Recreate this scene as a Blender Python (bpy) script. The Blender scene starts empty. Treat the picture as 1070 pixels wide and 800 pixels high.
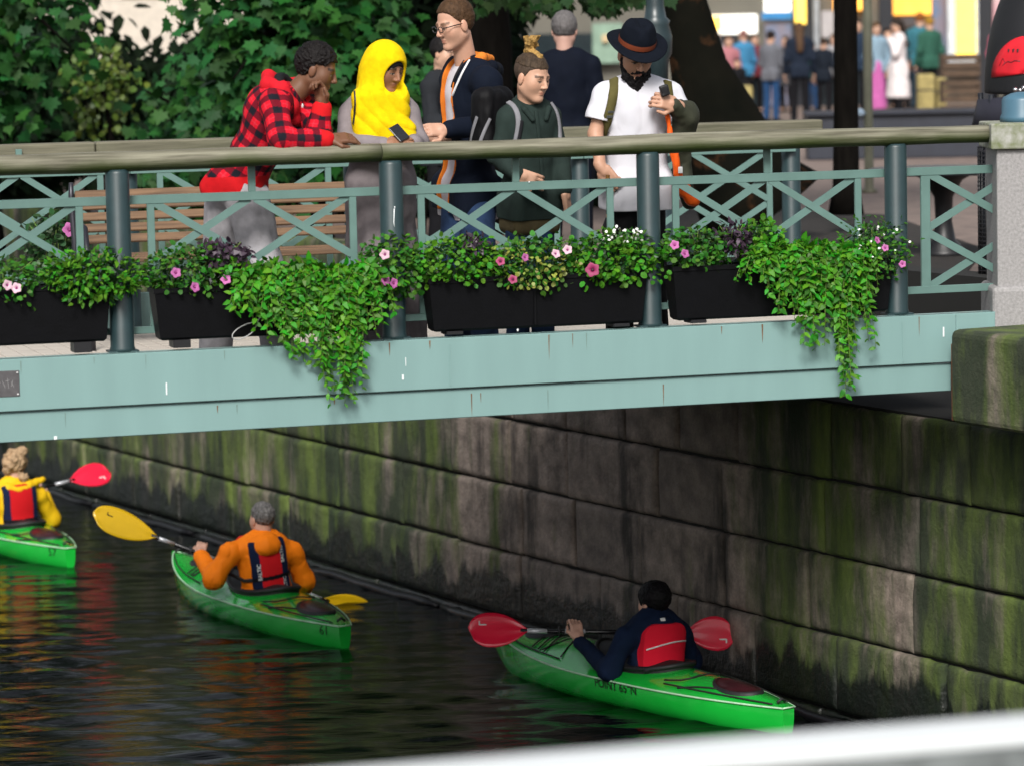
import bpy, bmesh, math, random
import numpy as np
from mathutils import Vector, Matrix

random.seed(7)
RNG = np.random.default_rng(11)
SC = bpy.context.scene
COL = SC.collection
R = math.radians
V = Vector

# ------------------------------------------------------------------ camera
FPX = 3800.0                       # focal length in pixels of the 1070 px wide photograph
PITCH = math.atan(390 / FPX)
ROLL = R(1.2)
CAM = V((0, 0, 4.2))
_F = V((0, math.cos(PITCH), -math.sin(PITCH)))
_R0 = V((1, 0, 0))
_U0 = V((0, math.sin(PITCH), math.cos(PITCH)))
_U = math.cos(ROLL) * _U0 + math.sin(ROLL) * _R0
_R = math.cos(ROLL) * _R0 - math.sin(ROLL) * _U0


def ray(px, py):
    px, py = float(px), float(py)
    return _F + ((px - 535) / FPX) * _R + ((400 - py) / FPX) * _U


def PY(px, py, y):                  # the point of a sight line at distance y in front
    y = float(y)
    d = ray(px, py)
    return CAM + d * (y / d.y)


def PZ(px, py, z):                  # where a sight line meets a level
    d = ray(px, py)
    return CAM + d * ((z - CAM.z) / d.z)


def PP(px, py, p, n):               # where a sight line meets a plane
    d = ray(px, py)
    return CAM + d * ((p - CAM).dot(n) / d.dot(n))


def unit(v):
    v = V(v)
    return v.normalized() if v.length > 1e-9 else V((0, 0, 1))


cam_data = bpy.data.cameras.new('camera')
cam = bpy.data.objects.new('camera', cam_data)
COL.objects.link(cam)
cam.matrix_world = Matrix(((_R.x, _U.x, -_F.x, CAM.x), (_R.y, _U.y, -_F.y, CAM.y), (_R.z, _U.z, -_F.z, CAM.z), (0, 0, 0, 1)))
cam_data.sensor_width = 36
cam_data.lens = FPX / 1070 * 36
cam_data.clip_start = 0.5
cam_data.clip_end = 2000
cam_data.dof.use_dof = True
cam_data.dof.focus_distance = 22.8
cam_data.dof.aperture_fstop = 128 / 1000 / 0.056
SC.camera = cam

# ------------------------------------------------------------------ light
world = bpy.data.worlds.new('World')
SC.world = world
world.use_nodes = True
wt = world.node_tree
wt.nodes.clear()
SUN_EL, SUN_AZ = R(40), R(186)      # azimuth clockwise from +Y (north)
sky = wt.nodes.new('ShaderNodeTexSky')
sky.sky_type = 'NISHITA'
sky.sun_disc = False
sky.sun_elevation = SUN_EL
sky.sun_rotation = SUN_AZ
sky.air_density = 1.0
sky.dust_density = 3.0
sky.ozone_density = 0.6
hs = wt.nodes.new('ShaderNodeHueSaturation')
hs.inputs['Saturation'].default_value = 0.35
bg = wt.nodes.new('ShaderNodeBackground')
bg.inputs['Strength'].default_value = 0.095
wo = wt.nodes.new('ShaderNodeOutputWorld')
wt.links.new(sky.outputs[0], hs.inputs['Color'])
wt.links.new(hs.outputs[0], bg.inputs['Color'])
wt.links.new(bg.outputs[0], wo.inputs['Surface'])
sd = bpy.data.lights.new('sun', 'SUN')
sd.energy = 2.4
sd.angle = R(18)
sd.color = (1.0, 0.965, 0.91)
sun = bpy.data.objects.new('sun', sd)
COL.objects.link(sun)
_sdir = V((math.sin(SUN_AZ) * math.cos(SUN_EL), math.cos(SUN_AZ) * math.cos(SUN_EL), math.sin(SUN_EL)))
sun.rotation_euler = _sdir.to_track_quat('Z', 'Y').to_euler()
sun.location = (0, 0, 40)

SC.view_settings.view_transform = 'Standard'
SC.view_settings.look = 'None'
SC.view_settings.exposure = 0.75
SC.view_settings.gamma = 1
SC.render.engine = 'CYCLES'
SC.cycles.use_denoising = True
SC.cycles.max_bounces = 7
SC.cycles.transparent_max_bounces = 6
SC.cycles.caustics_reflective = False
SC.cycles.caustics_refractive = False
SC.cycles.sample_clamp_indirect = 8

# ------------------------------------------------------------------ materials
MATS = {}


def mat(name, col, rough=0.6, metal=0.0, var=0.18, scale=6.0, bump=0.0, bscale=40.0, col2=None, spec=0.5,
        stretch=(1, 1, 1), attr=None, coat=0.0, sheen=0.0, island=0.0, trans=0.0, emit=None, estr=0.0, contrast=1.0):
    """procedural material: two-tone noise colour, bump, optional per-vertex own colour."""
    if name in MATS:
        return MATS[name]
    m = bpy.data.materials.new(name)
    m.use_nodes = True
    nt = m.node_tree
    N, L = nt.nodes, nt.links
    b = N['Principled BSDF']
    b.inputs['Roughness'].default_value = rough
    b.inputs['Metallic'].default_value = metal
    b.inputs['Specular IOR Level'].default_value = spec
    if coat:
        b.inputs['Coat Weight'].default_value = coat
        b.inputs['Coat Roughness'].default_value = 0.08
    if sheen:
        b.inputs['Sheen Weight'].default_value = sheen
    tc = N.new('ShaderNodeTexCoord')
    mp = N.new('ShaderNodeMapping')
    mp.inputs['Scale'].default_value = stretch
    L.new(tc.outputs['Object'], mp.inputs['Vector'])
    nz = N.new('ShaderNodeTexNoise')
    nz.inputs['Scale'].default_value = scale
    nz.inputs['Detail'].default_value = 6
    L.new(mp.outputs[0], nz.inputs['Vector'])
    rmp = N.new('ShaderNodeMapRange')
    c = 0.28 / contrast
    rmp.inputs['From Min'].default_value = 0.5 - c
    rmp.inputs['From Max'].default_value = 0.5 + c
    L.new(nz.outputs['Fac'], rmp.inputs['Value'])
    mx = N.new('ShaderNodeMix')
    mx.data_type = 'RGBA'
    L.new(rmp.outputs[0], mx.inputs['Factor'])
    if attr:
        at = N.new('ShaderNodeAttribute')
        at.attribute_name = attr
        hv = N.new('ShaderNodeHueSaturation')
        hv.inputs['Value'].default_value = 1 - var
        L.new(at.outputs['Color'], hv.inputs['Color'])
        L.new(hv.outputs[0], mx.inputs['A'])
        L.new(at.outputs['Color'], mx.inputs['B'])
    else:
        c2 = col2 if col2 else tuple(x * (1 - 2 * var) for x in col)
        mx.inputs['A'].default_value = (*c2, 1)
        mx.inputs['B'].default_value = (*col, 1)
    out = mx.outputs['Result']
    if island:
        g = N.new('ShaderNodeNewGeometry')
        hv = N.new('ShaderNodeHueSaturation')
        mr = N.new('ShaderNodeMapRange')
        mr.inputs['To Min'].default_value = 1 - island
        mr.inputs['To Max'].default_value = 1 + island
        L.new(g.outputs['Random Per Island'], mr.inputs['Value'])
        L.new(mr.outputs[0], hv.inputs['Value'])
        ml = N.new('ShaderNodeMath')
        ml.operation = 'MULTIPLY'
        ml.inputs[1].default_value = 7.31
        fr = N.new('ShaderNodeMath')
        fr.operation = 'FRACT'
        L.new(g.outputs['Random Per Island'], ml.inputs[0])
        L.new(ml.outputs[0], fr.inputs[0])
        mr2 = N.new('ShaderNodeMapRange')
        mr2.inputs['To Min'].default_value = 0.47
        mr2.inputs['To Max'].default_value = 0.525
        L.new(fr.outputs[0], mr2.inputs['Value'])
        L.new(mr2.outputs[0], hv.inputs['Hue'])
        L.new(out, hv.inputs['Color'])
        out = hv.outputs[0]
    L.new(out, b.inputs['Base Color'])
    if trans:
        b.inputs['Transmission Weight'].default_value = 0
        tr = N.new('ShaderNodeBsdfTranslucent')
        L.new(out, tr.inputs['Color'])
        ms = N.new('ShaderNodeMixShader')
        ms.inputs[0].default_value = trans
        L.new(b.outputs[0], ms.inputs[1])
        L.new(tr.outputs[0], ms.inputs[2])
        L.new(ms.outputs[0], N['Material Output'].inputs['Surface'])
    if emit:
        b.inputs['Emission Color'].default_value = (*emit, 1)
        b.inputs['Emission Strength'].default_value = estr
    if bump:
        n2 = N.new('ShaderNodeTexNoise')
        n2.inputs['Scale'].default_value = bscale
        n2.inputs['Detail'].default_value = 5
        L.new(mp.outputs[0], n2.inputs['Vector'])
        bp = N.new('ShaderNodeBump')
        bp.inputs['Strength'].default_value = bump
        bp.inputs['Distance'].default_value = 0.01
        L.new(n2.outputs['Fac'], bp.inputs['Height'])
        L.new(bp.outputs[0], b.inputs['Normal'])
    MATS[name] = m
    return m


# ------------------------------------------------------------------ objects
WM = {}                               # world matrix of each object that can be a parent


def tag(o, label=None, cat=None, group=None, kind=None):
    if label:
        o['label'] = label
    if cat:
        o['category'] = cat
    if group:
        o['group'] = group
    if kind:
        o['kind'] = kind
    return o


def empty(name, loc, label=None, cat=None, group=None, M=None):
    o = bpy.data.objects.new(name, None)
    o.empty_display_size = 0.1
    COL.objects.link(o)
    mm = Matrix.Translation(V(loc)) if M is None else M
    o.matrix_world = mm
    WM[o.name] = mm
    return tag(o, label, cat, group)


def link_mesh(name, me, parent=None, origin=None):
    """me holds world coordinates; they are moved into the parent's (or the origin's) frame"""
    o = bpy.data.objects.new(name, me)
    COL.objects.link(o)
    if parent is not None:
        me.transform(WM[parent.name].inverted())
        o.parent = parent
        WM[o.name] = WM[parent.name]
    else:
        if origin is None:
            n = len(me.vertices)
            co = np.empty(n * 3, np.float32)
            me.vertices.foreach_get('co', co)
            co = co.reshape(-1, 3)
            a, b2 = co.min(0), co.max(0)
            origin = V(((a[0] + b2[0]) / 2, (a[1] + b2[1]) / 2, a[2]))
        mm = origin.copy() if isinstance(origin, Matrix) else Matrix.Translation(V(origin))
        me.transform(mm.inverted())
        o.matrix_world = mm
        WM[o.name] = mm
    return o


def kids(o):
    return [c for c in COL.objects if c.parent == o]


def copy_tree(o, parent=None, move=None):
    c = o.copy()
    COL.objects.link(c)
    if parent is not None:
        c.parent = parent
    if move is not None:
        c.location = o.location + V(move)
        WM[c.name] = Matrix.Translation(V(move)) @ WM.get(o.name, Matrix())
    for ch in kids(o):
        if ch.name != c.name:
            copy_tree(ch, c)
    return c


class MB:
    """collects primitives into one mesh"""

    def __init__(self):
        self.bm = bmesh.new()

    def _fin(self, vs, mw, smooth):
        if mw is not None:
            bmesh.ops.transform(self.bm, matrix=mw, verts=vs)
        if smooth:
            for f in {f for v in vs for f in v.link_faces}:
                f.smooth = True

    def box(self, c, size, frame=None, bev=0.0, seg=1):
        """frame = (x, y, z) unit vectors"""
        r = bmesh.ops.create_cube(self.bm, size=1.0)
        vs = r['verts']
        bmesh.ops.scale(self.bm, vec=V(size), verts=vs)
        if bev:
            es = list({e for v in vs for e in v.link_edges})
            rb = bmesh.ops.bevel(self.bm, geom=es, offset=bev, segments=seg, affect='EDGES', profile=0.5)
            vs = list({v for f in rb['faces'] for v in f.verts} | {v for v in vs if v.is_valid})
        m = Matrix.Translation(V(c))
        if frame:
            x, y, z = frame
            m = m @ Matrix(((x.x, y.x, z.x, 0), (x.y, y.y, z.y, 0), (x.z, y.z, z.z, 0), (0, 0, 0, 1)))
        self._fin(vs, m, False)
        return self

    def bar(self, p0, p1, w, h, up=V((0, 0, 1)), bev=0.0):
        """rectangular bar from p0 to p1; w along (dir x up), h along up"""
        p0, p1 = V(p0), V(p1)
        d = unit(p1 - p0)
        s = unit(d.cross(up))
        u = s.cross(d)
        return self.box((p0 + p1) / 2, ((p1 - p0).length, w, h), (d, s, u), bev)

    def tube(self, pts, r, n=10, cap=True, sx=1.0, upv=None):
        pts = [V(p) for p in pts]
        rs = r if isinstance(r, (list, tuple)) else [r] * len(pts)
        rings = []
        ref = None
        for i, p in enumerate(pts):
            if i == 0:
                d = pts[1] - p
            elif i == len(pts) - 1:
                d = p - pts[i - 1]
            else:
                d = (pts[i + 1] - p).normalized() + (p - pts[i - 1]).normalized()
            d = unit(d)
            if ref is None:
                ref = V(upv) if upv is not None else (V((0, 0, 1)) if abs(d.z) < 0.9 else V((1, 0, 0)))
            a = unit(ref - d * ref.dot(d))
            ref = a
            b = d.cross(a)
            rings.append([self.bm.verts.new(p + (a * math.cos(2 * math.pi * k / n) + b * sx * math.sin(2 * math.pi * k / n)) * rs[i]) for k in range(n)])
        for i in range(len(rings) - 1):
            for k in range(n):
                f = self.bm.faces.new((rings[i][k], rings[i][(k + 1) % n], rings[i + 1][(k + 1) % n], rings[i + 1][k]))
                f.smooth = True
        if cap:
            self.bm.faces.new(rings[0][::-1])
            self.bm.faces.new(rings[-1])
        return self

    def lathe(self, prof, c, n=24, axis=None, cap=True, sx=1.0, sy=1.0):
        """prof = [(r, z)...] about the axis through c"""
        z = unit(axis) if axis is not None else V((0, 0, 1))
        x = unit(V((1, 0, 0)) - z * z.x) if abs(z.x) < 0.9 else unit(V((0, 1, 0)) - z * z.y)
        y = z.cross(x)
        c = V(c)
        rings = []
        for r, h in prof:
            rings.append([self.bm.verts.new(c + z * h + (x * sx * math.cos(2 * math.pi * k / n) + y * sy * math.sin(2 * math.pi * k / n)) * max(r, 1e-4)) for k in range(n)])
        for i in range(len(rings) - 1):
            for k in range(n):
                f = self.bm.faces.new((rings[i][k], rings[i][(k + 1) % n], rings[i + 1][(k + 1) % n], rings[i + 1][k]))
                f.smooth = True
        if cap:
            self.bm.faces.new(rings[0][::-1])
            self.bm.faces.new(rings[-1])
        return self

    def ball(self, c, r, sub=2, scale=(1, 1, 1)):
        rr = bmesh.ops.create_icosphere(self.bm, subdivisions=sub, radius=r)
        bmesh.ops.scale(self.bm, vec=V(scale), verts=rr['verts'])
        self._fin(rr['verts'], Matrix.Translation(V(c)), True)
        return self

    def poly(self, pts, n, th):
        """flat polygon of world points given thickness th along n"""
        n = unit(n)
        a = [self.bm.verts.new(V(p)) for p in pts]
        b = [self.bm.verts.new(V(p) + n * th) for p in pts]
        k = len(pts)
        self.bm.faces.new(a[::-1])
        self.bm.faces.new(b)
        for i in range(k):
            self.bm.faces.new((a[i], a[(i + 1) % k], b[(i + 1) % k], b[i]))
        return self

    def grid(self, P, smooth=True, flip=False):
        """P[i][j] world points"""
        vv = [[self.bm.verts.new(V(p)) for p in row] for row in P]
        for i in range(len(vv) - 1):
            for j in range(len(vv[0]) - 1):
                q = (vv[i][j], vv[i + 1][j], vv[i + 1][j + 1], vv[i][j + 1])
                f = self.bm.faces.new(q[::-1] if flip else q)
                f.smooth = smooth
        return self

    def build(self, name, m, parent=None, origin=None, recalc=True):
        if recalc:
            bmesh.ops.recalc_face_normals(self.bm, faces=self.bm.faces[:])
        me = bpy.data.meshes.new(name)
        self.bm.to_mesh(me)
        self.bm.free()
        if m is not None:
            me.materials.append(m)
        return link_mesh(name, me, parent, origin)


def np_mesh(name, verts, faces, m, parent=None, origin=None, smooth=True, colors=None, cname='Col'):
    """verts (n,3), faces (k,q) all the same size"""
    me = bpy.data.meshes.new(name)
    verts = np.asarray(verts, np.float32)
    faces = np.asarray(faces, np.int32)
    k, q = faces.shape
    me.vertices.add(len(verts))
    me.vertices.foreach_set('co', verts.ravel())
    me.loops.add(k * q)
    me.loops.foreach_set('vertex_index', faces.ravel())
    me.polygons.add(k)
    me.polygons.foreach_set('loop_start', np.arange(0, k * q, q, dtype=np.int32))
    me.polygons.foreach_set('loop_total', np.full(k, q, np.int32))
    me.update(calc_edges=True)
    me.polygons.foreach_set('use_smooth', np.full(k, smooth))
    if colors is not None:
        at = me.attributes.new(cname, 'FLOAT_COLOR', 'POINT')
        c4 = np.ones((len(verts), 4), np.float32)
        c4[:, :3] = colors
        at.data.foreach_set('color', c4.ravel())
    if m is not None:
        me.materials.append(m)
    return link_mesh(name, me, parent, origin)


def text_flat(s, size, bold=False):
    """2-D triangles of a word: (verts (n,2), faces) centred on the origin"""
    cu = bpy.data.curves.new('lettering', 'FONT')
    cu.body = s
    cu.size = size
    cu.align_x = 'CENTER'
    cu.align_y = 'CENTER'
    cu.resolution_u = 3
    if bold:
        cu.offset = size * 0.02
    o = bpy.data.objects.new('lettering', cu)
    COL.objects.link(o)
    dg = bpy.context.evaluated_depsgraph_get()
    me = bpy.data.meshes.new_from_object(o.evaluated_get(dg))
    vs = [(v.co.x, v.co.y) for v in me.vertices]
    fs = [tuple(p.vertices) for p in me.polygons]
    bpy.data.objects.remove(o)
    bpy.data.curves.remove(cu)
    bpy.data.meshes.remove(me)
    return vs, fs


def text_obj(s, size, fn, m, parent, name='lettering', bold=False):
    """fn maps (x, y) of the lettering to a world point"""
    vs, fs = text_flat(s, size, bold)
    me = bpy.data.meshes.new(name)
    me.from_pydata([fn(x, y) for x, y in vs], [], fs)
    me.materials.append(m)
    return link_mesh(name, me, parent)


# ------------------------------------------------------------------ leaves
LEAF_OVAL = (np.array([[0, 0, 0], [-.26, .3, .05], [-.2, .68, .03], [0, 1, -.06], [.2, .68, .03], [.26, .3, .05]]), [(0, 5, 4, 3, 2, 1)])
_ml = [(0, 0), (.14, .1), (.42, .02), (.36, .2), (.56, .42), (.32, .46), (.3, .62), (.16, .6), (0, 1.0)]
_mlv = [(x, y, -.10 * abs(x)) for x, y in _ml] + [(-x, y, -.10 * abs(x)) for x, y in _ml[-2:0:-1]]
LEAF_MAPLE = (np.array(_mlv), [tuple(range(len(_mlv)))])
LEAF_ROUND = (np.array([[0, 0, 0], [-.36, .22, .06], [-.4, .6, .03], [-.15, .95, -.05], [.15, .95, -.05], [.4, .6, .03], [.36, .22, .06]]), [(0, 6, 5, 4, 3, 2, 1)])


def leaves(name, base, axis, normal, size, tmpl, m, parent=None, origin=None):
    base, axis, normal = (np.asarray(a, np.float64) for a in (base, axis, normal))
    n = len(base)
    size = np.broadcast_to(np.asarray(size, np.float64), (n,))
    axis = axis / np.linalg.norm(axis, axis=1, keepdims=True)
    side = np.cross(axis, normal)
    side /= np.linalg.norm(side, axis=1, keepdims=True) + 1e-9
    nor = np.cross(side, axis)
    tv, tf = tmpl
    k = len(tv)
    P = base[:, None, :] + size[:, None, None] * (tv[None, :, 0, None] * side[:, None, :] + tv[None, :, 1, None] * axis[:, None, :] + tv[None, :, 2, None] * nor[:, None, :])
    F = (np.array(tf[0])[None, :] + (np.arange(n) * k)[:, None])
    return np_mesh(name, P.reshape(-1, 3), F, m, parent, origin, smooth=False)


def rnd_dirs(n):
    d = RNG.normal(size=(n, 3))
    return d / np.linalg.norm(d, axis=1, keepdims=True)


# ------------------------------------------------------------------ implicit surfaces (continuous figures, cloth)
def vnoise(x, y, z, f, seed=0):
    """smooth value noise in -1..1"""
    x, y, z = x * f + seed * 17.3, y * f - seed * 9.1, z * f + seed * 5.7
    xi, yi, zi = np.floor(x).astype(np.int64), np.floor(y).astype(np.int64), np.floor(z).astype(np.int64)
    fx, fy, fz = x - xi, y - yi, z - zi
    fx, fy, fz = fx * fx * (3 - 2 * fx), fy * fy * (3 - 2 * fy), fz * fz * (3 - 2 * fz)

    def h(a, b, c):
        q = (a * 374761393 + b * 668265263 + c * 2147483647) & 0x7fffffff
        q = ((q ^ (q >> 13)) * 1274126177) & 0x7fffffff
        return ((q ^ (q >> 16)) & 0xffff).astype(np.float32) / 32767.5 - 1
    o = 0
    for a in (0, 1):
        for b in (0, 1):
            for c in (0, 1):
                o = o + h(xi + a, yi + b, zi + c) * (fx if a else 1 - fx) * (fy if b else 1 - fy) * (fz if c else 1 - fz)
    return o


class Field:
    def __init__(self, h, lo, hi):
        self.h = h
        self.lo = np.array(lo, np.float64)
        n = np.ceil((np.array(hi) - self.lo) / h).astype(int) + 1
        self.n = n
        self.D = np.full(tuple(n), 0.2, np.float32)

    def _sub(self, a, b, m):
        i0 = np.maximum(np.floor((np.minimum(a, b) - m - self.lo) / self.h).astype(int), 0)
        i1 = np.minimum(np.ceil((np.maximum(a, b) + m - self.lo) / self.h).astype(int) + 1, self.n)
        if np.any(i1 <= i0):
            return None
        sl = tuple(slice(p, q) for p, q in zip(i0, i1))
        g = [(self.lo[k] + self.h * np.arange(i0[k], i1[k])).astype(np.float32) for k in range(3)]
        X, Y, Z = g[0][:, None, None], g[1][None, :, None], g[2][None, None, :]
        return sl, X, Y, Z

    def _comb(self, sl, d, k, op):
        D = self.D[sl]
        if op == 'add':
            if k > 0:
                hh = np.maximum(k - np.abs(D - d), 0) / k
                self.D[sl] = np.minimum(D, d) - hh * hh * k * 0.25
            else:
                self.D[sl] = np.minimum(D, d)
        elif op == 'sub':
            d = -d
            if k > 0:
                hh = np.maximum(k - np.abs(D - d), 0) / k
                self.D[sl] = np.maximum(D, d) + hh * hh * k * 0.25
            else:
                self.D[sl] = np.maximum(D, d)

    def cone(self, a, b, ra, rb=None, k=0.02, op='add'):
        rb = ra if rb is None else rb
        a, b = np.array(a, np.float32), np.array(b, np.float32)
        s = self._sub(a, b, max(ra, rb) + 2 * k + 3 * self.h)
        if s is None:
            return self
        sl, X, Y, Z = s
        ab = b - a
        L2 = float(ab @ ab) + 1e-9
        t = np.clip(((X - a[0]) * ab[0] + (Y - a[1]) * ab[1] + (Z - a[2]) * ab[2]) / L2, 0, 1)
        d = np.sqrt((X - a[0] - t * ab[0]) ** 2 + (Y - a[1] - t * ab[1]) ** 2 + (Z - a[2] - t * ab[2]) ** 2) - (ra + t * (rb - ra))
        self._comb(sl, d, k, op)
        return self

    def ell(self, c, r, frame=None, k=0.02, op='add'):
        c = np.array(c, np.float32)
        m = max(r) + 2 * k + 3 * self.h
        s = self._sub(c, c, m)
        if s is None:
            return self
        sl, X, Y, Z = s
        X, Y, Z = X - c[0], Y - c[1], Z - c[2]
        if frame is None:
            u, v, w = X, Y, Z
        else:
            u, v, w = (X * f[0] + Y * f[1] + Z * f[2] for f in frame)
        k0 = np.sqrt((u / r[0]) ** 2 + (v / r[1]) ** 2 + (w / r[2]) ** 2) + 1e-6
        k1 = np.sqrt((u / r[0] ** 2) ** 2 + (v / r[1] ** 2) ** 2 + (w / r[2] ** 2) ** 2) + 1e-6
        self._comb(sl, k0 * (k0 - 1) / k1, k, op)
        return self

    def rbox(self, c, half, rad, frame=None, k=0.02, op='add'):
        c = np.array(c, np.float32)
        s = self._sub(c, c, float(np.linalg.norm(half)) + rad + 2 * k + 3 * self.h)
        if s is None:
            return self
        sl, X, Y, Z = s
        X, Y, Z = X - c[0], Y - c[1], Z - c[2]
        if frame is None:
            u, v, w = X, Y, Z
        else:
            u, v, w = (X * f[0] + Y * f[1] + Z * f[2] for f in frame)
        q = [np.abs(a) - (hh - rad) for a, hh in zip((u, v, w), half)]
        d = np.sqrt(np.maximum(q[0], 0) ** 2 + np.maximum(q[1], 0) ** 2 + np.maximum(q[2], 0) ** 2) + np.minimum(np.maximum(np.maximum(q[0], q[1]), q[2]), 0) - rad
        self._comb(sl, d, k, op)
        return self

    def half(self, p, n, k=0.0):
        """keep only the side of the plane that n points away from"""
        p, n = V(p), unit(n)
        s = self._sub(self.lo, self.lo + self.h * self.n, 0)
        sl, X, Y, Z = s
        d = (X - p.x) * n.x + (Y - p.y) * n.y + (Z - p.z) * n.z
        self._comb(sl, -d, k, 'sub')
        return self

    def fn(self, f, mode='add'):
        """f(X,Y,Z) displacement ('add') or a field to intersect with ('inter') or cut ('cut')"""
        sl, X, Y, Z = self._sub(self.lo, self.lo + self.h * self.n, 0)
        X, Y, Z = np.broadcast_arrays(X, Y, Z)
        if mode == 'add':
            near = np.abs(self.D[sl]) < 0.03
            w = self.D[sl]
            w[near] += f(X[near], Y[near], Z[near]).astype(np.float32)
            self.D[sl] = w
        elif mode == 'inter':
            self.D[sl] = np.maximum(self.D[sl], f(X, Y, Z))
        else:
            self.D[sl] = np.maximum(self.D[sl], -f(X, Y, Z))
        return self

    def folds(self, amp, f=9.0, seed=1, aniso=(1, 1, 0.45)):
        def g(x, y, z):
            a = vnoise(x * aniso[0], y * aniso[1], z * aniso[2], f, seed)
            b = vnoise(x, y, z * 0.7, f * 2.3, seed + 3)
            return amp * ((1 - np.abs(a) * 2) * 0.75 + b * 0.35)
        return self.fn(g)

    def mesh(self):
        D = self.D
        D[0], D[-1], D[:, 0], D[:, -1], D[:, :, 0], D[:, :, -1] = (0.05,) * 6
        S = D < 0
        nx, ny, nz = D.shape
        cnt = np.zeros((nx - 1, ny - 1, nz - 1), np.int8)
        for a in (0, 1):
            for b in (0, 1):
                for c in (0, 1):
                    cnt += S[a:nx - 1 + a, b:ny - 1 + b, c:nz - 1 + c]
        ijk = np.argwhere((cnt > 0) & (cnt < 8))
        if len(ijk) == 0:
            return np.zeros((0, 3)), np.zeros((0, 4), int)
        idx = np.full(cnt.shape, -1, np.int32)
        idx[tuple(ijk.T)] = np.arange(len(ijk))
        acc = np.zeros((len(ijk), 3))
        num = np.zeros(len(ijk))
        C = [(0, 0, 0), (1, 0, 0), (0, 1, 0), (1, 1, 0), (0, 0, 1), (1, 0, 1), (0, 1, 1), (1, 1, 1)]
        vals = [D[ijk[:, 0] + c[0], ijk[:, 1] + c[1], ijk[:, 2] + c[2]].astype(np.float64) for c in C]
        for p in range(8):
            for q in range(p + 1, 8):
                df = [C[q][t] - C[p][t] for t in range(3)]
                if sum(map(abs, df)) != 1:
                    continue
                va, vb = vals[p], vals[q]
                m = (va < 0) != (vb < 0)
                t = np.where(m, va / np.where(m, va - vb, 1), 0)
                for ax in range(3):
                    acc[:, ax] += np.where(m, C[p][ax] + t * df[ax], 0)
                num += m
        verts = self.lo + self.h * (ijk + acc / num[:, None])
        quads = []
        for ax in range(3):
            sh = [slice(None)] * 3
            sh2 = [slice(None)] * 3
            sh[ax] = slice(0, -1)
            sh2[ax] = slice(1, None)
            a, b = S[tuple(sh)], S[tuple(sh2)]
            e = np.argwhere(a != b)
            u, v = (ax + 1) % 3, (ax + 2) % 3
            ok = (e[:, u] > 0) & (e[:, v] > 0) & (e[:, u] < D.shape[u] - 1) & (e[:, v] < D.shape[v] - 1)
            e = e[ok]
            ins = a[tuple(e.T)]
            cc = []
            for du, dv in ((-1, -1), (0, -1), (0, 0), (-1, 0)):
                t = e.copy()
                t[:, u] += du
                t[:, v] += dv
                cc.append(idx[tuple(t.T)])
            qd = np.stack(cc, 1)
            qd[~ins] = qd[~ins][:, ::-1]
            quads.append(qd)
        return verts, np.concatenate(quads)

    def build(self, name, m, parent=None, origin=None, color=None, keep_largest=False):
        vs, fs = self.mesh()
        cols = None if color is None else color(vs)
        return np_mesh(name, vs, fs, m, parent, origin, True, cols)
# =================================================================== frames of the bridge and of the quay wall
Z3 = V((0, 0, 1))
BA = R(16.95)
E = V((math.cos(BA), math.sin(BA), 0))           # along the bridge, to the right
N = V((-math.sin(BA), math.cos(BA), 0))          # across the bridge, away
B0 = PY(679, 341, 21.43)                         # foot of the near post beside the bearded man
ZG = B0.z                                        # top of the girder
ZD = ZG - 0.26                                   # the deck and the square lie lower than the girder's edge
BF = (E, N, Z3)
BM = Matrix(((E.x, N.x, 0, B0.x), (E.y, N.y, 0, B0.y), (0, 0, 1, B0.z), (0, 0, 0, 1)))


def PB(px, py, t):
    return PP(px, py, B0 + N * float(t), N)


def B(s, t, z):
    return B0 + E * s + N * t + Z3 * z


def s_of(px, py, t):
    return (PB(px, py, t) - B0).dot(E)


ZWAT = -0.5                                      # level of the canal
W0 = PZ(500, 641, ZWAT)
W1 = PZ(870, 749, ZWAT)
WD = unit(W1 - W0)                               # along the quay wall, towards the right and nearer
WN = V((WD.y, -WD.x, 0))                         # out of the wall, over the water
if WN.x > 0:
    WN = -WN
WMX = Matrix(((WD.x, WN.x, 0, W0.x), (WD.y, WN.y, 0, W0.y), (0, 0, 1, ZWAT), (0, 0, 0, 1)))


def W(u, o, z):
    return V((W0.x, W0.y, 0)) + WD * u + WN * o + Z3 * z


def u_of(px, py):
    return (PP(px, py, W0, WN) - W0).dot(WD)


# ------------------------------------------------------------------- materials of the setting
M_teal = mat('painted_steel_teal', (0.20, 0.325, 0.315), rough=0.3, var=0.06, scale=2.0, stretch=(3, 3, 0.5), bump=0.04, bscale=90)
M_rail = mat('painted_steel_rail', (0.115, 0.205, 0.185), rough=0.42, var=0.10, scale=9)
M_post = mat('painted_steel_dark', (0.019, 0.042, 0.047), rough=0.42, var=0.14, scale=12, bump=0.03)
M_white = mat('white_coating', (0.70, 0.73, 0.74), rough=0.4, var=0.02)
M_plastic = mat('black_plastic', (0.0022, 0.0024, 0.0035), spec=.15, rough=0.55, var=0.25, scale=14, bump=0.12, bscale=60)
M_soil = mat('soil', (0.03, 0.02, 0.013), rough=0.95, bump=0.6, bscale=120)
M_black = mat('black_iron', (0.008, 0.008, 0.010), rough=0.45)


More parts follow.
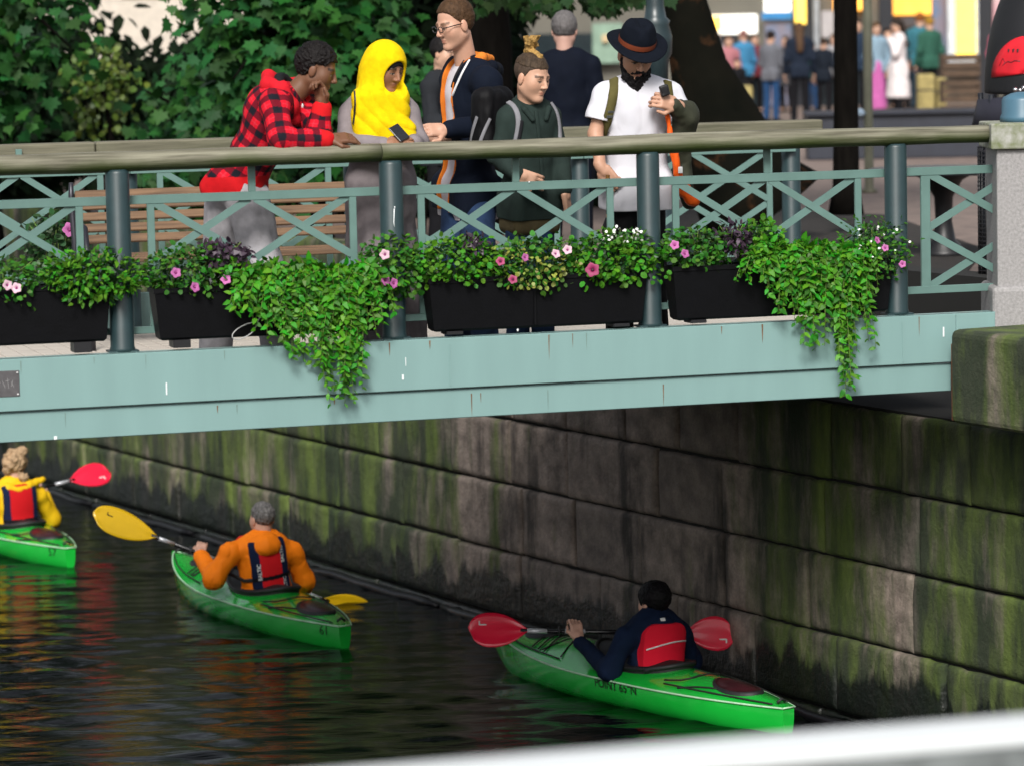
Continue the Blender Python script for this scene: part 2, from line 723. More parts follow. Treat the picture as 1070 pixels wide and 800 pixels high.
def wood_mat(name, a, b, moss=0.0):
    m = mat(name, a, rough=0.75, scale=3.0, stretch=(0.8, 14, 14), col2=b, bump=0.35, bscale=9, contrast=1.3)
    if moss:
        nt = m.node_tree
        Nn, L = nt.nodes, nt.links
        bs = Nn['Principled BSDF']
        src = bs.inputs['Base Color'].links[0].from_socket
        geo = Nn.new('ShaderNodeNewGeometry')
        sep = Nn.new('ShaderNodeSeparateXYZ')
        L.new(geo.outputs['Normal'], sep.inputs[0])
        tc = Nn.new('ShaderNodeTexCoord')
        nz = Nn.new('ShaderNodeTexNoise')
        nz.inputs['Scale'].default_value = 2.2
        nz.inputs['Detail'].default_value = 7
        L.new(tc.outputs['Object'], nz.inputs['Vector'])
        ad = Nn.new('ShaderNodeMath')
        ad.operation = 'MULTIPLY_ADD'
        L.new(sep.outputs['Z'], ad.inputs[0])
        ad.inputs[1].default_value = -0.42
        L.new(nz.outputs['Fac'], ad.inputs[2])
        mr = Nn.new('ShaderNodeMapRange')
        mr.inputs['From Min'].default_value = 0.32
        mr.inputs['From Max'].default_value = 0.85
        mr.inputs['To Max'].default_value = moss
        L.new(ad.outputs[0], mr.inputs['Value'])
        mx = Nn.new('ShaderNodeMix')
        mx.data_type = 'RGBA'
        L.new(mr.outputs[0], mx.inputs['Factor'])
        L.new(src, mx.inputs['A'])
        mx.inputs['B'].default_value = (0.035, 0.052, 0.006, 1)
        L.new(mx.outputs['Result'], bs.inputs['Base Color'])
    return m


M_handrail = wood_mat('weathered_handrail_wood', (0.235, 0.225, 0.165), (0.055, 0.05, 0.03), 1.0)
M_farrail = wood_mat('weathered_plank_wood', (0.16, 0.15, 0.105), (0.08, 0.075, 0.05), 0.3)
M_deck = wood_mat('deck_boards', (0.55, 0.50, 0.44), (0.36, 0.32, 0.28))
M_bench = wood_mat('bench_slat_wood', (0.19, 0.11, 0.058), (0.075, 0.042, 0.023))
M_granite = mat('granite', (0.33, 0.32, 0.32), rough=0.8, scale=60, var=0.22, bump=0.2, bscale=120)


def wall_mat():
    m = bpy.data.materials.new('mossy_quay_stone')
    m.use_nodes = True
    nt = m.node_tree
    Nn, L = nt.nodes, nt.links
    bs = Nn['Principled BSDF']
    tc = Nn.new('ShaderNodeTexCoord')
    sep = Nn.new('ShaderNodeSeparateXYZ')
    L.new(tc.outputs['Object'], sep.inputs[0])

    def noise(scale, st, detail=6, w=0.0):
        mp = Nn.new('ShaderNodeMapping')
        mp.inputs['Scale'].default_value = st
        mp.inputs['Location'].default_value = (w, w * 0.7, w * 1.3)
        L.new(tc.outputs['Object'], mp.inputs['Vector'])
        nz = Nn.new('ShaderNodeTexNoise')
        nz.inputs['Scale'].default_value = scale
        nz.inputs['Detail'].default_value = detail
        nz.inputs['Roughness'].default_value = 0.6
        L.new(mp.outputs[0], nz.inputs['Vector'])
        return nz.outputs['Fac']

    def rng(v, a, b, c=0.0, d=1.0):
        mr = Nn.new('ShaderNodeMapRange')
        for n_, x in (('From Min', a), ('From Max', b), ('To Min', c), ('To Max', d)):
            mr.inputs[n_].default_value = x
        L.new(v, mr.inputs['Value'])
        return mr.outputs[0]

    def mix(f, a, b):
        mx = Nn.new('ShaderNodeMix')
        mx.data_type = 'RGBA'
        L.new(f, mx.inputs['Factor'])
        for key, v in (('A', a), ('B', b)):
            if isinstance(v, tuple):
                mx.inputs[key].default_value = (*v, 1)
            else:
                L.new(v, mx.inputs[key])
        return mx.outputs['Result']

    def math2(op, a, b):
        mm = Nn.new('ShaderNodeMath')
        mm.operation = op
        for k, v in enumerate((a, b)):
            if isinstance(v, (int, float)):
                mm.inputs[k].default_value = v
            else:
                L.new(v, mm.inputs[k])
        return mm.outputs[0]

    geo = Nn.new('ShaderNodeNewGeometry')
    isl = geo.outputs['Random Per Island']
    base = mix(rng(noise(5, (1, 1, 1)), .3, .7), (0.10, 0.078, 0.064), (0.40, 0.32, 0.27))
    base = mix(rng(isl, 0, 1, 0, .5), base, (0.075, 0.068, 0.064))
    grain = noise(60, (1, 1, 1))
    base = mix(rng(grain, .35, .7, 0, .35), base, (0.03, 0.027, 0.024))
    # vertical run-off streaks: dark and pale
    st = rng(noise(3.6, (1, 1, 0.14), 6), .50, .62)
    st = math2('MULTIPLY', st, rng(noise(1.6, (1, 1, 0.5), 4, 4.0), .36, .52))
    base = mix(math2('MULTIPLY', st, .84), base, (0.007, 0.0065, 0.006))
    pale = math2('MULTIPLY', rng(noise(34, (1, 1, 0.05), 3, 2.0), .68, .74), rng(noise(2.2, (1, 1, 1.2), 4, 9.0), .52, .62))
    base = mix(math2('MULTIPLY', pale, .5), base, (0.42, 0.38, 0.33))
    # algae: plenty to the left and again beside the right-hand corner, little in the middle
    u = sep.outputs['X']
    left = rng(u, 1.0, -1.6)
    right = rng(u, 3.75, 4.15)
    am = math2('MAXIMUM', math2('MAXIMUM', left, right), 0.12)
    gn = math2('ADD', noise(2.4, (1.5, 1.5, 0.30), 6, 1.0), math2('MULTIPLY', am, .33))
    gcol = mix(rng(noise(4, (1, 1, .22), 5, 3.0), .42, .66), (0.007, 0.020, 0.004), (0.080, 0.125, 0.012))
    base = mix(rng(gn, .60, .80, 0, .9), base, gcol)
    # wet tide band
    zz = math2('ADD', sep.outputs['Z'], math2('MULTIPLY', math2('SUBTRACT', noise(4, (1, 1, .25), 5, 6.0), .5), .75))
    wet = rng(zz, .36, .27)
    base = mix(math2('MULTIPLY', wet, .93), base, (0.004, 0.006, 0.005))
    # soot and shade-loving black growth along the joints
    L.new(base, bs.inputs['Base Color'])
    L.new(rng(wet, 0, 1, .85, .35), bs.inputs['Roughness'])
    bp = Nn.new('ShaderNodeBump')
    bp.inputs['Strength'].default_value = .7
    bp.inputs['Distance'].default_value = .02
    L.new(math2('ADD', noise(14, (1, 1, 1), 8), math2('MULTIPLY', grain, .3)), bp.inputs['Height'])
    L.new(bp.outputs[0], bs.inputs['Normal'])
    return m


M_wall = wall_mat()
M_joint = mat('black_joint', (0.006, 0.006, 0.005), rough=0.95)


def water_mat():
    m = bpy.data.materials.new('canal_water')
    m.use_nodes = True
    nt = m.node_tree
    Nn, L = nt.nodes, nt.links
    bs = Nn['Principled BSDF']
    bs.inputs['Base Color'].default_value = (0.0008, 0.0012, 0.0012, 1)
    bs.inputs['Roughness'].default_value = 0.02
    bs.inputs['IOR'].default_value = 1.33
    bs.inputs['Specular IOR Level'].default_value = 0.33
    tc = Nn.new('ShaderNodeTexCoord')
    mp = Nn.new('ShaderNodeMapping')
    mp.inputs['Scale'].default_value = (0.5, 1.9, 1)
    L.new(tc.outputs['Object'], mp.inputs['Vector'])
    nz = Nn.new('ShaderNodeTexNoise')
    nz.inputs['Scale'].default_value = 10
    nz.inputs['Detail'].default_value = 5
    nz.inputs['Distortion'].default_value = 0.4
    L.new(mp.outputs[0], nz.inputs['Vector'])
    bp = Nn.new('ShaderNodeBump')
    bp.inputs['Strength'].default_value = 0.2
    bp.inputs['Distance'].default_value = 0.03
    L.new(nz.outputs['Fac'], bp.inputs['Height'])
    L.new(bp.outputs[0], bs.inputs['Normal'])
    return m


M_water = water_mat()

# ------------------------------------------------------------------- water
xs = np.unique(np.concatenate([np.linspace(-90, -7, 24), np.arange(-7, 5, 0.04), np.linspace(5, 60, 16)]))
ys = np.unique(np.concatenate([np.linspace(-12, 17, 12), np.arange(17, 36, 0.03), np.linspace(36, 140, 24)]))
X, Y = np.meshgrid(xs, ys, indexing='ij')
fade = np.clip((X + 7.2) / 1.0, 0, 1) * np.clip((5.2 - X) / 1.0, 0, 1) * np.clip((Y - 17) / 1, 0, 1) * np.clip((36 - Y) / 2, 0, 1)
Zw = np.zeros_like(X)
for k in range(34):
    a = R(RNG.normal(84, 22))
    lam = RNG.uniform(0.16, 0.60)
    amp = 0.0062 * lam
    Zw += amp * np.sin((X * math.cos(a) + Y * math.sin(a)) * 2 * math.pi / lam + RNG.uniform(0, 6.28) + 1.2 * np.sin(X * 0.8 + k) + 0.9 * np.sin(Y * 0.7 + 2 * k))
patch = 0.55 + 0.45 * vnoise(X, Y, X * 0, 0.35, 2)
Zw = Zw * fade * patch
nx_, ny_ = X.shape
ii = np.arange(nx_ * ny_).reshape(nx_, ny_)
fq = np.stack([ii[:-1, :-1], ii[1:, :-1], ii[1:, 1:], ii[:-1, 1:]], -1).reshape(-1, 4)
o = np_mesh('water', np.stack([X, Y, Zw], -1).reshape(-1, 3), fq, M_water, origin=V((0, 0, 0)))
o.location.z = ZWAT
tag(o, kind='structure')

# ------------------------------------------------------------------- quay wall
ZC = [-1.1, -0.46, 0.05, 0.574, 1.078, 1.593, ZG]
UL, UR = -48.0, 13.0
u_block = u_of(991, 420)                       # left end of the corner stone under the granite pillar
u_far = (B(0, 4.6, 0) - W0).dot(WD) - 0.2       # where the far side of the bridge crosses the wall
# recess for the girders between these two
t_mid = u_of(700, 430)


def wall_t(u):                                  # distance across the bridge of a wall point
    return (W(u, 0, 0) - B0).dot(N)


u_rec0 = None
for k in range(4000):
    u = -8 + k * 0.005
    if u_rec0 is None and wall_t(u) < 4.75:
        u_rec0 = u


def stone(mb, u0, u1, z0, z1, rr, step):
    """one block: an uneven front face with worn, wandering edges"""
    d = rr.uniform(-.016, .012)
    gu, gz = rr.uniform(.004, .011), rr.uniform(.007, .014)
    nu, nz = max(3, int((u1 - u0) / step)), max(3, int((z1 - z0) / step))
    us = np.unique(np.concatenate([[0, .012, .03], np.linspace(.06, u1 - u0 - .06, nu), [u1 - u0 - .03, u1 - u0 - .012, u1 - u0]]))
    zs = np.unique(np.concatenate([[0, .012, .03], np.linspace(.06, z1 - z0 - .06, nz), [z1 - z0 - .03, z1 - z0 - .012, z1 - z0]]))
    Lu, Lz = u1 - u0, z1 - z0
    rows = []
    sd_ = rr.randint(0, 99)
    UU, ZZ = np.meshgrid(us, zs, indexing='ij')
    n1 = vnoise(UU + u0, ZZ + z0, UU * 0 + sd_, 9, 1)
    n2 = vnoise(UU + u0, ZZ + z0, UU * 0, 2.2, 2)
    n3 = vnoise(UU + u0, ZZ + z0, UU * 0 + sd_, 26, 5)
    for i, a in enumerate(us):
        row = []
        for j, c in enumerate(zs):
            e = min(a, Lu - a, c, Lz - c)
            ins = -.022 * max(0, 1 - e / .035) ** 2 * (1 + .7 * n1[i, j]) + .007 * n1[i, j] + .006 * n2[i, j] + .004 * n3[i, j]
            q = max(0, 1 - e / .03)
            aa = gu + a * (1 - 2 * gu / Lu) + q * .010 * n1[i, j]
            cc = gz + c * (1 - 2 * gz / Lz) + q * .009 * n3[i, j]
            row.append(W(u0 + aa, d + ins, z0 + cc))
        rows.append(row)
    # sides running back into the joint
    back = [[p - WN * .12 for p in rows[0]]] + rows + [[p - WN * .12 for p in rows[-1]]]
    back = [[r_[0] - WN * .12] + r_ + [r_[-1] - WN * .12] for r_ in back]
    mb.grid(back, True)


mb = MB()
rr = random.Random(5)
for c in range(len(ZC) - 1):
    z0, z1 = ZC[c], ZC[c + 1]
    u = UL
    while u < UR:
        ln = rr.uniform(0.75, 1.35) if u > -12 else rr.uniform(1.6, 2.6)
        u1 = min(u + ln, UR)
        top = c == len(ZC) - 2
        if top and u < u_rec0 < u1:
            u1 = u_rec0
        if top and u_rec0 - 0.01 <= u < u_block:
            u = u_block + 2.45
            continue
        if u1 - u > 0.05:
            stone(mb, u, u1, z0, z1, rr, .07 if u > -20 else .3)
        u = u1
q = mb.build('quay_wall', M_wall, origin=WMX, recalc=False)
tag(q, 'mossy stone quay wall of big stained blocks running along the canal', 'wall')
mb = MB()
mb.box(W((UL + UR) / 2, -0.55, 0.3), (UR - UL, 1.0, 2.6), (WD, WN, Z3))
mb.box(W((u_rec0 + u_block) / 2, -1.95, 1.7), (u_block - u_rec0 + 3, 0.3, 1.15), (WD, WN, Z3))
mb.build('backing', M_joint, q)
# rounded corner stone beneath the pillar
pe_ = PY(992, 400, 21.72)
ob_, ub_ = (pe_ - W0).dot(WN), (pe_ - W0).dot(WD)
zs0, zs1 = PY(992, 442, 21.72).z, PY(992, 344, 21.72).z
mb = MB()
mb.box(W(ub_ + 1.4, ob_ - .6, (zs0 + zs1) / 2), (2.8, 1.2, zs1 - zs0), (WD, WN, Z3), 0.045, 3)
cs = mb.build('corner_stone', M_wall, q)
cs['label'] = 'rounded mossy corner stone below the granite pillar'
mb = MB()
mb.box(W(ub_ - 0.02, ob_ - 0.06, (zs0 + zs1) / 2 - .04), (0.03, 0.05, zs1 - zs0 - .1), (WD, WN, Z3), 0.006)
mb.build('rusty_strip', mat('rust', (0.16, 0.07, 0.03), rough=0.9, var=.3, scale=20), q)

# quay ground: paved plaza behind the wall
M_pave = mat('brick_paving', (0.22, 0.165, 0.14), rough=0.85, scale=4, col2=(0.13, 0.098, 0.085), bump=0.15, bscale=40, contrast=1.4)
mb = MB()
a, b_ = W(UL, -0.35, ZD), W(u_rec0, -0.35, ZD)
c_, d_ = W(u_rec0, -2.0, ZD), W(u_block - 0.2, -2.0, ZD)
e_, f_ = W(u_block - 0.2, -0.35, ZD), W(UR, -0.35, ZD)
far = [V((140, -10, ZD)), V((140, 200, ZD)), V((-60, 200, ZD))]
mb.poly([a, b_, c_, d_, e_, f_] + far, -Z3, 0.25)
pz = mb.build('plaza_ground', M_pave, origin=V((0, 20, ZD)))
tag(pz, kind='structure')

# ------------------------------------------------------------------- footbridge
S_L = -9.0
S_R = s_of(1038, 325, -0.1)
br = empty('footbridge', B0, 'pale teal steel girder footbridge with a plank deck over the canal', 'bridge', M=BM)
zj = (PB(300, 414.5, -0.12) - B0).z
zb = (PB(300, 446, -0.10) - B0).z
mb = MB()
S_E = s_of(999, 380, -.12)
mb.box(B((S_L + S_E) / 2, -0.112, (zj + 0.0) / 2), (S_E - S_L, 0.03, -zj), BF, 0.004)
mb.box(B((S_E + S_R) / 2 + .001, -0.112, -.055), (S_R - S_E, 0.03, .11), BF, 0.004)
mb.box(B((S_L + S_R) / 2, -0.075, -0.006), (S_R - S_L, 0.10, 0.012), BF)
# welded seam plates
for px in (470, 943):
    s = s_of(px, 380, -0.12)
    mb.box(B(s, -0.128, zj / 2 - 0.01), (0.008, 0.004, -zj - 0.05), BF)
gd = mb.build('girder', M_teal, br)
mb = MB()
mb.box(B((S_L + S_E) / 2 - 0.01, -0.088, (zj + zb) / 2 - 0.004), (S_E - S_L - 0.03, 0.03, zj - zb - 0.008), BF, 0.004)
mb.box(B((S_L + S_E) / 2 - 0.01, 0.05, zb + 0.012), (S_E - S_L - 0.03, 0.24, 0.02), BF)
mb.build('lower_flange', M_teal, br)
mb = MB()
mb.box(B((S_L + S_R) / 2, 4.45, -0.24), (S_R - S_L, 0.03, 0.46), BF, 0.004)
mb.build('far_girder', M_teal, br)
mb = MB()
for t in (1.0, 2.15, 3.3):
    mb.box(B((S_L + S_R) / 2 - .2, t, -0.40), (S_R - S_L - .6, 0.12, 0.18), BF)
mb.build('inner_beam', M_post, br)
mb = MB()
k = S_L
while k < S_R:
    t0_ = -.04 if k < S_E - .15 else .75
    mb.box(B(k + 0.06, (t0_ + 4.38) / 2, -0.29), (0.112, 4.38 - t0_, 0.044), BF, 0.004)
    k += 0.12
mb.build('deck', M_deck, br)
# maker's plate on the girder
pc = PB(6, 401, -0.128)
mb = MB()
mb.box(pc, (0.155, 0.006, 0.145), BF, 0.002)
pl = mb.build('plate', mat('plate_metal', (0.10, 0.095, 0.10), rough=.45, var=.2, scale=30), br)
for dx in (.066, -.066):
    for dz in (.06, -.06):
        mb = MB()
        mb.lathe([(.006, 0), (.006, .004), (.002, .006)], pc + E * dx + Z3 * dz - N * .003, 10, -N)
        mb.build('rivet', mat('rivet_metal', (.6, .6, .6), rough=.35), pl)
mb = MB()
for x0, z0, x1, z1 in ((-.02, .02, -.005, -.02), (.0, .015, .02, .02), (.01, .03, .015, -.025), (.03, .01, .045, -.02), (.04, .02, .03, -.015), (-.05, 0, -.03, .01)):
    mb.bar(pc + E * x0 + Z3 * z0 - N * .0035, pc + E * x1 + Z3 * z1 - N * .0035, .002, .005, N)
mb.build('engraving', mat('engraving_grey', (.32, .32, .32), rough=.6), pl)
# chips and drips on the paint
for px, py, w_, h_ in ((174, 406, .008, .07), (58, 457, .018, .02), (421, 394, .012, .03), (424, 378, .004, .05), (541, 345, .01, .014), (986, 347, .010, .06)):
    mb = MB()
    mb.box(PB(px, py, -0.1285 if py < 430 else -0.105), (w_, .002, h_), BF, .0008)
    mb.build('paint_chip', M_white, br)
# weld ribs, bolts and runs of rust and grime on the face of the girder
M_run = mat('rust_run', (.20, .115, .06), rough=.85, var=.3, scale=40)
M_grime = mat('grey_grime_run', (.16, .25, .225), rough=.6, var=.15, scale=30)
gr_ = random.Random(8)
for k in range(26):
    px = gr_.uniform(5, 985)
    top = gr_.random() < .6
    y0 = (374 - .049 * px + 4) if top else (431 - .047 * px + 3)
    p = PB(px, y0, -.1278 if top else -.1038)
    ln = gr_.uniform(.03, .15)
    w_ = gr_.uniform(.003, .009)
    mb = MB()
    mb.poly([p + E * w_ * .6, p - E * w_ * .6, p - E * w_ * .35 - Z3 * ln * .6, p - Z3 * ln, p + E * w_ * .4 - Z3 * ln * .55], -N, .0006)
    mb.build('stain_run', M_run if gr_.random() < .3 else M_grime, br)

# ------------------------------------------------------------------- railings


def post_mesh(mb, s, t, h, z=0.0):
    mb.lathe([(.072, z), (.072, z + .02), (.068, z + .03), (.068, h - .02), (.06, h)], B(s, t, 0), 24)
    mb.box(B(s, t, z + .004), (.17, .12, .012), BF, .002)


def panel(mb, s0, s1, t, ztop, zbot, full=True, bw=.05, th=.014, mid=None, ztopbar=None):
    """frame with a double row of crossed bars between two posts"""
    sa, sb = s0 + .205, s1 - .205
    hb = bw
    mb.bar(B(s0 + .003, t, ztop), B(s1 - .003, t, ztop), th + .012, hb, Z3, .002)
    mb.bar(B(s0 + .003, t, zbot), B(s1 - .003, t, zbot), th + .012, hb * .8, Z3, .002)
    zm = (ztop + zbot) / 2
    cols = [sa, (sa + sb) / 2, sb]
    for k, s in enumerate((sa, sb)):
        mb.bar(B(s, t, zbot + hb * .4), B(s, t, ztop - hb / 2), th + .006, .042, E, .002)
    for i in range(2):
        l, r_ = cols[i], cols[i + 1]
        for lo, hi in ((zm, ztop), (zbot, zm)):
            mb.bar(B(l + .015, t + .008, lo + .015), B(r_ - .015, t + .008, hi - .015), .010, .042, Z3)
            mb.bar(B(l + .015, t - .004, hi - .015), B(r_ - .015, t - .004, lo + .015), .010, .042, Z3)
            c = B((l + r_) / 2, t, (lo + hi) / 2)
    if mid:
        mb.bar(B((sa + sb) / 2, t, ztop + hb / 2), B((sa + sb) / 2, t, mid), th + .006, .042, E, .002)


post_px = (-165, 126, 411, 679, 937)
post_s = [s_of(px, 300, 0) for px in post_px]
z_hr = (PB(535, 155.5, 0) - B0).z               # centre of the round handrail
z_tb = (PB(325, 202.5, .1) - B0).z              # centre of the top bar
z_bb = (PB(150, 345, .1) - B0).z
T_P = 0.10
nr = empty('bridge_railing', B(0, 0, 0), 'near bridge railing with mossy round wooden handrail and crossed teal bars', 'railing', M=BM)
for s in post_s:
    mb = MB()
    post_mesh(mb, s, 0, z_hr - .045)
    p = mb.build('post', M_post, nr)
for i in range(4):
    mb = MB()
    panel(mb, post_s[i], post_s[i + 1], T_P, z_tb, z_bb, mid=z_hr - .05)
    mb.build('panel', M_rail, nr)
s_pil = s_of(1040, 240, .05)
# short end panel: only half a width, two crosses one above the other
mb = MB()
s0 = post_s[4]
sa = s_of(967, 240, T_P)
sb = s_of(1066, 240, T_P)
zt2, zb2 = (PB(1000, 178, T_P) - B0).z, (PB(1000, 301.5, T_P) - B0).z
mb.bar(B(s0 + .003, T_P, zt2), B(sb, T_P, zt2), .026, .05, Z3, .002)
mb.bar(B(s0 + .003, T_P, zb2), B(sb, T_P, zb2), .026, .045, Z3, .002)
mb.bar(B(sa, T_P, zb2 + .02), B(sa, T_P, zt2 - .025), .02, .06, E, .002)
zm = (zt2 + zb2) / 2
for lo, hi in ((zm, zt2), (zb2, zm)):
    mb.bar(B(sa + .02, T_P + .008, lo + .015), B(sb, T_P + .008, hi - .015), .010, .045, Z3)
    mb.bar(B(sa + .02, T_P - .004, hi - .015), B(sb, T_P - .004, lo + .015), .010, .045, Z3)
mb.build('panel', M_rail, nr)
mb = MB()
cuts = [S_L, s_of(397, 155, 0), s_pil - .004]
for a, b2 in zip(cuts[:-1], cuts[1:]):
    n_ = int((b2 - a) / .12)
    pts, rs = [], []
    for k in range(n_ + 1):
        s = a + .002 + (b2 - a - .004) * k / n_
        pts.append(B(s, .01 + .004 * math.sin(s * 3.1), z_hr + .003 * math.sin(s * 2.3)))
        rs.append(.056 + .003 * math.sin(s * 1.7 + 1) + .0015 * math.sin(s * 9))
    mb.tube(pts, rs, 18, True, 1.35)
mb.build('handrail', M_handrail, nr)
# white smear of paint on one post and chips on the bars
mb = MB()
sp = PB(411, 222, -.068)
mb.lathe([(.010, 0), (.011, .012), (.004, .028)], B((sp - B0).dot(E) + .008, -.058, (sp - B0).z + .02), 10)
mb.tube([B((sp - B0).dot(E) + .006, -.066, (sp - B0).z + .02), B((sp - B0).dot(E) + .002, -.066, (sp - B0).z - .06), B((sp - B0).dot(E) + .006, -.066, (sp - B0).z - .09)], [.004, .003, .002], 6)
mb.build('paint_smear', M_white, nr)
mb = MB()
mb.ball(PB(553, 190.5, .085), .006, 1)
mb.build('paint_spot', M_white, nr)

T_F = 4.2
fr = empty('bridge_railing', B(0, T_F, 0), 'far bridge railing with a flat grey plank handrail behind the people', 'railing', M=Matrix.Translation(N * T_F) @ BM)
fpx = (-330, -98, 134, 370, 606, 827)
fs = [s_of(px, 220, T_F) for px in fpx]
zft = (PB(300, 155, T_F) - B0).z
for s in fs:
    mb = MB()
    post_mesh(mb, s, T_F, z_hr - .06, -.27)
    mb.build('post', M_post, fr)
for i in range(5):
    mb = MB()
    panel(mb, fs[i], fs[i + 1], T_F - .1, z_tb, z_bb, mid=z_hr - .06)
    mb.build('panel', M_rail, fr)
z_f = (PB(400, 146.5, T_F) - B0).z
mb = MB()
s_end = s_of(856, 128, T_F)
sc_ = s_of(98, 150, T_F)
mb.bar(B(S_L, T_F, z_f), B(sc_ - .003, T_F, z_f), .16, .10, Z3, .012)
mb.bar(B(sc_ + .003, T_F, z_f), B(s_end, T_F, z_f), .16, .10, Z3, .012)
mb.build('handrail', M_farrail, fr)

# ------------------------------------------------------------------- granite pillar
pc0 = PB(1042, 250, -.10)
pyf = pc0.y                                     # its front face
pil = empty('stone_pillar', V((pc0.x + .25, pyf + .25, ZG)), 'grey granite pillar with pale mossy cap at the end of the railing', 'pillar')
zc0, zc1 = PY(1055, 156, pyf).z, PY(1055, 129, pyf).z
mb = MB()
mb.box((pc0.x + .25, pyf + .25, (ZG - .28 + zc0) / 2), (.5, .5, zc0 - ZG + .28), None, .012, 2)
mb.box((pc0.x + .25, pyf + .25, ZG - .02), (.57, .57, .34), None, .03, 3)
mb.build('shaft', M_granite, pil)
mb = MB()
mb.box((pc0.x + .25, pyf + .25, (zc0 + zc1) / 2), (.575, .575, zc1 - zc0), None, .010, 2)
mb.build('cap', mat('mossy_cap_stone', (.34, .34, .315), rough=.85, scale=16, col2=(.13, .15, .07), bump=.2, contrast=1.6), pil)
kc = PY(1068, 110, pyf + .25)
mb = MB()
mb.lathe([(.135, 0), (.135, .03), (.125, .05), (.125, .13), (.115, .15), (.07, .172), (.03, .18)], V((kc.x, kc.y, zc1 + .001)), 8)
mb.build('lamp_foot', mat('blue_grey_paint', (.06, .14, .20), rough=.4, var=.1), pil)

# ------------------------------------------------------------------- bench on the deck
T_B = 3.3
be = empty('park_bench', B(s_of(230, 265, T_B), T_B, 0), 'brown slatted wooden bench with curved iron ends behind the plaid hoodie man', 'bench', M=Matrix.Translation(E * s_of(230, 265, T_B) + N * T_B) @ BM)
sl0, sl1 = s_of(88, 240, T_B), s_of(396, 240, T_B)
mb = MB()
zs0 = .40
for k in range(5):                                # back slats, leaning away
    z = .405 + k * .073
    t = T_B + .22 + (z - .40) * .28
    mb.box(B((sl0 + sl1) / 2, t, z + .02), (sl1 - sl0, .03, .056), (E, unit(N - Z3 * .28), unit(Z3 + N * .28)), .006)
mb.build('backrest', M_bench, be)
mb = MB()
for k in range(4):
    mb.box(B((sl0 + sl1) / 2, T_B - .19 + k * .105, .315 - abs(k - 2) * .006 + .008), (sl1 - sl0, .085, .032), BF, .006)
mb.build('seat', M_bench, be)
M_iron = mat('grey_cast_iron', (.035, .035, .045), rough=.35, metal=.4)
for s in (sl0 - .02, sl1 + .02):
    mb = MB()
    pts = [(-.27, -.265), (-.25, .1), (-.22, .30), (-.12, .52), (.02, .54)]
    mb.tube([B(s, T_B + a, b2) for a, b2 in pts], [.024, .022, .02, .022, .018], 8)
    mb.tube([B(s, T_B + a, b2) for a, b2 in ((.32, -.265), (.26, .2), (.25, .42), (.33, .70), (.32, .80))], [.024, .022, .022, .02, .014], 8)
    mb.tube([B(s, T_B + a, b2) for a, b2 in ((-.22, .29), (.0, .28), (.25, .32))], .02, 8)
    mb.build('end_frame', M_iron, be)

# ------------------------------------------------------------------- foreground parapet on the photographer's side
p0, p1 = PY(335, 801, 7.4), PY(1070, 745, 7.4 + .9)
# top front edge follows the sight line; the coping lies level, so solve its direction on one height
zp = 4.2 - 7.6 * (772 - 0) / FPX * .985
q0, q1 = PZ(420, 797, zp + .003), PZ(1060, 746, zp + .003)
pd = unit(q1 - q0)
pn = V((-pd.y, pd.x, 0))
pa = empty('parapet', (q0 + q1) / 2, 'white coated parapet coping in the close foreground', 'parapet')
mb = MB()
mid = (q0 + q1) / 2
mb.box(mid - pn * .10 - Z3 * .012, (9, .20, .024), (pd, pn, Z3), .006, 2)
mb.build('coping', M_white, pa)
mb = MB()
mb.box(mid - pn * .10 - Z3 * .50, (9, .19, .95), (pd, pn, Z3))
mb.box(mid - pn * 1.2 - Z3 * 1.15, (9, 2.4, .3), (pd, pn, Z3))
mb.build('wall', mat('weathered_concrete', (.20, .22, .22), rough=.8, var=.3, scale=14, bump=.2), pa)

# ------------------------------------------------------------------- floating boom along the foot of the wall
mb = MB()
for k in range(11):
    u0 = -20 + k * 2.45
    pts = [W(u0 + j * .24, .13 + .015 * math.sin(k * 3 + j), ZWAT + .012 + .006 * math.sin(k * 5 + j * 2)) for j in range(11)]
    mb.tube(pts, [.02] + [.04] * 9 + [.02], 10)
bo = mb.build('floating_boom', mat('wet_black_rubber', (.005, .005, .006), spec=.25, rough=.3, var=.2, bump=.3, bscale=30))
tag(bo, 'wet black floating boom lying along the foot of the quay wall', 'boom')
# =================================================================== flower boxes and their plants
M_lf_mid = mat('petunia_leaf', (0.045, 0.185, 0.014), spec=.3, rough=.55, var=.2, island=.45, trans=.25)
M_lf_bright = mat('bright_leaf', (0.065, 0.255, 0.012), spec=.3, rough=.55, var=.15, island=.4, trans=.3)
M_lf_vine = mat('vine_leaf', (0.052, 0.25, 0.009), spec=.35, rough=.5, var=.15, island=.5, trans=.3)
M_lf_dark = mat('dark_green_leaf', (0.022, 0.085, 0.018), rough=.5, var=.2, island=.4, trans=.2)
M_lf_purple = mat('purple_leaf', (0.035, 0.016, 0.034), rough=.5, var=.2, island=.5)
M_lf_yellow = mat('yellow_green_leaf', (0.30, 0.36, 0.06), rough=.5, var=.2, island=.4, trans=.25)
M_stem = mat('green_stem', (0.13, 0.22, 0.03), rough=.6)
M_pink = mat('pink_petal', (0.62, 0.16, 0.40), rough=.6, var=.2, island=.25, trans=.2)
M_palepink = mat('pale_pink_petal', (0.80, 0.52, 0.62), rough=.6, var=.15, trans=.2)
M_mag = mat('dark_magenta_petal', (0.30, 0.015, 0.10), rough=.6, var=.2)
M_wpetal = mat('white_petal', (0.80, 0.80, 0.78), rough=.6, var=.05)
M_eye = mat('flower_centre', (0.25, 0.02, 0.15), rough=.6)


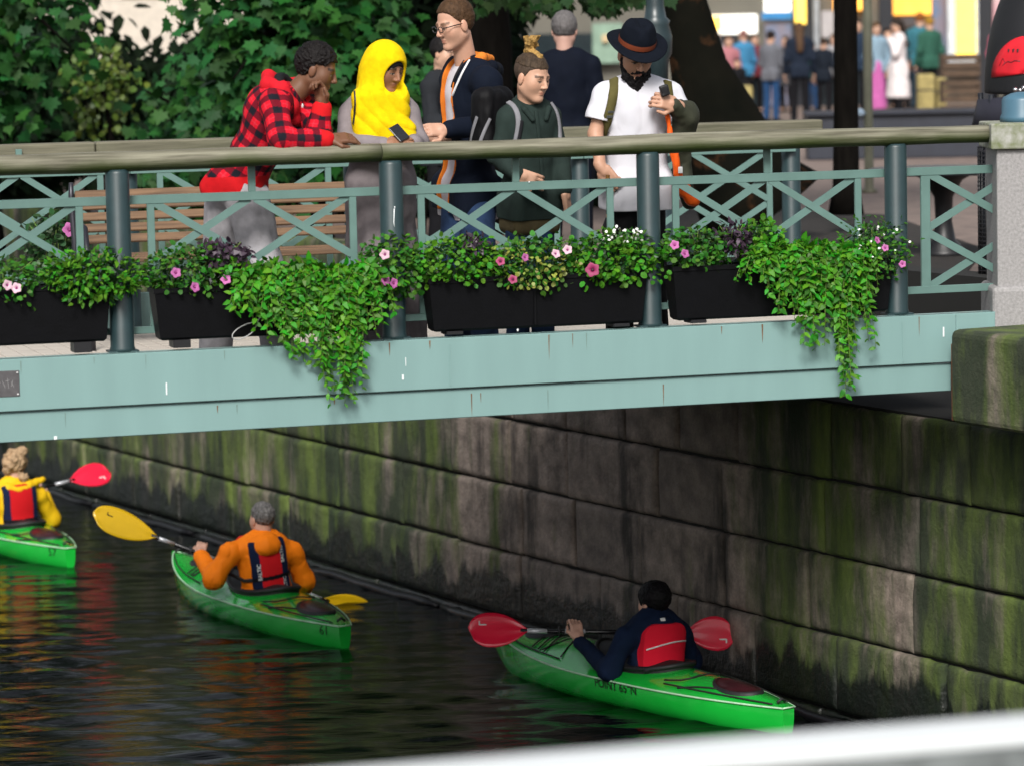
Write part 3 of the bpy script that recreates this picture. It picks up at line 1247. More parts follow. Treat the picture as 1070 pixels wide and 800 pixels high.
def flower_box(px0, px1, py0, py1, label, wire=False):
    """px0..px1 along the rim, py0 rim height and py1 base height at the left end"""
    s0, s1 = s_of(px0, py0, -.1), s_of(px1, py0, -.1)
    z1 = (PB(px0, py0, -.1) - B0).z
    z0 = max((PB(px0, py1, -.1) - B0).z, .02)
    sm = (s0 + s1) / 2
    r = empty('flower_box', B(sm, 0, z0), label, 'flower box', 'black flower boxes along the bridge railing', M=Matrix.Translation(E * sm) @ BM)
    tp, bt = [], []
    h = z1 - z0
    prof = [(0, 0.0), (.02, .005), (1, .0)]
    mb = MB()
    hw, hd, hw2, hd2 = (s1 - s0) / 2, .092, (s1 - s0) / 2 - .035, .066
    rows = []
    for z, w_, d_ in ((z0, hw2 - .015, hd2 - .012), (z0 + .014, hw2, hd2), (z1 - .03, hw - .008, hd - .006), (z1 - .028, hw, hd), (z1, hw, hd), (z1, hw - .012, hd - .012), (z1 - .05, hw - .016, hd - .016)):
        rows.append([B(sm - w_, -.02 - d_, z), B(sm, -.02 - d_ - .003, z), B(sm + w_, -.02 - d_, z), B(sm + w_, -.02 + d_, z), B(sm - w_, -.02 + d_, z), B(sm - w_, -.02 - d_, z)])
    mb.grid(rows, False)
    mb.bm.faces.new([mb.bm.verts.new(p) for p in rows[0][:-1]])
    bmesh.ops.remove_doubles(mb.bm, verts=mb.bm.verts[:], dist=.0005)
    # joint between the two halves, and moulded ribs
    for q in (.48,):
        mb.box(B(s0 + (s1 - s0) * q, -.02 - .083, (z0 + z1) / 2 - .01), (.016, .014, h - .05), BF, .003)
    mb.build('trough', M_plastic, r)
    for q in (.12, .88):
        mb = MB()
        mb.box(B(s0 + (s1 - s0) * q, -.02, z0 / 2 + .006), (.10, .13, max(z0 - .012, .006)), BF, .003)
        mb.build('foot', M_black, r)
    mb = MB()
    mb.box(B(sm, -.02, z1 - .045), (2 * hw - .06, 2 * hd - .05, .03), BF)
    mb.build('soil', M_soil, r)
    if wire:
        mb = MB()
        c = PB(256, 346, -.135)
        pts = [c + E * (.075 * math.cos(a) * (1 + .1 * math.sin(a))) + Z3 * (.035 * math.sin(a) + .03 * math.cos(a)) for a in [k * .35 for k in range(17)]]
        mb.tube(pts, .0035, 6)
        mb.tube([pts[-1], pts[-1] + E * .06 + Z3 * .10 + N * .06, pts[-1] + E * .10 + Z3 * .16 + N * .09], .0035, 6)
        mb.build('wire', mat('pale_cable', (.5, .5, .5), rough=.5), r)
    return r, z1


flower_box(-150, 117, 307, 369, 'black flower box farthest to the left in front of the railing')
flower_box(160, 400, 302, 357, 'black flower box with a loop of cable below the first big trailing plant', True)
flower_box(447, 677, 292, 348, 'black flower box between the posts under boy and glasses man, plants not trailing')
flower_box(702, 934, 279, 336, 'black flower box under the vine next to the granite pillar')


def flower(pts, m, parent, size=.03, name='flower'):
    """five-lobed petunia trumpets, each one a part"""
    for p, nrm in pts:
        nrm = unit(nrm)
        x = unit(nrm.cross(Z3))
        y = nrm.cross(x)
        bm_ = MB()
        ring0 = [p - nrm * size * .5]
        P = []
        for k in range(21):
            a = k * 2 * math.pi / 20
            w = 1 + .13 * math.cos(5 * a)
            P.append([p - nrm * size * .45 + (x * math.cos(a) + y * math.sin(a)) * size * .12,
                      p + (x * math.cos(a) + y * math.sin(a)) * size * .45 * w + nrm * size * .05,
                      p + (x * math.cos(a) + y * math.sin(a)) * size * .95 * w - nrm * size * .02])
        bm_.grid(P)
        fo = bm_.build(name, m, parent)
        b2 = MB()
        b2.ball(p - nrm * size * .2, size * .26, 1)
        b2.build('flower_centre', M_eye if m is not M_mag else mat('flower_dark', (.05, .005, .02)), fo)


def mound(name, label, cat, px0, px1, py0, py1, m, n, size, tmpl=LEAF_ROUND, tc=-.03, td=.15, flowers=(), group=None, tag_o=True, stems=True):
    """a bushy plant filling an oval of the railing plane, rooted in the box"""
    c = PB((px0 + px1) / 2, (py0 + py1) / 2, tc)
    hw = (PB(px1, (py0 + py1) / 2, tc) - c).length
    hz = abs((PB((px0 + px1) / 2, py0, tc) - c).z)
    root = empty(name, c - Z3 * hz * .6, label, cat, group)
    d = rnd_dirs(n)
    rad = RNG.uniform(.45, 1.0, n) ** .6
    lump = 1 + .25 * vnoise(d[:, 0] * 2, d[:, 1] * 2, d[:, 2] * 2, 1.7, int(px0))
    q = d * (rad * lump)[:, None]
    pos = np.array(c)[None] + q[:, :1] * np.array(E)[None] * hw + q[:, 1:2] * np.array(N)[None] * td + q[:, 2:3] * np.array(Z3)[None] * hz
    nor = d + np.array([0, -.35, .9])[None] + RNG.normal(size=(n, 3)) * .45
    ax = q * np.array([1, 1, .5])[None] + RNG.normal(size=(n, 3)) * .55 + np.array([0, 0, -.15])[None]
    leaves('foliage', pos, ax, nor, size * RNG.uniform(.6, 1.25, n), tmpl, m, root)
    m2 = int(n * .55)
    d2 = rnd_dirs(m2)
    q2 = d2 * (RNG.uniform(.2, .82, m2) ** .6)[:, None]
    pos2 = np.array(c)[None] + q2[:, :1] * np.array(E)[None] * hw + q2[:, 1:2] * np.array(N)[None] * td * .9 + q2[:, 2:3] * np.array(Z3)[None] * hz
    leaves('inner_foliage', pos2, RNG.normal(size=(m2, 3)), RNG.normal(size=(m2, 3)) + np.array([0, -.4, .5]), size * RNG.uniform(.5, 1.3, m2), LEAF_OVAL, M_lf_dark if m is not M_lf_purple else m, root)  # inner leaves coloured darker, painting shade into the depth of the mound
    if stems:
        mb = MB()
        for k in range(9):
            a = RNG.uniform(-1, 1)
            p = c + E * a * hw * .7 + N * RNG.uniform(-.5, .5) * td + Z3 * hz * RNG.uniform(.2, .9)
            mb.tube([c - Z3 * hz * .7 + E * a * hw * .5, (c + p) / 2 + E * a * .02, p], [.004, .003, .002], 5)
        mb.build('stems', M_stem, root)
    for fm, lst, fs_ in flowers:
        pts = []
        for px, py in lst:
            p = PB(px, py, tc - td * .95 - .012)
            pts.append((p, -N * 1.0 + Z3 * RNG.uniform(.1, .5) + E * RNG.uniform(-.5, .5)))
        flower(pts, fm, root, fs_)
    return root


G_P = 'leafy plants growing in the flower boxes'
mound('petunia_plant', 'dark green petunia with pinkish white blooms at the far left box', 'petunia', -60, 52, 268, 325, M_lf_mid, 620, .036, LEAF_ROUND,
      flowers=((M_palepink, [(8, 298), (17, 301)], .03),))
mound('mint_plant', 'bright green bushy herb spilling over the leftmost bridge post', 'herb', 42, 148, 260, 319, M_lf_bright, 900, .046, LEAF_OVAL, tc=-.07)
mound('petunia_plant', 'small leaved petunia with three pink blooms below the plaid hoodie man', 'petunia', 140, 262, 256, 312, M_lf_mid, 820, .034, LEAF_ROUND,
      flowers=((M_pink, [(184, 285), (204, 300), (236, 292)], .030),))
mound('coleus_plant', 'dark purple leaved plant in the box under the plaid hoodie man', 'coleus', 206, 262, 250, 285, M_lf_purple, 240, .052, LEAF_OVAL)
mound('petunia_plant', 'petunia with pale and magenta blooms spilling over the post below the woman', 'petunia', 374, 442, 246, 318, M_lf_mid, 640, .037, LEAF_ROUND, tc=-.06,
      flowers=((M_pink, [(403, 293), (412, 296)], .030), (M_palepink, [(402, 266)], .03)))
mound('petunia_plant', 'green petunia without blooms at the left end of the middle box', 'petunia', 424, 532, 247, 300, M_lf_bright, 820, .036, LEAF_ROUND, tc=-.05)
mound('coleus_plant', 'small purple leaved plant half hidden among the middle box petunias', 'coleus', 478, 508, 244, 266, M_lf_purple, 90, .045, LEAF_OVAL)
mound('petunia_plant', 'yellow speckled plant with purple blooms in the centre of the middle box', 'petunia', 508, 606, 252, 303, M_lf_yellow, 330, .028, LEAF_ROUND, tc=-.07,
      flowers=((M_mag, [(523, 273), (536, 292)], .027), (M_pink, [(549, 269)], .024), (M_palepink, [(581, 265), (593, 261)], .028)))
mound('petunia_plant', 'mid green petunia behind the yellow speckled plant', 'petunia', 500, 620, 246, 306, M_lf_mid, 760, .036, LEAF_ROUND, tc=-.03)
mound('petunia_plant', 'bright petunia with one dark magenta bloom at the right of the middle box', 'petunia', 588, 698, 242, 300, M_lf_bright, 900, .037, LEAF_ROUND, tc=-.05,
      flowers=((M_mag, [(619, 282)], .042),))
aly = mound('alyssum_plant', 'low plant with tiny white flower heads right of the middle box', 'alyssum', 622, 676, 238, 262, M_lf_mid, 200, .026, LEAF_OVAL)
p_ = np.array([tuple(PB(RNG.uniform(628, 672), RNG.uniform(238, 254), RNG.uniform(-.16, 0))) for _ in range(46)])
leaves('blossom', p_, rnd_dirs(46), rnd_dirs(46) * .5 + np.array([0, -1, .6]), .02, LEAF_ROUND, M_wpetal, aly)
mound('petunia_plant', 'petunia with two pink blooms right of the bearded man post', 'petunia', 686, 770, 236, 284, M_lf_mid, 600, .036, LEAF_ROUND,
      flowers=((M_pink, [(705, 256), (716, 265)], .028),))
mound('coleus_plant', 'purple leaved plant standing left of the right hand trailing plant', 'coleus', 750, 784, 232, 266, M_lf_purple, 170, .045, LEAF_OVAL, tc=-.06)
mound('petunia_plant', 'green petunia between the purple plant and the right hand trailing plant', 'petunia', 772, 820, 228, 282, M_lf_bright, 420, .038, LEAF_ROUND)
al2 = mound('alyssum_plant', 'bush with tiny pale flowers and two magenta blooms at the last post', 'alyssum', 872, 952, 226, 296, M_lf_mid, 700, .034, LEAF_OVAL, tc=-.06,
            flowers=((M_pink, [(925, 259), (943, 276), (917, 251)], .022),))
p_ = np.array([tuple(PB(RNG.uniform(896, 950), RNG.uniform(232, 268), RNG.uniform(-.24, -.12))) for _ in range(26)])
leaves('blossom', p_, rnd_dirs(26), rnd_dirs(26) * .5 + np.array([0, -1, .6]), .018, LEAF_ROUND, M_wpetal, al2)


def vine(label, px0, px1, py0, py1, tips, n_str, seed, lead=None):
    """trailing plant: strands leave the box, arch over its rim and hang; leaves alternate along them"""
    rg = np.random.default_rng(seed)
    fl_ = float
    c = PB((px0 + px1) / 2, py0 + 25, -.03)
    root = empty('trailing_vine', c, label, 'trailing plant')
    pos, axs, nrs, szs = [], [], [], []
    mb = MB()
    for k in range(n_str):
        f = rg.uniform(0, 1)
        sx = px0 + (px1 - px0) * f
        if lead and k < 9:
            tx, ty = lead[0] + rg.normal() * 6, lead[1] - rg.uniform(0, 50) * (k > 1)
        else:
            tx = sx + rg.normal() * 18
            lim = np.interp(tx, [a for a, _ in tips], [b for _, b in tips])
            ty = py0 + 15 + (lim - py0 - 15) * rg.uniform(.15, 1.0) ** .8
            tx = tx + rg.normal() * 6
        a = PB(sx, py0 + rg.uniform(25, 50), rg.uniform(-.06, .05))
        b = PB(sx + (tx - sx) * .3, py0 + rg.uniform(0, 26), rg.uniform(-.22, -.08))
        e_ = PB(tx, ty, rg.uniform(-.27, -.14))
        mid = PB(tx * .8 + sx * .2, py0 + (ty - py0) * .45, rg.uniform(-.28, -.16))
        path = []
        for t in np.linspace(0, 1, 16):
            u = 1 - t
            path.append(a * u ** 3 + b * (3 * u * u * t) + mid * (3 * u * t * t) + e_ * t ** 3)
        mb.tube(path, [.0035 * (1 - .6 * i / 15) for i in range(16)], 5)
        L = sum((path[i + 1] - path[i]).length for i in range(15))
        nl = max(5, int(L / .019))
        for i in range(nl):
            t = (i + .5) / nl * 15
            i0 = min(int(t), 14)
            p = path[i0].lerp(path[i0 + 1], t - i0)
            d = unit(path[i0 + 1] - path[i0])
            side = unit(d.cross(N)) * (1 if i % 2 else -1)
            ax = side * .8 + d * .5 - N * fl_(rg.uniform(0, .7)) + V(rg.normal(size=3) * .3) - Z3 * .15
            pos.append(tuple(p))
            axs.append(tuple(ax))
            nrs.append(tuple(-N * .8 + Z3 * .75 + V(rg.normal(size=3) * .4)))
            szs.append(.066 * rg.uniform(.5, 1.25) * (1 - .25 * i / nl))
    mb.build('stems', M_stem, root)
    leaves('foliage', np.array(pos), np.array(axs), np.array(nrs), np.array(szs), LEAF_OVAL, M_lf_vine, root)
    return root


vine('large light green trailing plant hanging over the girder below the plaid man', 256, 388, 258, 425,
     [(236, 310), (262, 340), (300, 372), (330, 395), (360, 420), (390, 405), (402, 330)], 150, 3, lead=(361, 424))
vine('light green trailing plant with one long tail near the granite pillar', 800, 915, 236, 415,
     [(785, 300), (815, 330), (850, 365), (880, 385), (908, 360), (925, 310)], 130, 4, lead=(884, 414))
# flower box on the far railing, of which a bloom shows
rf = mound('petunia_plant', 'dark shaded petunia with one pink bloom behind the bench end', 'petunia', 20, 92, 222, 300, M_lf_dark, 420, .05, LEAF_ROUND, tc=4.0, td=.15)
flower([(PB(73, 240, 3.83), -N + Z3 * .3)], M_pink, rf, .05)

# =================================================================== trees, bushes
M_bark = mat('dark_bark', (0.007, 0.006, 0.005), rough=.95, spec=.05, scale=7, stretch=(3, 3, .6), bump=.9, bscale=12, var=.35)
M_bark2 = mat('plane_bark', (0.007, 0.0065, 0.0045), rough=.95, spec=.05, scale=2.2, col2=(0.003, 0.0035, 0.0025), bump=.8, bscale=8, contrast=1.6)
M_maple = mat('maple_leaf', (0.012, 0.082, 0.011), rough=.6, var=.12, island=.5, trans=.22, spec=.25)
M_linden = mat('linden_leaf', (0.10, 0.17, 0.02), rough=.45, var=.15, island=.5, trans=.35)
M_backdrop = mat('shade_backdrop_leaf', (0.004, 0.012, 0.004), rough=.8, spec=.1, var=.2, island=.4)
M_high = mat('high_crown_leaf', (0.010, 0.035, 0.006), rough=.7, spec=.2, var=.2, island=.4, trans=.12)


def trunk(mb, pts, rs, wob=.0, n=16):
    mb.tube(pts, rs, n)


def crown_pts(c, r, n, seed, shell=.45, clump=0, cut=None):
    rg = np.random.default_rng(seed)
    d = rg.normal(size=(n, 3))
    d /= np.linalg.norm(d, axis=1, keepdims=True)
    rad = rg.uniform(shell, 1, n) ** .7
    lump = 1 + .3 * vnoise(d[:, 0], d[:, 1], d[:, 2], 2.2, seed) + .15 * vnoise(d[:, 0], d[:, 1], d[:, 2], 5.5, seed + 1)
    q = d * (rad * lump)[:, None]
    # gather into sprays
    if clump:
        cen = q[rg.integers(0, n, clump)]
        q = .35 * q + .65 * cen[rg.integers(0, clump, n)] + rg.normal(size=(n, 3)) * .05
    return np.array(c)[None] + q * np.array(r)[None], d, rg


def maple(name, label, c, r, n, size, m, base, tr, seed, tmpl=LEAF_MAPLE, clump=0, limbs=6, shell=.45, group=None, tilt=.7, cat='tree'):
    root = empty(name, base, label, cat, group)
    pts, d, rg = crown_pts(c, r, n, seed, shell, clump)
    nor = d * .4 + np.array([0, -.75, .85])[None] + rg.normal(size=(n, 3)) * .42
    ax = d * .35 + np.array([0, -.25, -.75])[None] + rg.normal(size=(n, 3)) * .5
    leaves('crown', pts, ax, nor, size * rg.uniform(.65, 1.2, n), tmpl, m, root)
    mb = MB()
    c = V(c)
    top = V((c.x, c.y, c.z + r[2] * .3))
    mid = V(base).lerp(top, .5) + V((rg.normal() * .12, 0, 0))
    mb.tube([V(base) - Z3 * .05, V(base) + Z3 * .25, mid, top], [tr * 1.6, tr * 1.1, tr * .85, tr * .4], 14)
    mb.build('trunk', M_bark, root)
    for k in range(limbs):
        a = rg.uniform(0, 6.28)
        e_ = c + V((math.cos(a) * r[0] * .7, math.sin(a) * r[1] * .7, rg.uniform(-.4, .6) * r[2]))
        st = V(base).lerp(top, rg.uniform(.45, .85))
        mb = MB()
        mb.tube([st, (st + e_) / 2 + Z3 * .15 * r[2], e_], [tr * .4, tr * .25, tr * .08], 8)
        mb.build('limb', M_bark, root)
    return root


GND = ZD
mpl = maple('maple_tree', 'dense leafy maple with big lobed leaves behind the plaid man and the woman', PY(315, 40, 32.6), (1.32, .9, 1.75), 2500, .16, M_maple,
            V((PY(330, 150, 32.9).x, 33.0, GND)), .11, 21, clump=230)
maple('maple_tree', 'sparser shaded maple at the upper left corner above the canal', PY(-20, 10, 33.5), (1.35, 1.1, 1.5), 1150, .155, M_maple,
      V((PY(-20, 100, 34).x, 34.3, GND)), .10, 22, clump=150)
maple('maple_tree', 'maple boughs low behind the far handrail at the middle left', PY(205, 150, 34.6), (.75, .8, 1.0), 620, .15, M_maple,
      V((PY(205, 150, 34.8).x, 35.0, GND)), .07, 23, clump=90)
maple('linden_bush', 'loose bush with small yellowish leaves between the two left maples', PY(105, 95, 36.5), (.55, .5, .75), 520, .075, M_linden,
      V((PY(105, 95, 36.5).x, 36.5, GND)), .04, 24, LEAF_ROUND, clump=70, limbs=4, shell=.2, cat='bush')
maple('maple_bush', 'bright low leafy bush between the woman and the man in glasses', PY(437, 120, 30.6), (.33, .4, .55), 420, .12, M_maple,
      V((PY(437, 100, 30.6).x, 30.6, GND)), .03, 25, clump=50, limbs=3, cat='bush')
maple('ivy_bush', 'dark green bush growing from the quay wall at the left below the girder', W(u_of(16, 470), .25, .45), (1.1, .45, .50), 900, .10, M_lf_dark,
      W(u_of(16, 470), .05, .1), .03, 26, LEAF_ROUND, clump=60, limbs=2, cat='bush')


def backdrop(label, px0, px1, D, z1, n, seed, size=.23):  # near-black leaf mass added to stand in for the shade behind the trees
    a, b2 = PY(px0, 200, D), PY(px1, 200, D)
    c = V(((a.x + b2.x) / 2, D, (GND + z1) / 2 - .15))
    return maple('shade_backdrop', label, c, ((b2.x - a.x) / 2, .9, (z1 - GND) / 2 + .2), int(n * 1.35), size, M_backdrop, V((c.x, D, GND)), .12, seed, LEAF_OVAL, limbs=3, shell=.1,
                 group='dark leaf backdrops added as shade behind the maples')


backdrop('dark evergreen leaves added as shade at the far left behind the maples', -230, 138, 39.0, 5.0, 4200, 31)
backdrop('dark evergreen leaves added as shade behind the plaid man and the maple', 85, 340, 40.0, 4.05, 3600, 32)
backdrop('dark evergreen leaves added as shade behind the yellow headscarf', 270, 500, 39.0, 5.4, 3600, 33)
backdrop('dark evergreen leaves added as shade behind the man in glasses', 400, 560, 38.0, 5.2, 3200, 34)
backdrop('low dark evergreen leaves added as shade behind the broad man in the navy coat', 500, 690, 40.0, 3.35, 2600, 35)
backdrop('dark evergreen leaves added as shade between the glasses man and the topknot boy', 470, 548, 37.0, 4.6, 1500, 36)

# the two great trunks, the thin one and their common high crowns
t1 = empty('plane_tree', V((PY(762, 200, 33).x, 33, GND)), 'huge dark leaning trunk with orange brown bark patches behind the bearded man', 'tree')
mb = MB()
cx = [(800, 224, .62), (775, 190, .48), (747, 120, .37), (730, 70, .26), (714, 0, .205), (708, -80, .195), (700, -330, .18)]
mb.tube([PY(px, py, 33) for px, py, _ in cx], [r for *_, r in cx], 28)
tk = mb.build('trunk', M_bark2, t1)
_nt = M_bark2.node_tree
_bs = _nt.nodes['Principled BSDF']
_src = _bs.inputs['Base Color'].links[0].from_socket
_tc = _nt.nodes.new('ShaderNodeTexCoord')
_nz = _nt.nodes.new('ShaderNodeTexNoise')
_nz.inputs['Scale'].default_value = 2.6
_nz.inputs['Detail'].default_value = 7
_nt.links.new(_tc.outputs['Object'], _nz.inputs['Vector'])
_mr = _nt.nodes.new('ShaderNodeMapRange')
_mr.inputs['From Min'].default_value = .60
_mr.inputs['From Max'].default_value = .66
_nt.links.new(_nz.outputs['Fac'], _mr.inputs['Value'])
_mx = _nt.nodes.new('ShaderNodeMix')
_mx.data_type = 'RGBA'
_nt.links.new(_mr.outputs[0], _mx.inputs['Factor'])
_nt.links.new(_src, _mx.inputs['A'])
_mx.inputs['B'].default_value = (.04, .019, .009, 1)
_nt.links.new(_mx.outputs['Result'], _bs.inputs['Base Color'])
hp, hd, hr = crown_pts(PY(640, -330, 33), (3.4, 2.4, 1.5), 4200, 41, .2, 300)  # overhead crown out of view, put in to shade the trunk
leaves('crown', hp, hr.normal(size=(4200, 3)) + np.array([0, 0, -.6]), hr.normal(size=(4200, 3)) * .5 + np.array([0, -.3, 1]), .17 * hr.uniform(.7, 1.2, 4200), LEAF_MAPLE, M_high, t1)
for k, (px, py) in enumerate(((560, -60), (610, -25), (645, -40), (680, -60))):
    mb = MB()
    mb.tube([PY(706, -230, 33), PY((px + 706) / 2, -190, 32.6), PY(px, py, 32.0)], [.09, .05, .012], 8)
    mb.build('limb', M_bark, t1)
# hanging sprays at the upper edge of the picture
sp_n = 340
cl = [(548, -4, 20), (570, 2, 14), (600, -14, 26), (632, 2, 16), (655, -2, 18), (520, 0, 20), (628, 10, 8), (582, 8, 8)]
pp_ = []
for k in range(sp_n):
    px, py, sg = cl[k % len(cl)]
    pp_.append(tuple(PY(px + RNG.normal() * sg, py + RNG.normal() * sg * .42 - 4, 31.5 + RNG.normal() * .5)))
leaves('hanging_leaves', np.array(pp_), RNG.normal(size=(sp_n, 3)) * .5 + np.array([0, 0, -1]), RNG.normal(size=(sp_n, 3)) * .5 + np.array([0, -.7, .7]), .12 * RNG.uniform(.7, 1.2, sp_n), LEAF_MAPLE, M_high, t1)

t2 = empty('park_tree', V((PY(884, 214, 33.8).x, 33.8, GND)), 'straight slim black tree trunk between the shoppers', 'tree')
mb = MB()
mb.tube([PY(884, 224, 33.8), PY(884, 195, 33.8), PY(884, 100, 33.8), PY(883, -60, 33.8), PY(882, -330, 33.8)], [.17, .125, .112, .105, .08], 16)
mb.build('trunk', M_bark, t2)
hp, hd, hr = crown_pts(PY(930, -420, 34.5), (2.6, 2.2, 1.3), 2600, 42, .2, 200)
leaves('crown', hp, hr.normal(size=(2600, 3)), hr.normal(size=(2600, 3)) * .5 + np.array([0, 0, 1]), .17, LEAF_MAPLE, M_high, t2)

t3 = empty('park_tree', V((PY(505, 214, 35).x, 35, GND)), 'dark trunk in deep shade behind the boy with the bun', 'tree')
mb = MB()
mb.tube([V((PY(505, 214, 35).x, 35, GND - .05)), PY(505, 150, 35), PY(508, 50, 35), PY(500, -60, 35), PY(480, -300, 35)], [.45, .30, .25, .22, .14], 18)
mb.build('trunk', M_bark, t3)
hp, hd, hr = crown_pts(PY(400, -370, 35.5), (3.0, 2.4, 1.5), 3600, 43, .2, 260)  # high crown above the frame, added to shade the left trees
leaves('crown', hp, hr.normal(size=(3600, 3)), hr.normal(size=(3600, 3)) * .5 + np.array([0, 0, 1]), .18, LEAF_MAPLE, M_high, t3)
# =================================================================== the square behind: shops, lamps, cart
def fx(px, D):
    return PY(px, 100, D).x


def fz(py, D, px=850):
    return PY(px, py, D).z


DS = 76.0
M_wallpale = mat('pale_render', (.13, .122, .10), rough=.85, var=.1, scale=2)
M_dark = mat('dark_frame', (.012, .014, .02), rough=.4)
M_yel = mat('lit_yellow_panel', (.8, .5, .08), rough=.4, emit=(1, .62, .08), estr=1.6)
M_org = mat('lit_orange_window', (.7, .3, .05), rough=.4, emit=(1, .42, .05), estr=1.3, var=.4, scale=3)
M_lit = mat('lit_white_window', (.8, .8, .75), rough=.4, emit=(1, .95, .85), estr=1.0)
M_blue = mat('blue_sign', (.03, .22, .50), rough=.4)
M_bluep = mat('blue_poster', (.08, .16, .28), rough=.4, var=.4, scale=3, col2=(.25, .16, .14))
M_grey = mat('grey_metal_pillar', (.32, .34, .36), rough=.5)
M_glass = mat('dark_glass', (.02, .03, .035), rough=.08)

shop = empty('shop_building', V((fx(880, DS), DS, GND)), 'blurred row of lit shop fronts at the back of the square', 'building')


def panel_px(name, px0, px1, py0, py1, m, D=DS, th=.06, parent=shop):
    x0, x1, z1, z0 = fx(px0, D), fx(px1, D), fz(py0, D), fz(py1, D)
    z0 = max(z0, GND + .002)
    mb = MB()
    mb.box(((x0 + x1) / 2, D, (z0 + z1) / 2), (abs(x1 - x0), th, abs(z1 - z0)), None, .008)
    return mb.build(name, m, parent)


mb = MB()
xa, xb = fx(470, DS), fx(1300, DS)
mb.box(((xa + xb) / 2, DS + 3.1, GND + 4.5), (xb - xa, 5.8, 9.0))
mb.box(((xa + xb) / 2, DS + 3.1, GND + 9.2), (xb - xa + .6, 6.4, .4))
mb.build('wall', M_wallpale, shop)
# the row of openings, left to right
panel_px('shop_window', 742, 792, 14, 34, M_lit)
panel_px('lit_sign', 744, 755, 15, 30, M_yel, DS - .12)
panel_px('awning', 738, 770, 34, 46, M_dark, DS - .3, .5)
panel_px('shop_window', 745, 800, 48, 112, M_glass)
panel_px('shop_window', 800, 829, -30, 12, M_lit)
panel_px('shop_sign', 797, 829, 12, 20, M_blue, DS - .12)
panel_px('shop_window', 800, 828, 21, 110, M_bluep)
panel_px('dark_pier', 828, 850, -60, 112, M_dark, DS - .05)
panel_px('lit_sign', 832, 843, -40, 25, M_yel, DS - .2)
panel_px('pier', 851, 857, -60, 112, M_grey, DS - .1)
panel_px('shop_window', 859, 872, 12, 80, mat('pale_poster', (.45, .42, .42), rough=.5, var=.2, scale=2))
panel_px('shop_window', 872, 908, -50, 12, M_org)
panel_px('shop_window', 858, 925, 40, 112, M_glass, DS - .02)
panel_px('dark_pier', 919, 934, -60, 112, M_dark, DS - .1)
panel_px('shop_window', 934, 974, -50, 18, M_org)
panel_px('shop_window', 936, 974, 20, 112, mat('dim_interior', (.05, .06, .07), rough=.3, var=.5, scale=1.5, col2=(.10, .045, .02)))
panel_px('poster', 975, 989, -30, 66, M_bluep, DS - .1)
pf = panel_px('display_frame', 990, 1022, -70, 75, mat('white_frame', (.62, .68, .74), rough=.4), DS - .4, .3)
panel_px('lit_display', 999, 1020, -62, 64, M_yel, DS - .58, .06, pf)
panel_px('dark_pier', 1022, 1037, -70, 116, M_dark, DS - .3)
panel_px('poster', 1038, 1056, -20, 66, mat('pink_poster', (.50, .16, .20), rough=.5, var=.3, scale=2, col2=(.6, .5, .5)), DS - .1)
panel_px('shop_window', 1060, 1200, -30, 110, M_glass)
panel_px('shop_window', 620, 652, 20, 62, mat('pale_green_shutter', (.22, .33, .25), rough=.6), DS - .05)
panel_px('lit_sign', 630, 637, 32, 40, mat('cream_disc', (.6, .45, .25), rough=.6), DS - .15)
for px in (480, 520, 560, 598):
    panel_px('shop_window', px, px + 26, 30, 100, M_glass)
pale = empty('pale_building', V((fx(200, 96), 99, GND)), 'pale building glimpsed through gaps in the maple leaves at the upper left', 'building')
mb = MB()
mb.box((fx(150, 96), 99, GND + 4), (20, 6, 8))
mb.build('wall', mat('cream_render', (.62, .56, .48), rough=.9), pale)
for k in range(7):
    mb = MB()
    mb.box((fx(150, 96) - 7.5 + k * 2.5, 95.98, GND + 3.4), (1.0, .1, 1.5), None, .01)
    mb.build('window', M_glass, pale)

# low dark planter wall before the shoppers
DW = 50.0
lw = MB()
x0, x1 = fx(842, DW), fx(1100, DW)
zt = fz(119, DW, 950)
lw.box(((x0 + x1) / 2, DW, (GND + zt) / 2), (x1 - x0, .5, zt - GND), None, .02, 2)
lw.box(((x0 + x1) / 2, DW - .02, zt + .03), (x1 - x0 + .06, .62, .06), None, .01)
lo = lw.build('low_wall', mat('blue_black_cladding', (.022, .026, .04), rough=.5, var=.2))
tag(lo, 'long low blue black planter wall in front of the shoppers', 'wall')

# straw-coloured sacks and boxes before the shop
for k, (px0, px1, py0, py1, col, nm, lb, ct) in enumerate((
        (958, 976, 80, 114, (.42, .34, .13), 'straw_bale', 'yellowish bale standing right of the white coat woman', 'bale'),
        (978, 988, 84, 112, (.38, .31, .14), 'straw_bale', 'narrow yellowish bale beside the dark crate', 'bale'),
        (764, 786, 88, 118, (.36, .28, .12), 'straw_bale', 'slanting yellowish bale beside the leaning trunk', 'bale'))):
    D = 62
    a, b2 = fx(px0, D), fx(px1, D)
    z1 = fz(py0, D)
    mb = MB()
    mb.box(((a + b2) / 2, D, (GND + z1) / 2), (b2 - a, .35, z1 - GND), None, .04, 3)
    m_ = mat('straw_%d' % 1, (.42, .34, .13), rough=.9, var=.3, scale=8, bump=.5)
    so = empty(nm, V(((a + b2) / 2, D, GND)), lb, ct)
    mb.build('straw', m_, so)
    for q in (.3, .7):
        mb = MB()
        mb.box(((a + b2) / 2, D, GND + (z1 - GND) * q), (b2 - a + .012, .362, .025), None, .004)
        mb.build('twine', M_dark, so)
D = 60
cr = empty('wooden_crate', V((fx(1005, D), D, GND)), 'dark brown stand of crates below the lit yellow display', 'crate')
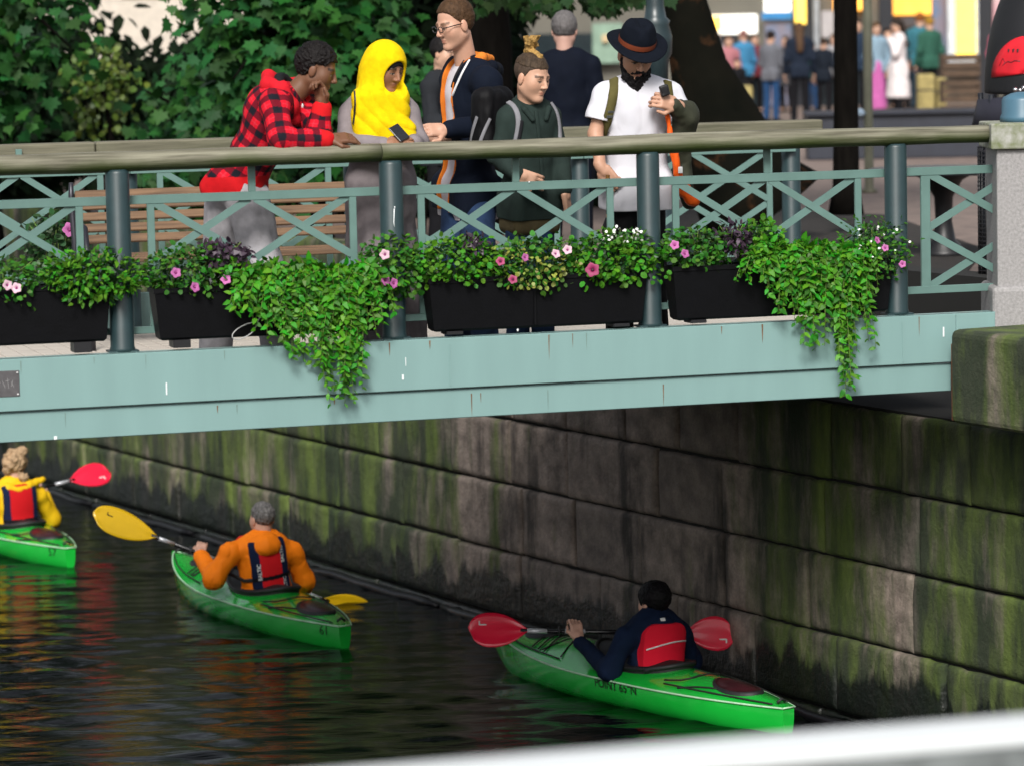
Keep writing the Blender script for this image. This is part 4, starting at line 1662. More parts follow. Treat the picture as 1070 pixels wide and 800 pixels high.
for k in range(3):
    mb = MB()
    for q in range(3):
        mb.box((fx(1003, D), D - .2, GND + .1 + k * .42 + q * .13), (.62, .03, .10), None, .005)
        mb.box((fx(1003, D), D + .2, GND + .1 + k * .42 + q * .13), (.62, .03, .10), None, .005)
    for q in (-.3, .3):
        mb.box((fx(1003, D) + q, D, GND + .22 + k * .42), (.03, .4, .36), None, .004)
    mb.box((fx(1003, D), D, GND + .06 + k * .42), (.6, .4, .02))
    mb.build('crate_tier', mat('crate_wood', (.10, .06, .035), rough=.8, var=.3), cr)

# lamp post behind the bearded man and the slim olive pole
D = 28.4
lp = empty('street_lamp', V((fx(690, D), D, GND)), 'ornate dark green cast iron lamp post rising behind the black hat', 'lamp post')
M_lamp = mat('dark_green_iron', (.022, .040, .046), rough=.35, var=.2)
bx = V((PY(685, 40, D).x, D, GND))
mb = MB()
mb.lathe([(.20, 0), (.20, .35), (.15, .42), (.13, 1.2), (.16, 1.26), (.12, 1.34), (.085, 1.40)], bx, 20)
mb.build('base', M_lamp, lp)
z_ = fz(60, D, 685) - GND
mb = MB()
mb.lathe([(.085, 1.40), (.10, z_ - .02), (.125, z_ + .03), (.13, z_ + .16), (.105, z_ + .25), (.115, z_ + .28), (.085, z_ + .31), (.07, z_ + .40), (.075, z_ + 1.2), (.05, z_ + 2.6)], bx, 20)
mb.build('shaft', M_lamp, lp)
mb = MB()
mb.lathe([(.06, 0), (.16, .1), (.21, .42), (.12, .55), (.03, .66)], bx + Z3 * (z_ + 2.6), 8)
mb.build('lantern', M_lamp, lp)

D = 41.0
po = empty('sign_pole', V((fx(908, D), D, GND)), 'slim olive grey pole right of the slim black trunk', 'pole')
mb = MB()
b_ = V((PY(908, 172, D).x, D, GND))
mb.lathe([(.09, 0), (.09, .03), (.052, .05), (.052, 3.4), (.0, 3.42)], b_, 14)
mb.build('shaft', mat('olive_pole', (.13, .13, .085), rough=.6, var=.2), po)
mb = MB()
mb.ball(PY(899, 118, D - .1), .05, 2)
mb.tube([PY(899, 118, D - .1), PY(906, 119, D)], .015, 6)
mb.build('round_fitting', mat('pale_blue_enamel', (.45, .60, .75), rough=.3), po)

# vendor cart with a black domed top and a red badge
D = 27.2
vc = empty('vendor_cart', V((fx(1075, D), D, GND)), 'black domed vendor cart with a red rounded badge at the right edge', 'cart')
cx_, zb0 = fx(1090, D), fz(112, D, 1040)
rad = cx_ - fx(1017, D)
fl = Field(.02, (cx_ - rad - .2, D - .8, zb0 - .15), (cx_ + rad + .2, D + .8, zb0 + 1.4))
fl.ell((cx_ + .02, D, zb0 + .1), (rad - .07, .62, 1.02), k=0)
fl.half((0, 0, zb0 + .1), (0, 0, -1))
fl.build('dome', mat('black_canvas', (.008, .008, .010), rough=.6, bump=.2), vc)
mb = MB()
P = []
for k in range(33):
    a = math.pi + k * math.pi / 32
    dz = .10 * math.cos(a)
    P.append([V((cx_ + (rad - .03) * math.cos(a), D + .66 * math.sin(a), zb0 + .16 + dz)), V((cx_ + (rad + .02) * math.cos(a), D + .70 * math.sin(a), zb0 - .06 + dz))])
mb.grid(P)
rim = mb.build('valance', mat('navy_canvas', (.02, .02, .034), rough=.7, var=.2), vc)
md = rim.modifiers.new('thick', 'SOLIDIFY')
md.thickness = .012
bc = PY(1072, 72, D - .66)


def dome_y(x, z):
    q = 1 - ((x - cx_ - .02) / (rad - .07)) ** 2 - ((z - zb0 - .1) / 1.02) ** 2
    return D - .62 * math.sqrt(max(q, .0)) - .006


mb = MB()
P = []
rx_, rz_ = (PY(1072, 72, D).x - PY(1046, 72, D).x), fz(40, D, 1060) - fz(78, D, 1060)
for i in range(17):
    a = math.pi * i / 16
    row = []
    for j in range(7):
        q = j / 6
        x = bc.x + rx_ * math.cos(a) * q
        z = fz(76, D, 1060) + rz_ * math.sin(a) * q + .16 * (x - bc.x)
        row.append(V((x, dome_y(x, z), z)))
    P.append(row)
mb.grid(P)
bd = mb.build('badge', mat('red_badge', (.75, .012, .025), rough=.5), vc)
md = bd.modifiers.new('thick', 'SOLIDIFY')
md.thickness = .006


def on_dome(px, py):
    p = PY(px, py, D - .6)
    return V((p.x, dome_y(p.x, p.z) - .009, p.z))


for px in (1058.5, 1062.5, 1066.5):
    mb = MB()
    c = on_dome(px, 53.5)
    mb.box(c, (.021, .006, .026), None, .004)
    mb.build('badge_mark', M_dark, bd)
mb = MB()
mb.tube([on_dome(1050, 70), on_dome(1053, 62), on_dome(1055, 66), on_dome(1052, 70), on_dome(1057, 65), on_dome(1060, 66), on_dome(1063, 64), on_dome(1068, 64.5)], .004, 6)
mb.build('badge_mark', M_dark, bd)
mb = MB()
mb.box((cx_, D, GND + .62), (rad * 1.7, .8, .75), None, .04, 3)
mb.build('body', M_dark, vc)
mb = MB()
for sx in (-1, 1):
    for sy in (-.3, .3):
        mb.tube([V((cx_ + sx * rad * .78, D + sy, GND + 1.0)), V((cx_ + sx * rad * .82, D + sy, zb0 + .1))], .022, 8)
mb.build('frame', M_dark, vc)
for sx in (-.55, .55):
    mb = MB()
    mb.lathe([(.02, -.04), (.19, -.04), (.22, -.02), (.22, .02), (.19, .04), (.02, .04)], V((cx_ + sx * rad, D - .43, GND + .22)), 24, V((0, 1, 0)))
    mb.build('wheel', M_black, vc)
mb = MB()
for k in range(2):
    c = PY(1061 + k * 9, 94 - k * 2, D - .78)
    mb.ball(c, .018, 2)
    mb.ball(c + V((.035, 0, -.004)), .015, 2)
mb.build('chrome_bell', mat('chrome', (.8, .8, .82), rough=.12, metal=1), vc)

# mesh waste bin
D = 25.6
bx = V((fx(1034, D), D, GND))
wb = empty('waste_bin', bx, 'black wire mesh waste bin just left of the granite pillar', 'bin')
mb = MB()
rb, hb = .085, fz(150, D, 1034) - GND - .15
for k in range(18):
    a = k * 2 * math.pi / 18
    mb.tube([bx + V((rb * math.cos(a), rb * math.sin(a), .12)), bx + V((rb * math.cos(a), rb * math.sin(a), .12 + hb))], .005, 5)
k = .12
while k < .13 + hb:
    mb.tube([bx + V((rb * math.cos(a), rb * math.sin(a), k)) for a in [i * 2 * math.pi / 24 for i in range(25)]], .005, 5)
    k += .03
mb.build('mesh_basket', M_black, wb)
mb = MB()
mb.lathe([(.06, 0), (.06, .02), (.02, .03), (.02, .12)], bx, 14)
mb.build('stand', M_black, wb)
mb = MB()
mb.lathe([(rb - .02, 0), (rb - .015, hb - .02), (rb - .03, hb - .03)], bx + Z3 * .12, 14)
mb.build('liner', M_dark, wb)

# cafe tables with dark curved legs at the right, behind the bridge end
for k, (px, D, lb) in enumerate(((985, 30.5, 'dark round cafe table with a curved pedestal behind the bridge end'),)):
    b_ = V((fx(px, D), D, GND))
    tb = empty('cafe_table', b_, lb, 'table')
    mb = MB()
    mb.lathe([(.62, .70), (.64, .71), (.64, .735), (.62, .745)], b_, 32)
    mb.build('tabletop', mat('dark_tabletop', (.03, .035, .04), rough=.35), tb)
    mb = MB()
    mb.lathe([(.20, 0), (.18, .05), (.10, .14), (.07, .3), (.08, .5), (.16, .64), (.26, .695)], b_, 20)
    mb.build('pedestal', M_black, tb)
# dark flat patch on the ground around the trees
mb = MB()
pts = [PZ(px, py, GND) for px, py in ((690, 286), (1010, 286), (1030, 262), (930, 226), (820, 220), (690, 220))]
mb.poly([p + Z3 * .001 for p in pts], Z3, .012)
sb = mb.build('dark_ground_patch', mat('dark_ground', (.022, .016, .012), rough=.95, bump=.6, bscale=30, var=.4))
tag(sb, kind='structure')
# =================================================================== people: one continuous skin surface, clothes and hair over it
from mathutils.bvhtree import BVHTree
_BVH = {}


def bvh(o):
    if o.name not in _BVH:
        me = o.data
        mw = WM[o.name]
        _BVH[o.name] = BVHTree.FromPolygons([mw @ v.co for v in me.vertices], [tuple(p.vertices) for p in me.polygons])
    return _BVH[o.name]


def hit(o, org, d, off=.003):
    p, n, _, _ = bvh(o).ray_cast(V(org), V(d))
    if p is None:
        p, n, _, _ = bvh(o).find_nearest(V(org) + V(d))
    if n.dot(V(d)) > 0:
        n = -n
    return p + n * off, n


def cam_hit(o, px, py, off=.004):
    d = unit(ray(px, py))
    p, n, _, _ = bvh(o).ray_cast(CAM, d)
    if p is None:
        t = (WM[o.name].translation - CAM).length
        p, n, _, _ = bvh(o).find_nearest(CAM + d * t)
    if n.dot(d) > 0:
        n = -n
    return p + n * off, n


def ribbon(mb, pts, nrms, w, th):
    rows = []
    for i, p in enumerate(pts):
        d = unit(pts[min(i + 1, len(pts) - 1)] - pts[max(i - 1, 0)])
        n = unit(nrms[i])
        s = unit(d.cross(n))
        n = s.cross(d)
        a, b = s * w / 2, n * th
        rows.append([p - a, p - a * .8 + b, p + a * .8 + b, p + a, p - a])
    mb.grid(rows)


def strap(name, o, pxs, w, th, m, parent, off=.004):
    """a band laid on the surface of o along a path seen from the picture"""
    P, Nn = [], []
    for (x0, y0), (x1, y1) in zip(pxs[:-1], pxs[1:]):
        k = max(2, int(math.hypot(x1 - x0, y1 - y0) / 3))
        for i in range(k + 1):
            qx, qy = x0 + (x1 - x0) * i / k, y0 + (y1 - y0) * i / k
            if bvh(o).ray_cast(CAM, unit(ray(qx, qy)))[0] is None:
                continue
            p, n = cam_hit(o, qx, qy, off)
            if P and (p - P[-1]).length < .004:
                continue
            P.append(p)
            Nn.append(n)
    for _ in range(4):
        P = [P[0]] + [(P[i - 1] + P[i] * 2 + P[i + 1]) / 4 for i in range(1, len(P) - 1)] + [P[-1]]
        Nn = [Nn[0]] + [(Nn[i - 1] + Nn[i] * 2 + Nn[i + 1]) / 4 for i in range(1, len(P) - 1)] + [Nn[-1]]
    mb = MB()
    ribbon(mb, P, Nn, w, th)
    return mb.build(name, m, parent)


def frame_of(fwd, up):
    f = unit(fwd)
    u = unit(V(up) - f * V(up).dot(f))
    return (f.cross(u), f, u)            # right, forward, up


PS = 1.19                              # scale of people against the bridge


class Person:
    """J: joints in the world; l / r are the person's own left and right"""

    def __init__(self, J, head, hfwd, hup=(0, 0, 1), s=1.0, h=.0055, skin=(.42, .23, .15), foot=None, fem=False, beard=None, brow=(.03, .02, .015), lips=None, chestfwd=None):
        self.J = {k: V(v) for k, v in J.items()}
        self.s, self.h = s * PS, h
        self.hc = V(head)
        self.hf = frame_of(hfwd, hup)
        self.skin, self.brow, self.beard = skin, brow, beard
        self.lips = lips or (skin[0] * .85, skin[1] * .52, skin[2] * .55)
        J = self.J
        rt = unit(J['sr'] - J['sl'])
        up = unit(J['nk'] - J['pel'])
        fw = unit(up.cross(rt))
        self.fr = (fw.cross(up), fw, up)
        self.fem = fem
        self.hands = {}
        self.foot = foot

    def field(self, h=None, pad=.26):
        pts = np.array([tuple(v) for v in self.J.values()] + [tuple(self.hc)])
        return Field(h or self.h, pts.min(0) - pad, pts.max(0) + pad)

    def at(self, f, x=0, y=0, up=None):
        """a point along the spine (f = 0 pelvis .. 1 neck) shifted right and forward"""
        return self.J['pel'].lerp(self.J['nk'], f) + self.fr[0] * x * self.s + self.fr[1] * y * self.s

    def hp(self, x, y, z):
        return self.hc + (self.hf[0] * x + self.hf[1] * y + self.hf[2] * z) * self.s

    def hand(self, side, d, nrm, curl=.5, spread=.0, thumb=.5):
        self.hands[side] = (unit(d), unit(nrm), curl, spread, thumb)

    def _hand(self, f, side):
        s = self.s
        w = self.J['w' + side]
        d, nrm, curl, spread, thumb = self.hands[side]
        nrm = unit(nrm - d * nrm.dot(d))
        sd = d.cross(nrm) * (1 if side == 'r' else -1)      # towards the thumb
        fr = (sd, d, nrm)
        f.cone(w - d * .02 * s, w + d * .03 * s, .026 * s, .027 * s, .02)
        f.rbox(w + d * .055 * s, (.040 * s, .045 * s, .0145 * s), .013 * s, fr, .012)
        for i, (o, L) in enumerate(((.031, .068), (.0105, .077), (-.0105, .071), (-.031, .055))):
            b = w + (d * .095 + sd * o) * s
            a = curl * (1 + .12 * i)
            dr = unit(d + sd * spread * o * 12)
            p = b
            for q, (fl, r) in enumerate(((.45, .0095), (.32, .0088), (.23, .0078))):
                aa = a * (q + .55)
                nd = unit(dr * math.cos(aa) - nrm * math.sin(aa))
                e = p + nd * fl * L * 1.15 * s
                f.cone(p, e, r * s, (r - .0006) * s, .003)
                p = e
        t0 = w + (d * .028 + sd * .030) * s
        t1 = t0 + unit(d * .65 + sd * (.85 - .4 * thumb) - nrm * .35 * thumb) * .040 * s
        t2 = t1 + unit(d * .95 + sd * (.25 - .7 * thumb) - nrm * .55 * thumb) * .036 * s
        f.cone(t0, t1, .013 * s, .011 * s, .010)
        f.cone(t1, t2, .0105 * s, .009 * s, .003)

    def _head(self, f):
        s = self.s
        H = self.hp
        fr = self.hf
        f.ell(H(0, -.014, .036), (.075 * s, .094 * s, .083 * s), fr, .02)
        f.ell(H(0, .018, -.028), (.061 * s, .068 * s, .088 * s), fr, .03)
        for q in (-1, 1):
            f.cone(H(q * .050, -.005, -.052), H(q * .016, .060, -.098), .017 * s, .015 * s, .045)
            f.ell(H(q * .041, .048, -.022), (.022 * s, .020 * s, .024 * s), fr, .055)
            f.ell(H(q * .079, -.008, -.008), (.009 * s, .019 * s, .032 * s), fr, .006)
        f.ell(H(0, .072, -.100), (.020 * s, .014 * s, .015 * s), fr, .02)
        f.cone(H(-.036, .074, .020), H(.036, .074, .020), .011 * s, None, .016)
        for q in (-1, 1):
            f.ell(H(q * .031, .097, .000), (.016 * s, .018 * s, .012 * s), fr, .010, 'sub')
            f.ell(H(q * .031, .0725, -.001), (.0145 * s, .0125 * s, .0115 * s), fr, .002)
        f.cone(H(0, .084, .014), H(0, .105, -.028), .0075 * s, .0105 * s, .010)
        for q in (-1, 1):
            f.ell(H(q * .0115, .094, -.033), (.008 * s, .010 * s, .008 * s), fr, .006)
        f.ell(H(0, .081, -.058), (.022 * s, .010 * s, .0055 * s), fr, .007)
        f.ell(H(0, .080, -.0695), (.019 * s, .010 * s, .0065 * s), fr, .007)
        f.cone(H(-.015, .090, -.0655), H(0, .0925, -.0635), .0018 * s, None, .003, 'sub')
        f.cone(H(.015, .090, -.0655), H(0, .0925, -.0635), .0018 * s, None, .003, 'sub')

    def body(self, name, label, cat='person', group=None, legs=True, feet=True, parent=None):
        J, s = self.J, self.s
        f = self.field()
        fr = self.fr
        f.ell(self.at(.70), (.128 * s, .085 * s, .17 * s), fr, .04)
        f.ell(self.at(.34), (.110 * s, .080 * s, .17 * s), fr, .05)
        f.ell(self.at(.0), (.122 * s, .088 * s, .11 * s), fr, .05)
        for a in 'lr':
            f.cone(self.at(.93), J['s' + a], .048 * s, .044 * s, .04)
            f.cone(J['s' + a], J['e' + a], .043 * s, .036 * s, .02)
            f.cone(J['e' + a], J['e' + a].lerp(J['w' + a], .35), .036 * s, .038 * s, .02)
            f.cone(J['e' + a].lerp(J['w' + a], .3), J['w' + a], .038 * s, .0245 * s, .02)
            if a in self.hands:
                self._hand(f, a)
            if legs:
                f.cone(J['h' + a], J['k' + a], .068 * s, .050 * s, .03)
                f.cone(J['k' + a], J['a' + a], .052 * s, .036 * s, .02)
                f.cone(J['k' + a].lerp(J['a' + a], .25), J['k' + a].lerp(J['a' + a], .5), .053 * s, .046 * s, .03)
                if feet:
                    ff = self.foot or V((fr[1].x, fr[1].y, 0))
                    f.cone(J['a' + a], J['a' + a] + unit(ff) * .15 * s - Z3 * .045 * s, .038 * s, .028 * s, .02)
        hb = self.hp(0, -.022, -.055)
        f.cone(J['nk'] - fr[2] * .04 * s, hb, .058 * s, (.046 if self.fem else .052) * s, .03)
        self._head(f)
        org = V((J['pel'].x, J['pel'].y, min(v.z for v in J.values())))
        o = f.build(name, SKIN, parent, org, color=self.colour)
        tag(o, label, cat, group)
        self.o = o
        return o

    def colour(self, v):
        s = self.s
        q = v - np.array(self.hc)[None]
        x, y, z = (q @ np.array(a) / s for a in self.hf)
        c = np.tile(np.array(self.skin), (len(v), 1)).astype(np.float32)
        inh = (np.abs(x) < .12) & (np.abs(y) < .15) & (np.abs(z) < .15)

        def put(m, col, w=1.0):
            m = m & inh
            c[m] = c[m] * (1 - w) + np.array(col) * w
        n = vnoise(v[:, 0], v[:, 1], v[:, 2], 14, 5)
        c *= (1 + .07 * n)[:, None]
        # warmer cheeks, nose and ears
        for cx, cy, cz, r in ((.045, .06, -.025, .03), (-.045, .06, -.025, .03), (0, .10, -.028, .018), (.08, -.01, 0, .03), (-.08, -.01, 0, .03)):
            d = np.sqrt((x - cx) ** 2 + (y - cy) ** 2 + (z - cz) ** 2)
            w = np.clip(1 - d / r, 0, 1) * inh * .35
            c[:] = c * (1 - w[:, None]) + (c * np.array([1.05, .72, .68])) * w[:, None]
        lp = ((x / .0185) ** 2 + ((z + .0640) / .0105) ** 2 < 1) & (y > .06)
        put(lp, self.lips, .6)
        ax = np.abs(x)
        arch = .0245 - (ax - .034) ** 2 * 6
        put((ax > .012) & (ax < .055) & (y > .05) & (np.abs(z - arch) < .0062), self.brow, .85)
        ed = np.sqrt((ax - .031) ** 2 + (z + .001) ** 2 * 2.6)
        ey = (y > .06) & (ed < .0115)
        put(ey & (z < .0005), (.34, .31, .28))
        put(ey & (ax > .0255) & (ax < .0365) & (z < .001), (.02, .013, .01))
        put((y > .058) & (np.abs(z - .0015 + (ax - .031) ** 2 * 8) < .0034) & (np.abs(ax - .031) < .0155), self.brow, .9)
        if self.beard:
            m = (z < -.035) & (y > -.01) & ~lp & (z > -.125)
            put(m, self.beard[0], self.beard[1])
        return c

    # ---------------------------------------------------------------- clothes
    def torso(self, f, off=.0, hem=.08, wide=1.0, belly=1.0, k=.05):
        s, fr = self.s, self.fr
        f.ell(self.at(.74), ((.148 + off) * s * wide, (.102 + off) * s, (.175 + off) * s), fr, k)
        f.ell(self.at(.40), ((.138 + off) * s * wide, (.100 + off) * s * belly, (.20 + off) * s), fr, k)
        f.ell(self.at(.02), ((.148 + off) * s * wide, (.108 + off) * s * belly, (.15 + off) * s), fr, k)
        if hem > .03:
            p = self.J['pel'] - fr[2] * hem * s
            f.rbox(self.J['pel'] - fr[2] * hem * .5 * s, ((.148 + off) * s * wide, (.108 + off) * s, (.07 + hem * .5) * s), .06 * s, fr, k)
        f.cone(self.at(.92, -.09), self.at(.92, .09), (.062 + off) * s, None, k)
        return f

    def off(self, x, y, z):
        return self.J['nk'] + (self.fr[0] * x + self.fr[1] * y + self.fr[2] * z) * self.s

    def sleeve(self, f, a, r=(.068, .056, .044), upto=1.0, k=.03, cuff=None):
        """upto 1 = wrist, .5 = elbow"""
        J, s = self.J, self.s
        S, Eb, Wr = J['s' + a], J['e' + a], J['w' + a]
        f.cone(self.at(.93, .10 if a == 'r' else -.10), S, r[0] * s, r[0] * s, k)
        if upto <= .5:
            f.cone(S, S.lerp(Eb, upto * 2), r[0] * s, r[1] * s, k)
        else:
            f.cone(S, Eb, r[0] * s, r[1] * s, k)
            f.cone(Eb, Eb.lerp(Wr, (upto - .5) * 2 * .94), r[1] * s, r[2] * s, k)
        return f

    def cut_hem(self, f, hem, k=.0):
        f.half(self.J['pel'] - self.fr[2] * hem * self.s, -self.fr[2], k)
        return f

    def collar(self, f, r=.075, th=.02, z=.0, back=-.01, k=.02):
        c = self.J['nk'] + self.fr[2] * z * self.s
        P = [c + (self.fr[0] * r * math.cos(a) + self.fr[1] * (r * .92 * math.sin(a) + back) - self.fr[2] * .03 * math.sin(a)) * self.s for a in [i * 2 * math.pi / 14 for i in range(15)]]
        for a, b in zip(P[:-1], P[1:]):
            f.cone(a, b, th * self.s, None, k)
        return f

    def trousers(self, name, m, r=(.098, .075, .062), k=.03, amp=.008, seed=3, top=.14, color=None):
        J, s = self.J, self.s
        f = self.field()
        f.ell(self.at(.0), (.142 * s, .103 * s, .12 * s), self.fr, .04)
        for a in 'lr':
            f.cone(J['h' + a], J['k' + a], r[0] * s, r[1] * s, k)
            f.cone(J['k' + a], J['a' + a], r[1] * s, r[2] * s, k)
        f.half(self.at(top), self.fr[2])
        f.half((0, 0, min(J['al'].z, J['ar'].z) - .03), (0, 0, -1))
        f.folds(amp, 8, seed)
        return f.build(name, m, self.o, color=color)

    def shoes(self, m):
        J, s = self.J, self.s
        for a in 'lr':
            d = unit(self.foot or V((self.fr[1].x, self.fr[1].y, 0)))
            A = J['a' + a]
            f = Field(.008, tuple(min(A[i], (A + d * .2)[i]) - .1 for i in range(3)), tuple(max(A[i], (A + d * .2)[i]) + .1 for i in range(3)))
            f.cone(A + Z3 * .0, A - d * .04 * s - Z3 * .045 * s, .05 * s, .045 * s, .03)
            f.cone(A - d * .04 * s - Z3 * .05 * s, A + d * .17 * s - Z3 * .055 * s, .044 * s, .038 * s, .03)
            f.half(A - Z3 * .088 * s, -Z3)
            f.half(A + Z3 * .05 * s, Z3)
            f.build('shoe', m, self.o)

    def hair(self, m, grow=(.006, .006, .012), line=None, amp=.004, freq=45, extra=None, name='hair', side=None, cuts=None, color=None, h=.004):
        s = self.s
        c = np.array(self.hc)
        f = Field(h, c - .22 * s, c + .22 * s)
        f.ell(self.hp(0, -.016, .036), ((.075 + grow[0]) * s, (.094 + grow[1]) * s, (.083 + grow[2]) * s), self.hf, 0)
        line = line or [(-.12, -.075), (-.05, -.06), (-.02, -.01), (.015, .0), (.04, .03), (.062, .062), (.12, .085)]
        fr = [np.array(a) for a in self.hf]

        def loc(X, Y, Z):
            return [((X - c[0]) * a[0] + (Y - c[1]) * a[1] + (Z - c[2]) * a[2]) / s for a in fr]

        def low(X, Y, Z):
            x, y, z = loc(X, Y, Z)
            return (np.interp(y, [p for p, _ in line], [q for _, q in line]) - z).astype(np.float32) * s
        f.fn(low, 'inter')
        if extra:
            extra(f)
        def g(x, y, z):
            return amp * vnoise(x, y, z, freq, 2) + amp * .8 * vnoise(x, y, z, freq * 2.2, 4)
        f.fn(g)
        return f.build(name, m, self.o, color=color)


SKIN = mat('skin', (.5, .3, .2), rough=.5, attr='Col', var=.06, scale=40, bump=.08, bscale=160, spec=.35)


def fab(name, col, var=.12, rough=.85, bump=.18, bscale=130, scale=14, attr=None, sheen=.15):
    return mat(name, col, rough=rough, var=var, scale=scale, bump=bump, bscale=bscale, attr=attr, sheen=0, spec=.12)


def hairmat(name, col, var=.3):
    return mat(name, col, rough=.55, var=var, scale=55, bump=.6, bscale=170, stretch=(1, 1, .35), spec=.14)


def pts(d):
    return {k: PB(*v) for k, v in d.items()}


def stand_legs(J, hip, kn, an):
    for a in 'lr':
        J['h' + a], J['k' + a], J['a' + a] = hip[a], kn[a], an[a]
    return J
# =================================================================== the five people on the bridge
def deck(px, t, z=.105):
    p = PB(px, 300, t)
    return V((p.x, p.y, ZD + z))


def up_to(px, t, z):
    p = PB(px, 250, t)
    return V((p.x, p.y, ZD + z))


# ---------------------------------------------------------------- man in the plaid hoodie, leaning on the rail
J = pts(dict(pel=(248, 192, .62), nk=(301, 102, .40), sr=(287, 110, .20), sl=(314, 106, .60), er=(294, 146, .03), wr=(343, 146, .01),
             el=(334, 141, .20), wl=(337, 112, .20)))
stand_legs(J, dict(l=PB(238, 204, .72), r=PB(258, 204, .52)), dict(l=PB(231, 280, .80), r=PB(274, 280, .42)), dict(l=deck(222, .9), r=deck(292, .42)))
P1 = Person(J, PB(331, 73, .36), E * .88 - N * .36 - Z3 * .34, Z3 * 1 - E * .0, s=1.0, skin=(.14, .064, .035), brow=(.01, .008, .006), foot=E - N * .2, lips=(.10, .04, .032))
P1.hand('r', E + Z3 * .05, Z3 * .8 - N * .5, .45)
P1.hand('l', Z3 * .85 - E * .1, E * .6 + N * .3, 1.15)
o1 = P1.body('person', 'man in red and black plaid hoodie leaning on the rail, fist at his chin')
P1.hair(hairmat('black_curly_hair', (.010, .008, .008)), (.012, .012, .020), [(-.13, -.05), (-.05, -.045), (-.012, -.012), (.0, .03), (.045, .034), (.062, .060), (.13, .075)], .006, 70)


def plaid(v):
    c = np.zeros((len(v), 3), np.float32)
    best = np.full(len(v), 9.0)
    U = np.zeros(len(v))
    W_ = np.zeros(len(v))
    segs = [(P1.J['pel'] - P1.fr[2] * .1, P1.J['nk'], .20)]
    for a in 'lr':
        segs += [(P1.J['s' + a], P1.J['e' + a], .06), (P1.J['e' + a], P1.J['w' + a], .05)]
    for i, (a, b, r) in enumerate(segs):
        a, b = np.array(a), np.array(b)
        ab = b - a
        L = np.linalg.norm(ab)
        d = ab / L
        t = np.clip((v - a) @ d, 0, L)
        q = v - a - t[:, None] * d
        dist = np.linalg.norm(q, axis=1) - r
        m = dist < best
        best[m] = dist[m]
        ref = np.array(P1.fr[1])
        x = ref - d * (ref @ d)
        x /= np.linalg.norm(x)
        y = np.cross(d, x)
        ang = np.arctan2(q @ y, q @ x)
        U[m] = (ang * (.17 if i == 0 else .062))[m]
        W_[m] = (((v - a) @ d) + i * .37)[m]
    wob = .006 * vnoise(v[:, 0], v[:, 1], v[:, 2], 9, 3)
    per = .092
    su = ((U + wob) / per) % 1 < .46
    sv = ((W_ + wob) / per) % 1 < .46
    red, dk, bl = np.array([.60, .008, .022]), np.array([.14, .005, .014]), np.array([.010, .010, .016])
    c[:] = red
    c[su ^ sv] = dk
    c[su & sv] = bl
    # fine white thread lines at the edges of the checks
    e = (np.abs(((U + wob) / per) % 1 - .73) < .03) | (np.abs(((W_ + wob) / per) % 1 - .73) < .03)
    c[e & ~(su | sv)] = (.60, .03, .05)
    # plain red ribbed hem and cuffs
    h = (v - np.array(P1.J['pel'])) @ np.array(P1.fr[2])
    c[v[:, 2] < PB(250, 204, .6).z + .115] = (.50, .008, .012)
    for a in 'lr':
        w = np.array(P1.J['w' + a])
        c[np.linalg.norm(v - w, axis=1) < .075] = (.55, .010, .014)
    return c


ZHEM = PB(250, 205, .6).z + .10 * PB(250, 205, .6).x * 0
f = P1.field()
P1.torso(f, .020, .05, 1.05, 1.05)
f.ell(P1.at(.80, 0, -.05), (.20, .15, .18), P1.fr, .06)
for a in 'lr':
    P1.sleeve(f, a, (.076, .062, .047), 1.0, .04)
f.folds(.011, 9, 4)
f.half(PB(250, 204, .6), -Z3 - E * .06)
hd = f.build('hoodie', fab('plaid_flannel', (.5, .02, .03), attr='Col', var=.22, scale=30), o1, color=plaid)
# thrown-back hood: red shell, black lining, white drawstring
f = P1.field()
for a, b in (((-.075, -.10, .02), (-.10, -.02, .045)), ((-.075, -.10, .02), (0, -.135, .03)), ((0, -.135, .03), (.075, -.10, .02)), ((.075, -.10, .02), (.10, -.02, .045)), ((-.10, -.02, .045), (-.085, .06, .0)), ((.10, -.02, .045), (.085, .06, .0)), ((-.085, .06, .0), (-.04, .10, -.06)), ((.085, .06, .0), (.04, .10, -.06))):
    q = [P1.off(*p) for p in (a, b)]
    f.cone(q[0], q[1], .042, .036, .04)
f.folds(.007, 16, 8)
hood = f.build('hood', fab('red_fleece', (.55, .012, .022)), hd)
f = P1.field()
P1.collar(f, .070, .022, .03, -.02)
f.build('hood_lining', fab('black_fleece', (.012, .012, .014)), hd)
f = P1.field()
f.cone(P1.J['nk'] + P1.fr[1] * .09 - P1.fr[2] * .0, P1.J['nk'] + P1.fr[1] * .115 - P1.fr[2] * .09, .020, .016, .02)
f.build('undershirt', fab('white_cotton', (.75, .75, .75)), o1)
P1.trousers('sweatpants', fab('grey_jersey', (.34, .33, .35), scale=30), (.118, .10, .085), .05, .012, 6)
P1.shoes(fab('dark_shoe', (.02, .02, .022)))

# ---------------------------------------------------------------- woman in the yellow headscarf
J = pts(dict(pel=(398, 192, .52), nk=(396, 109, .46), sr=(368, 120, .50), sl=(425, 119, .42), er=(361, 150, .36), wr=(404, 152, .13), el=(437, 150, .34), wl=(431, 150, .16)))
stand_legs(J, dict(l=PB(411, 205, .50), r=PB(386, 205, .55)), dict(l=up_to(414, .5, .5), r=up_to(384, .55, .5)), dict(l=deck(416, .5), r=deck(382, .55)))
P2 = Person(J, PB(403, 71, .38), E * .48 - N * .80 - Z3 * .34, (0, 0, 1), s=.97, skin=(.26, .125, .072), fem=True, brow=(.012, .008, .006), lips=(.20, .07, .06))
P2.hand('r', E * .8 - N * .4 + Z3 * .05, -N * .5 + Z3 * .3 - E * .1, .6, 0, .4)
P2.hand('l', -E * .75 - N * .4 + Z3 * .1, -N * .7 + Z3 * .5, .55, 0, .4)
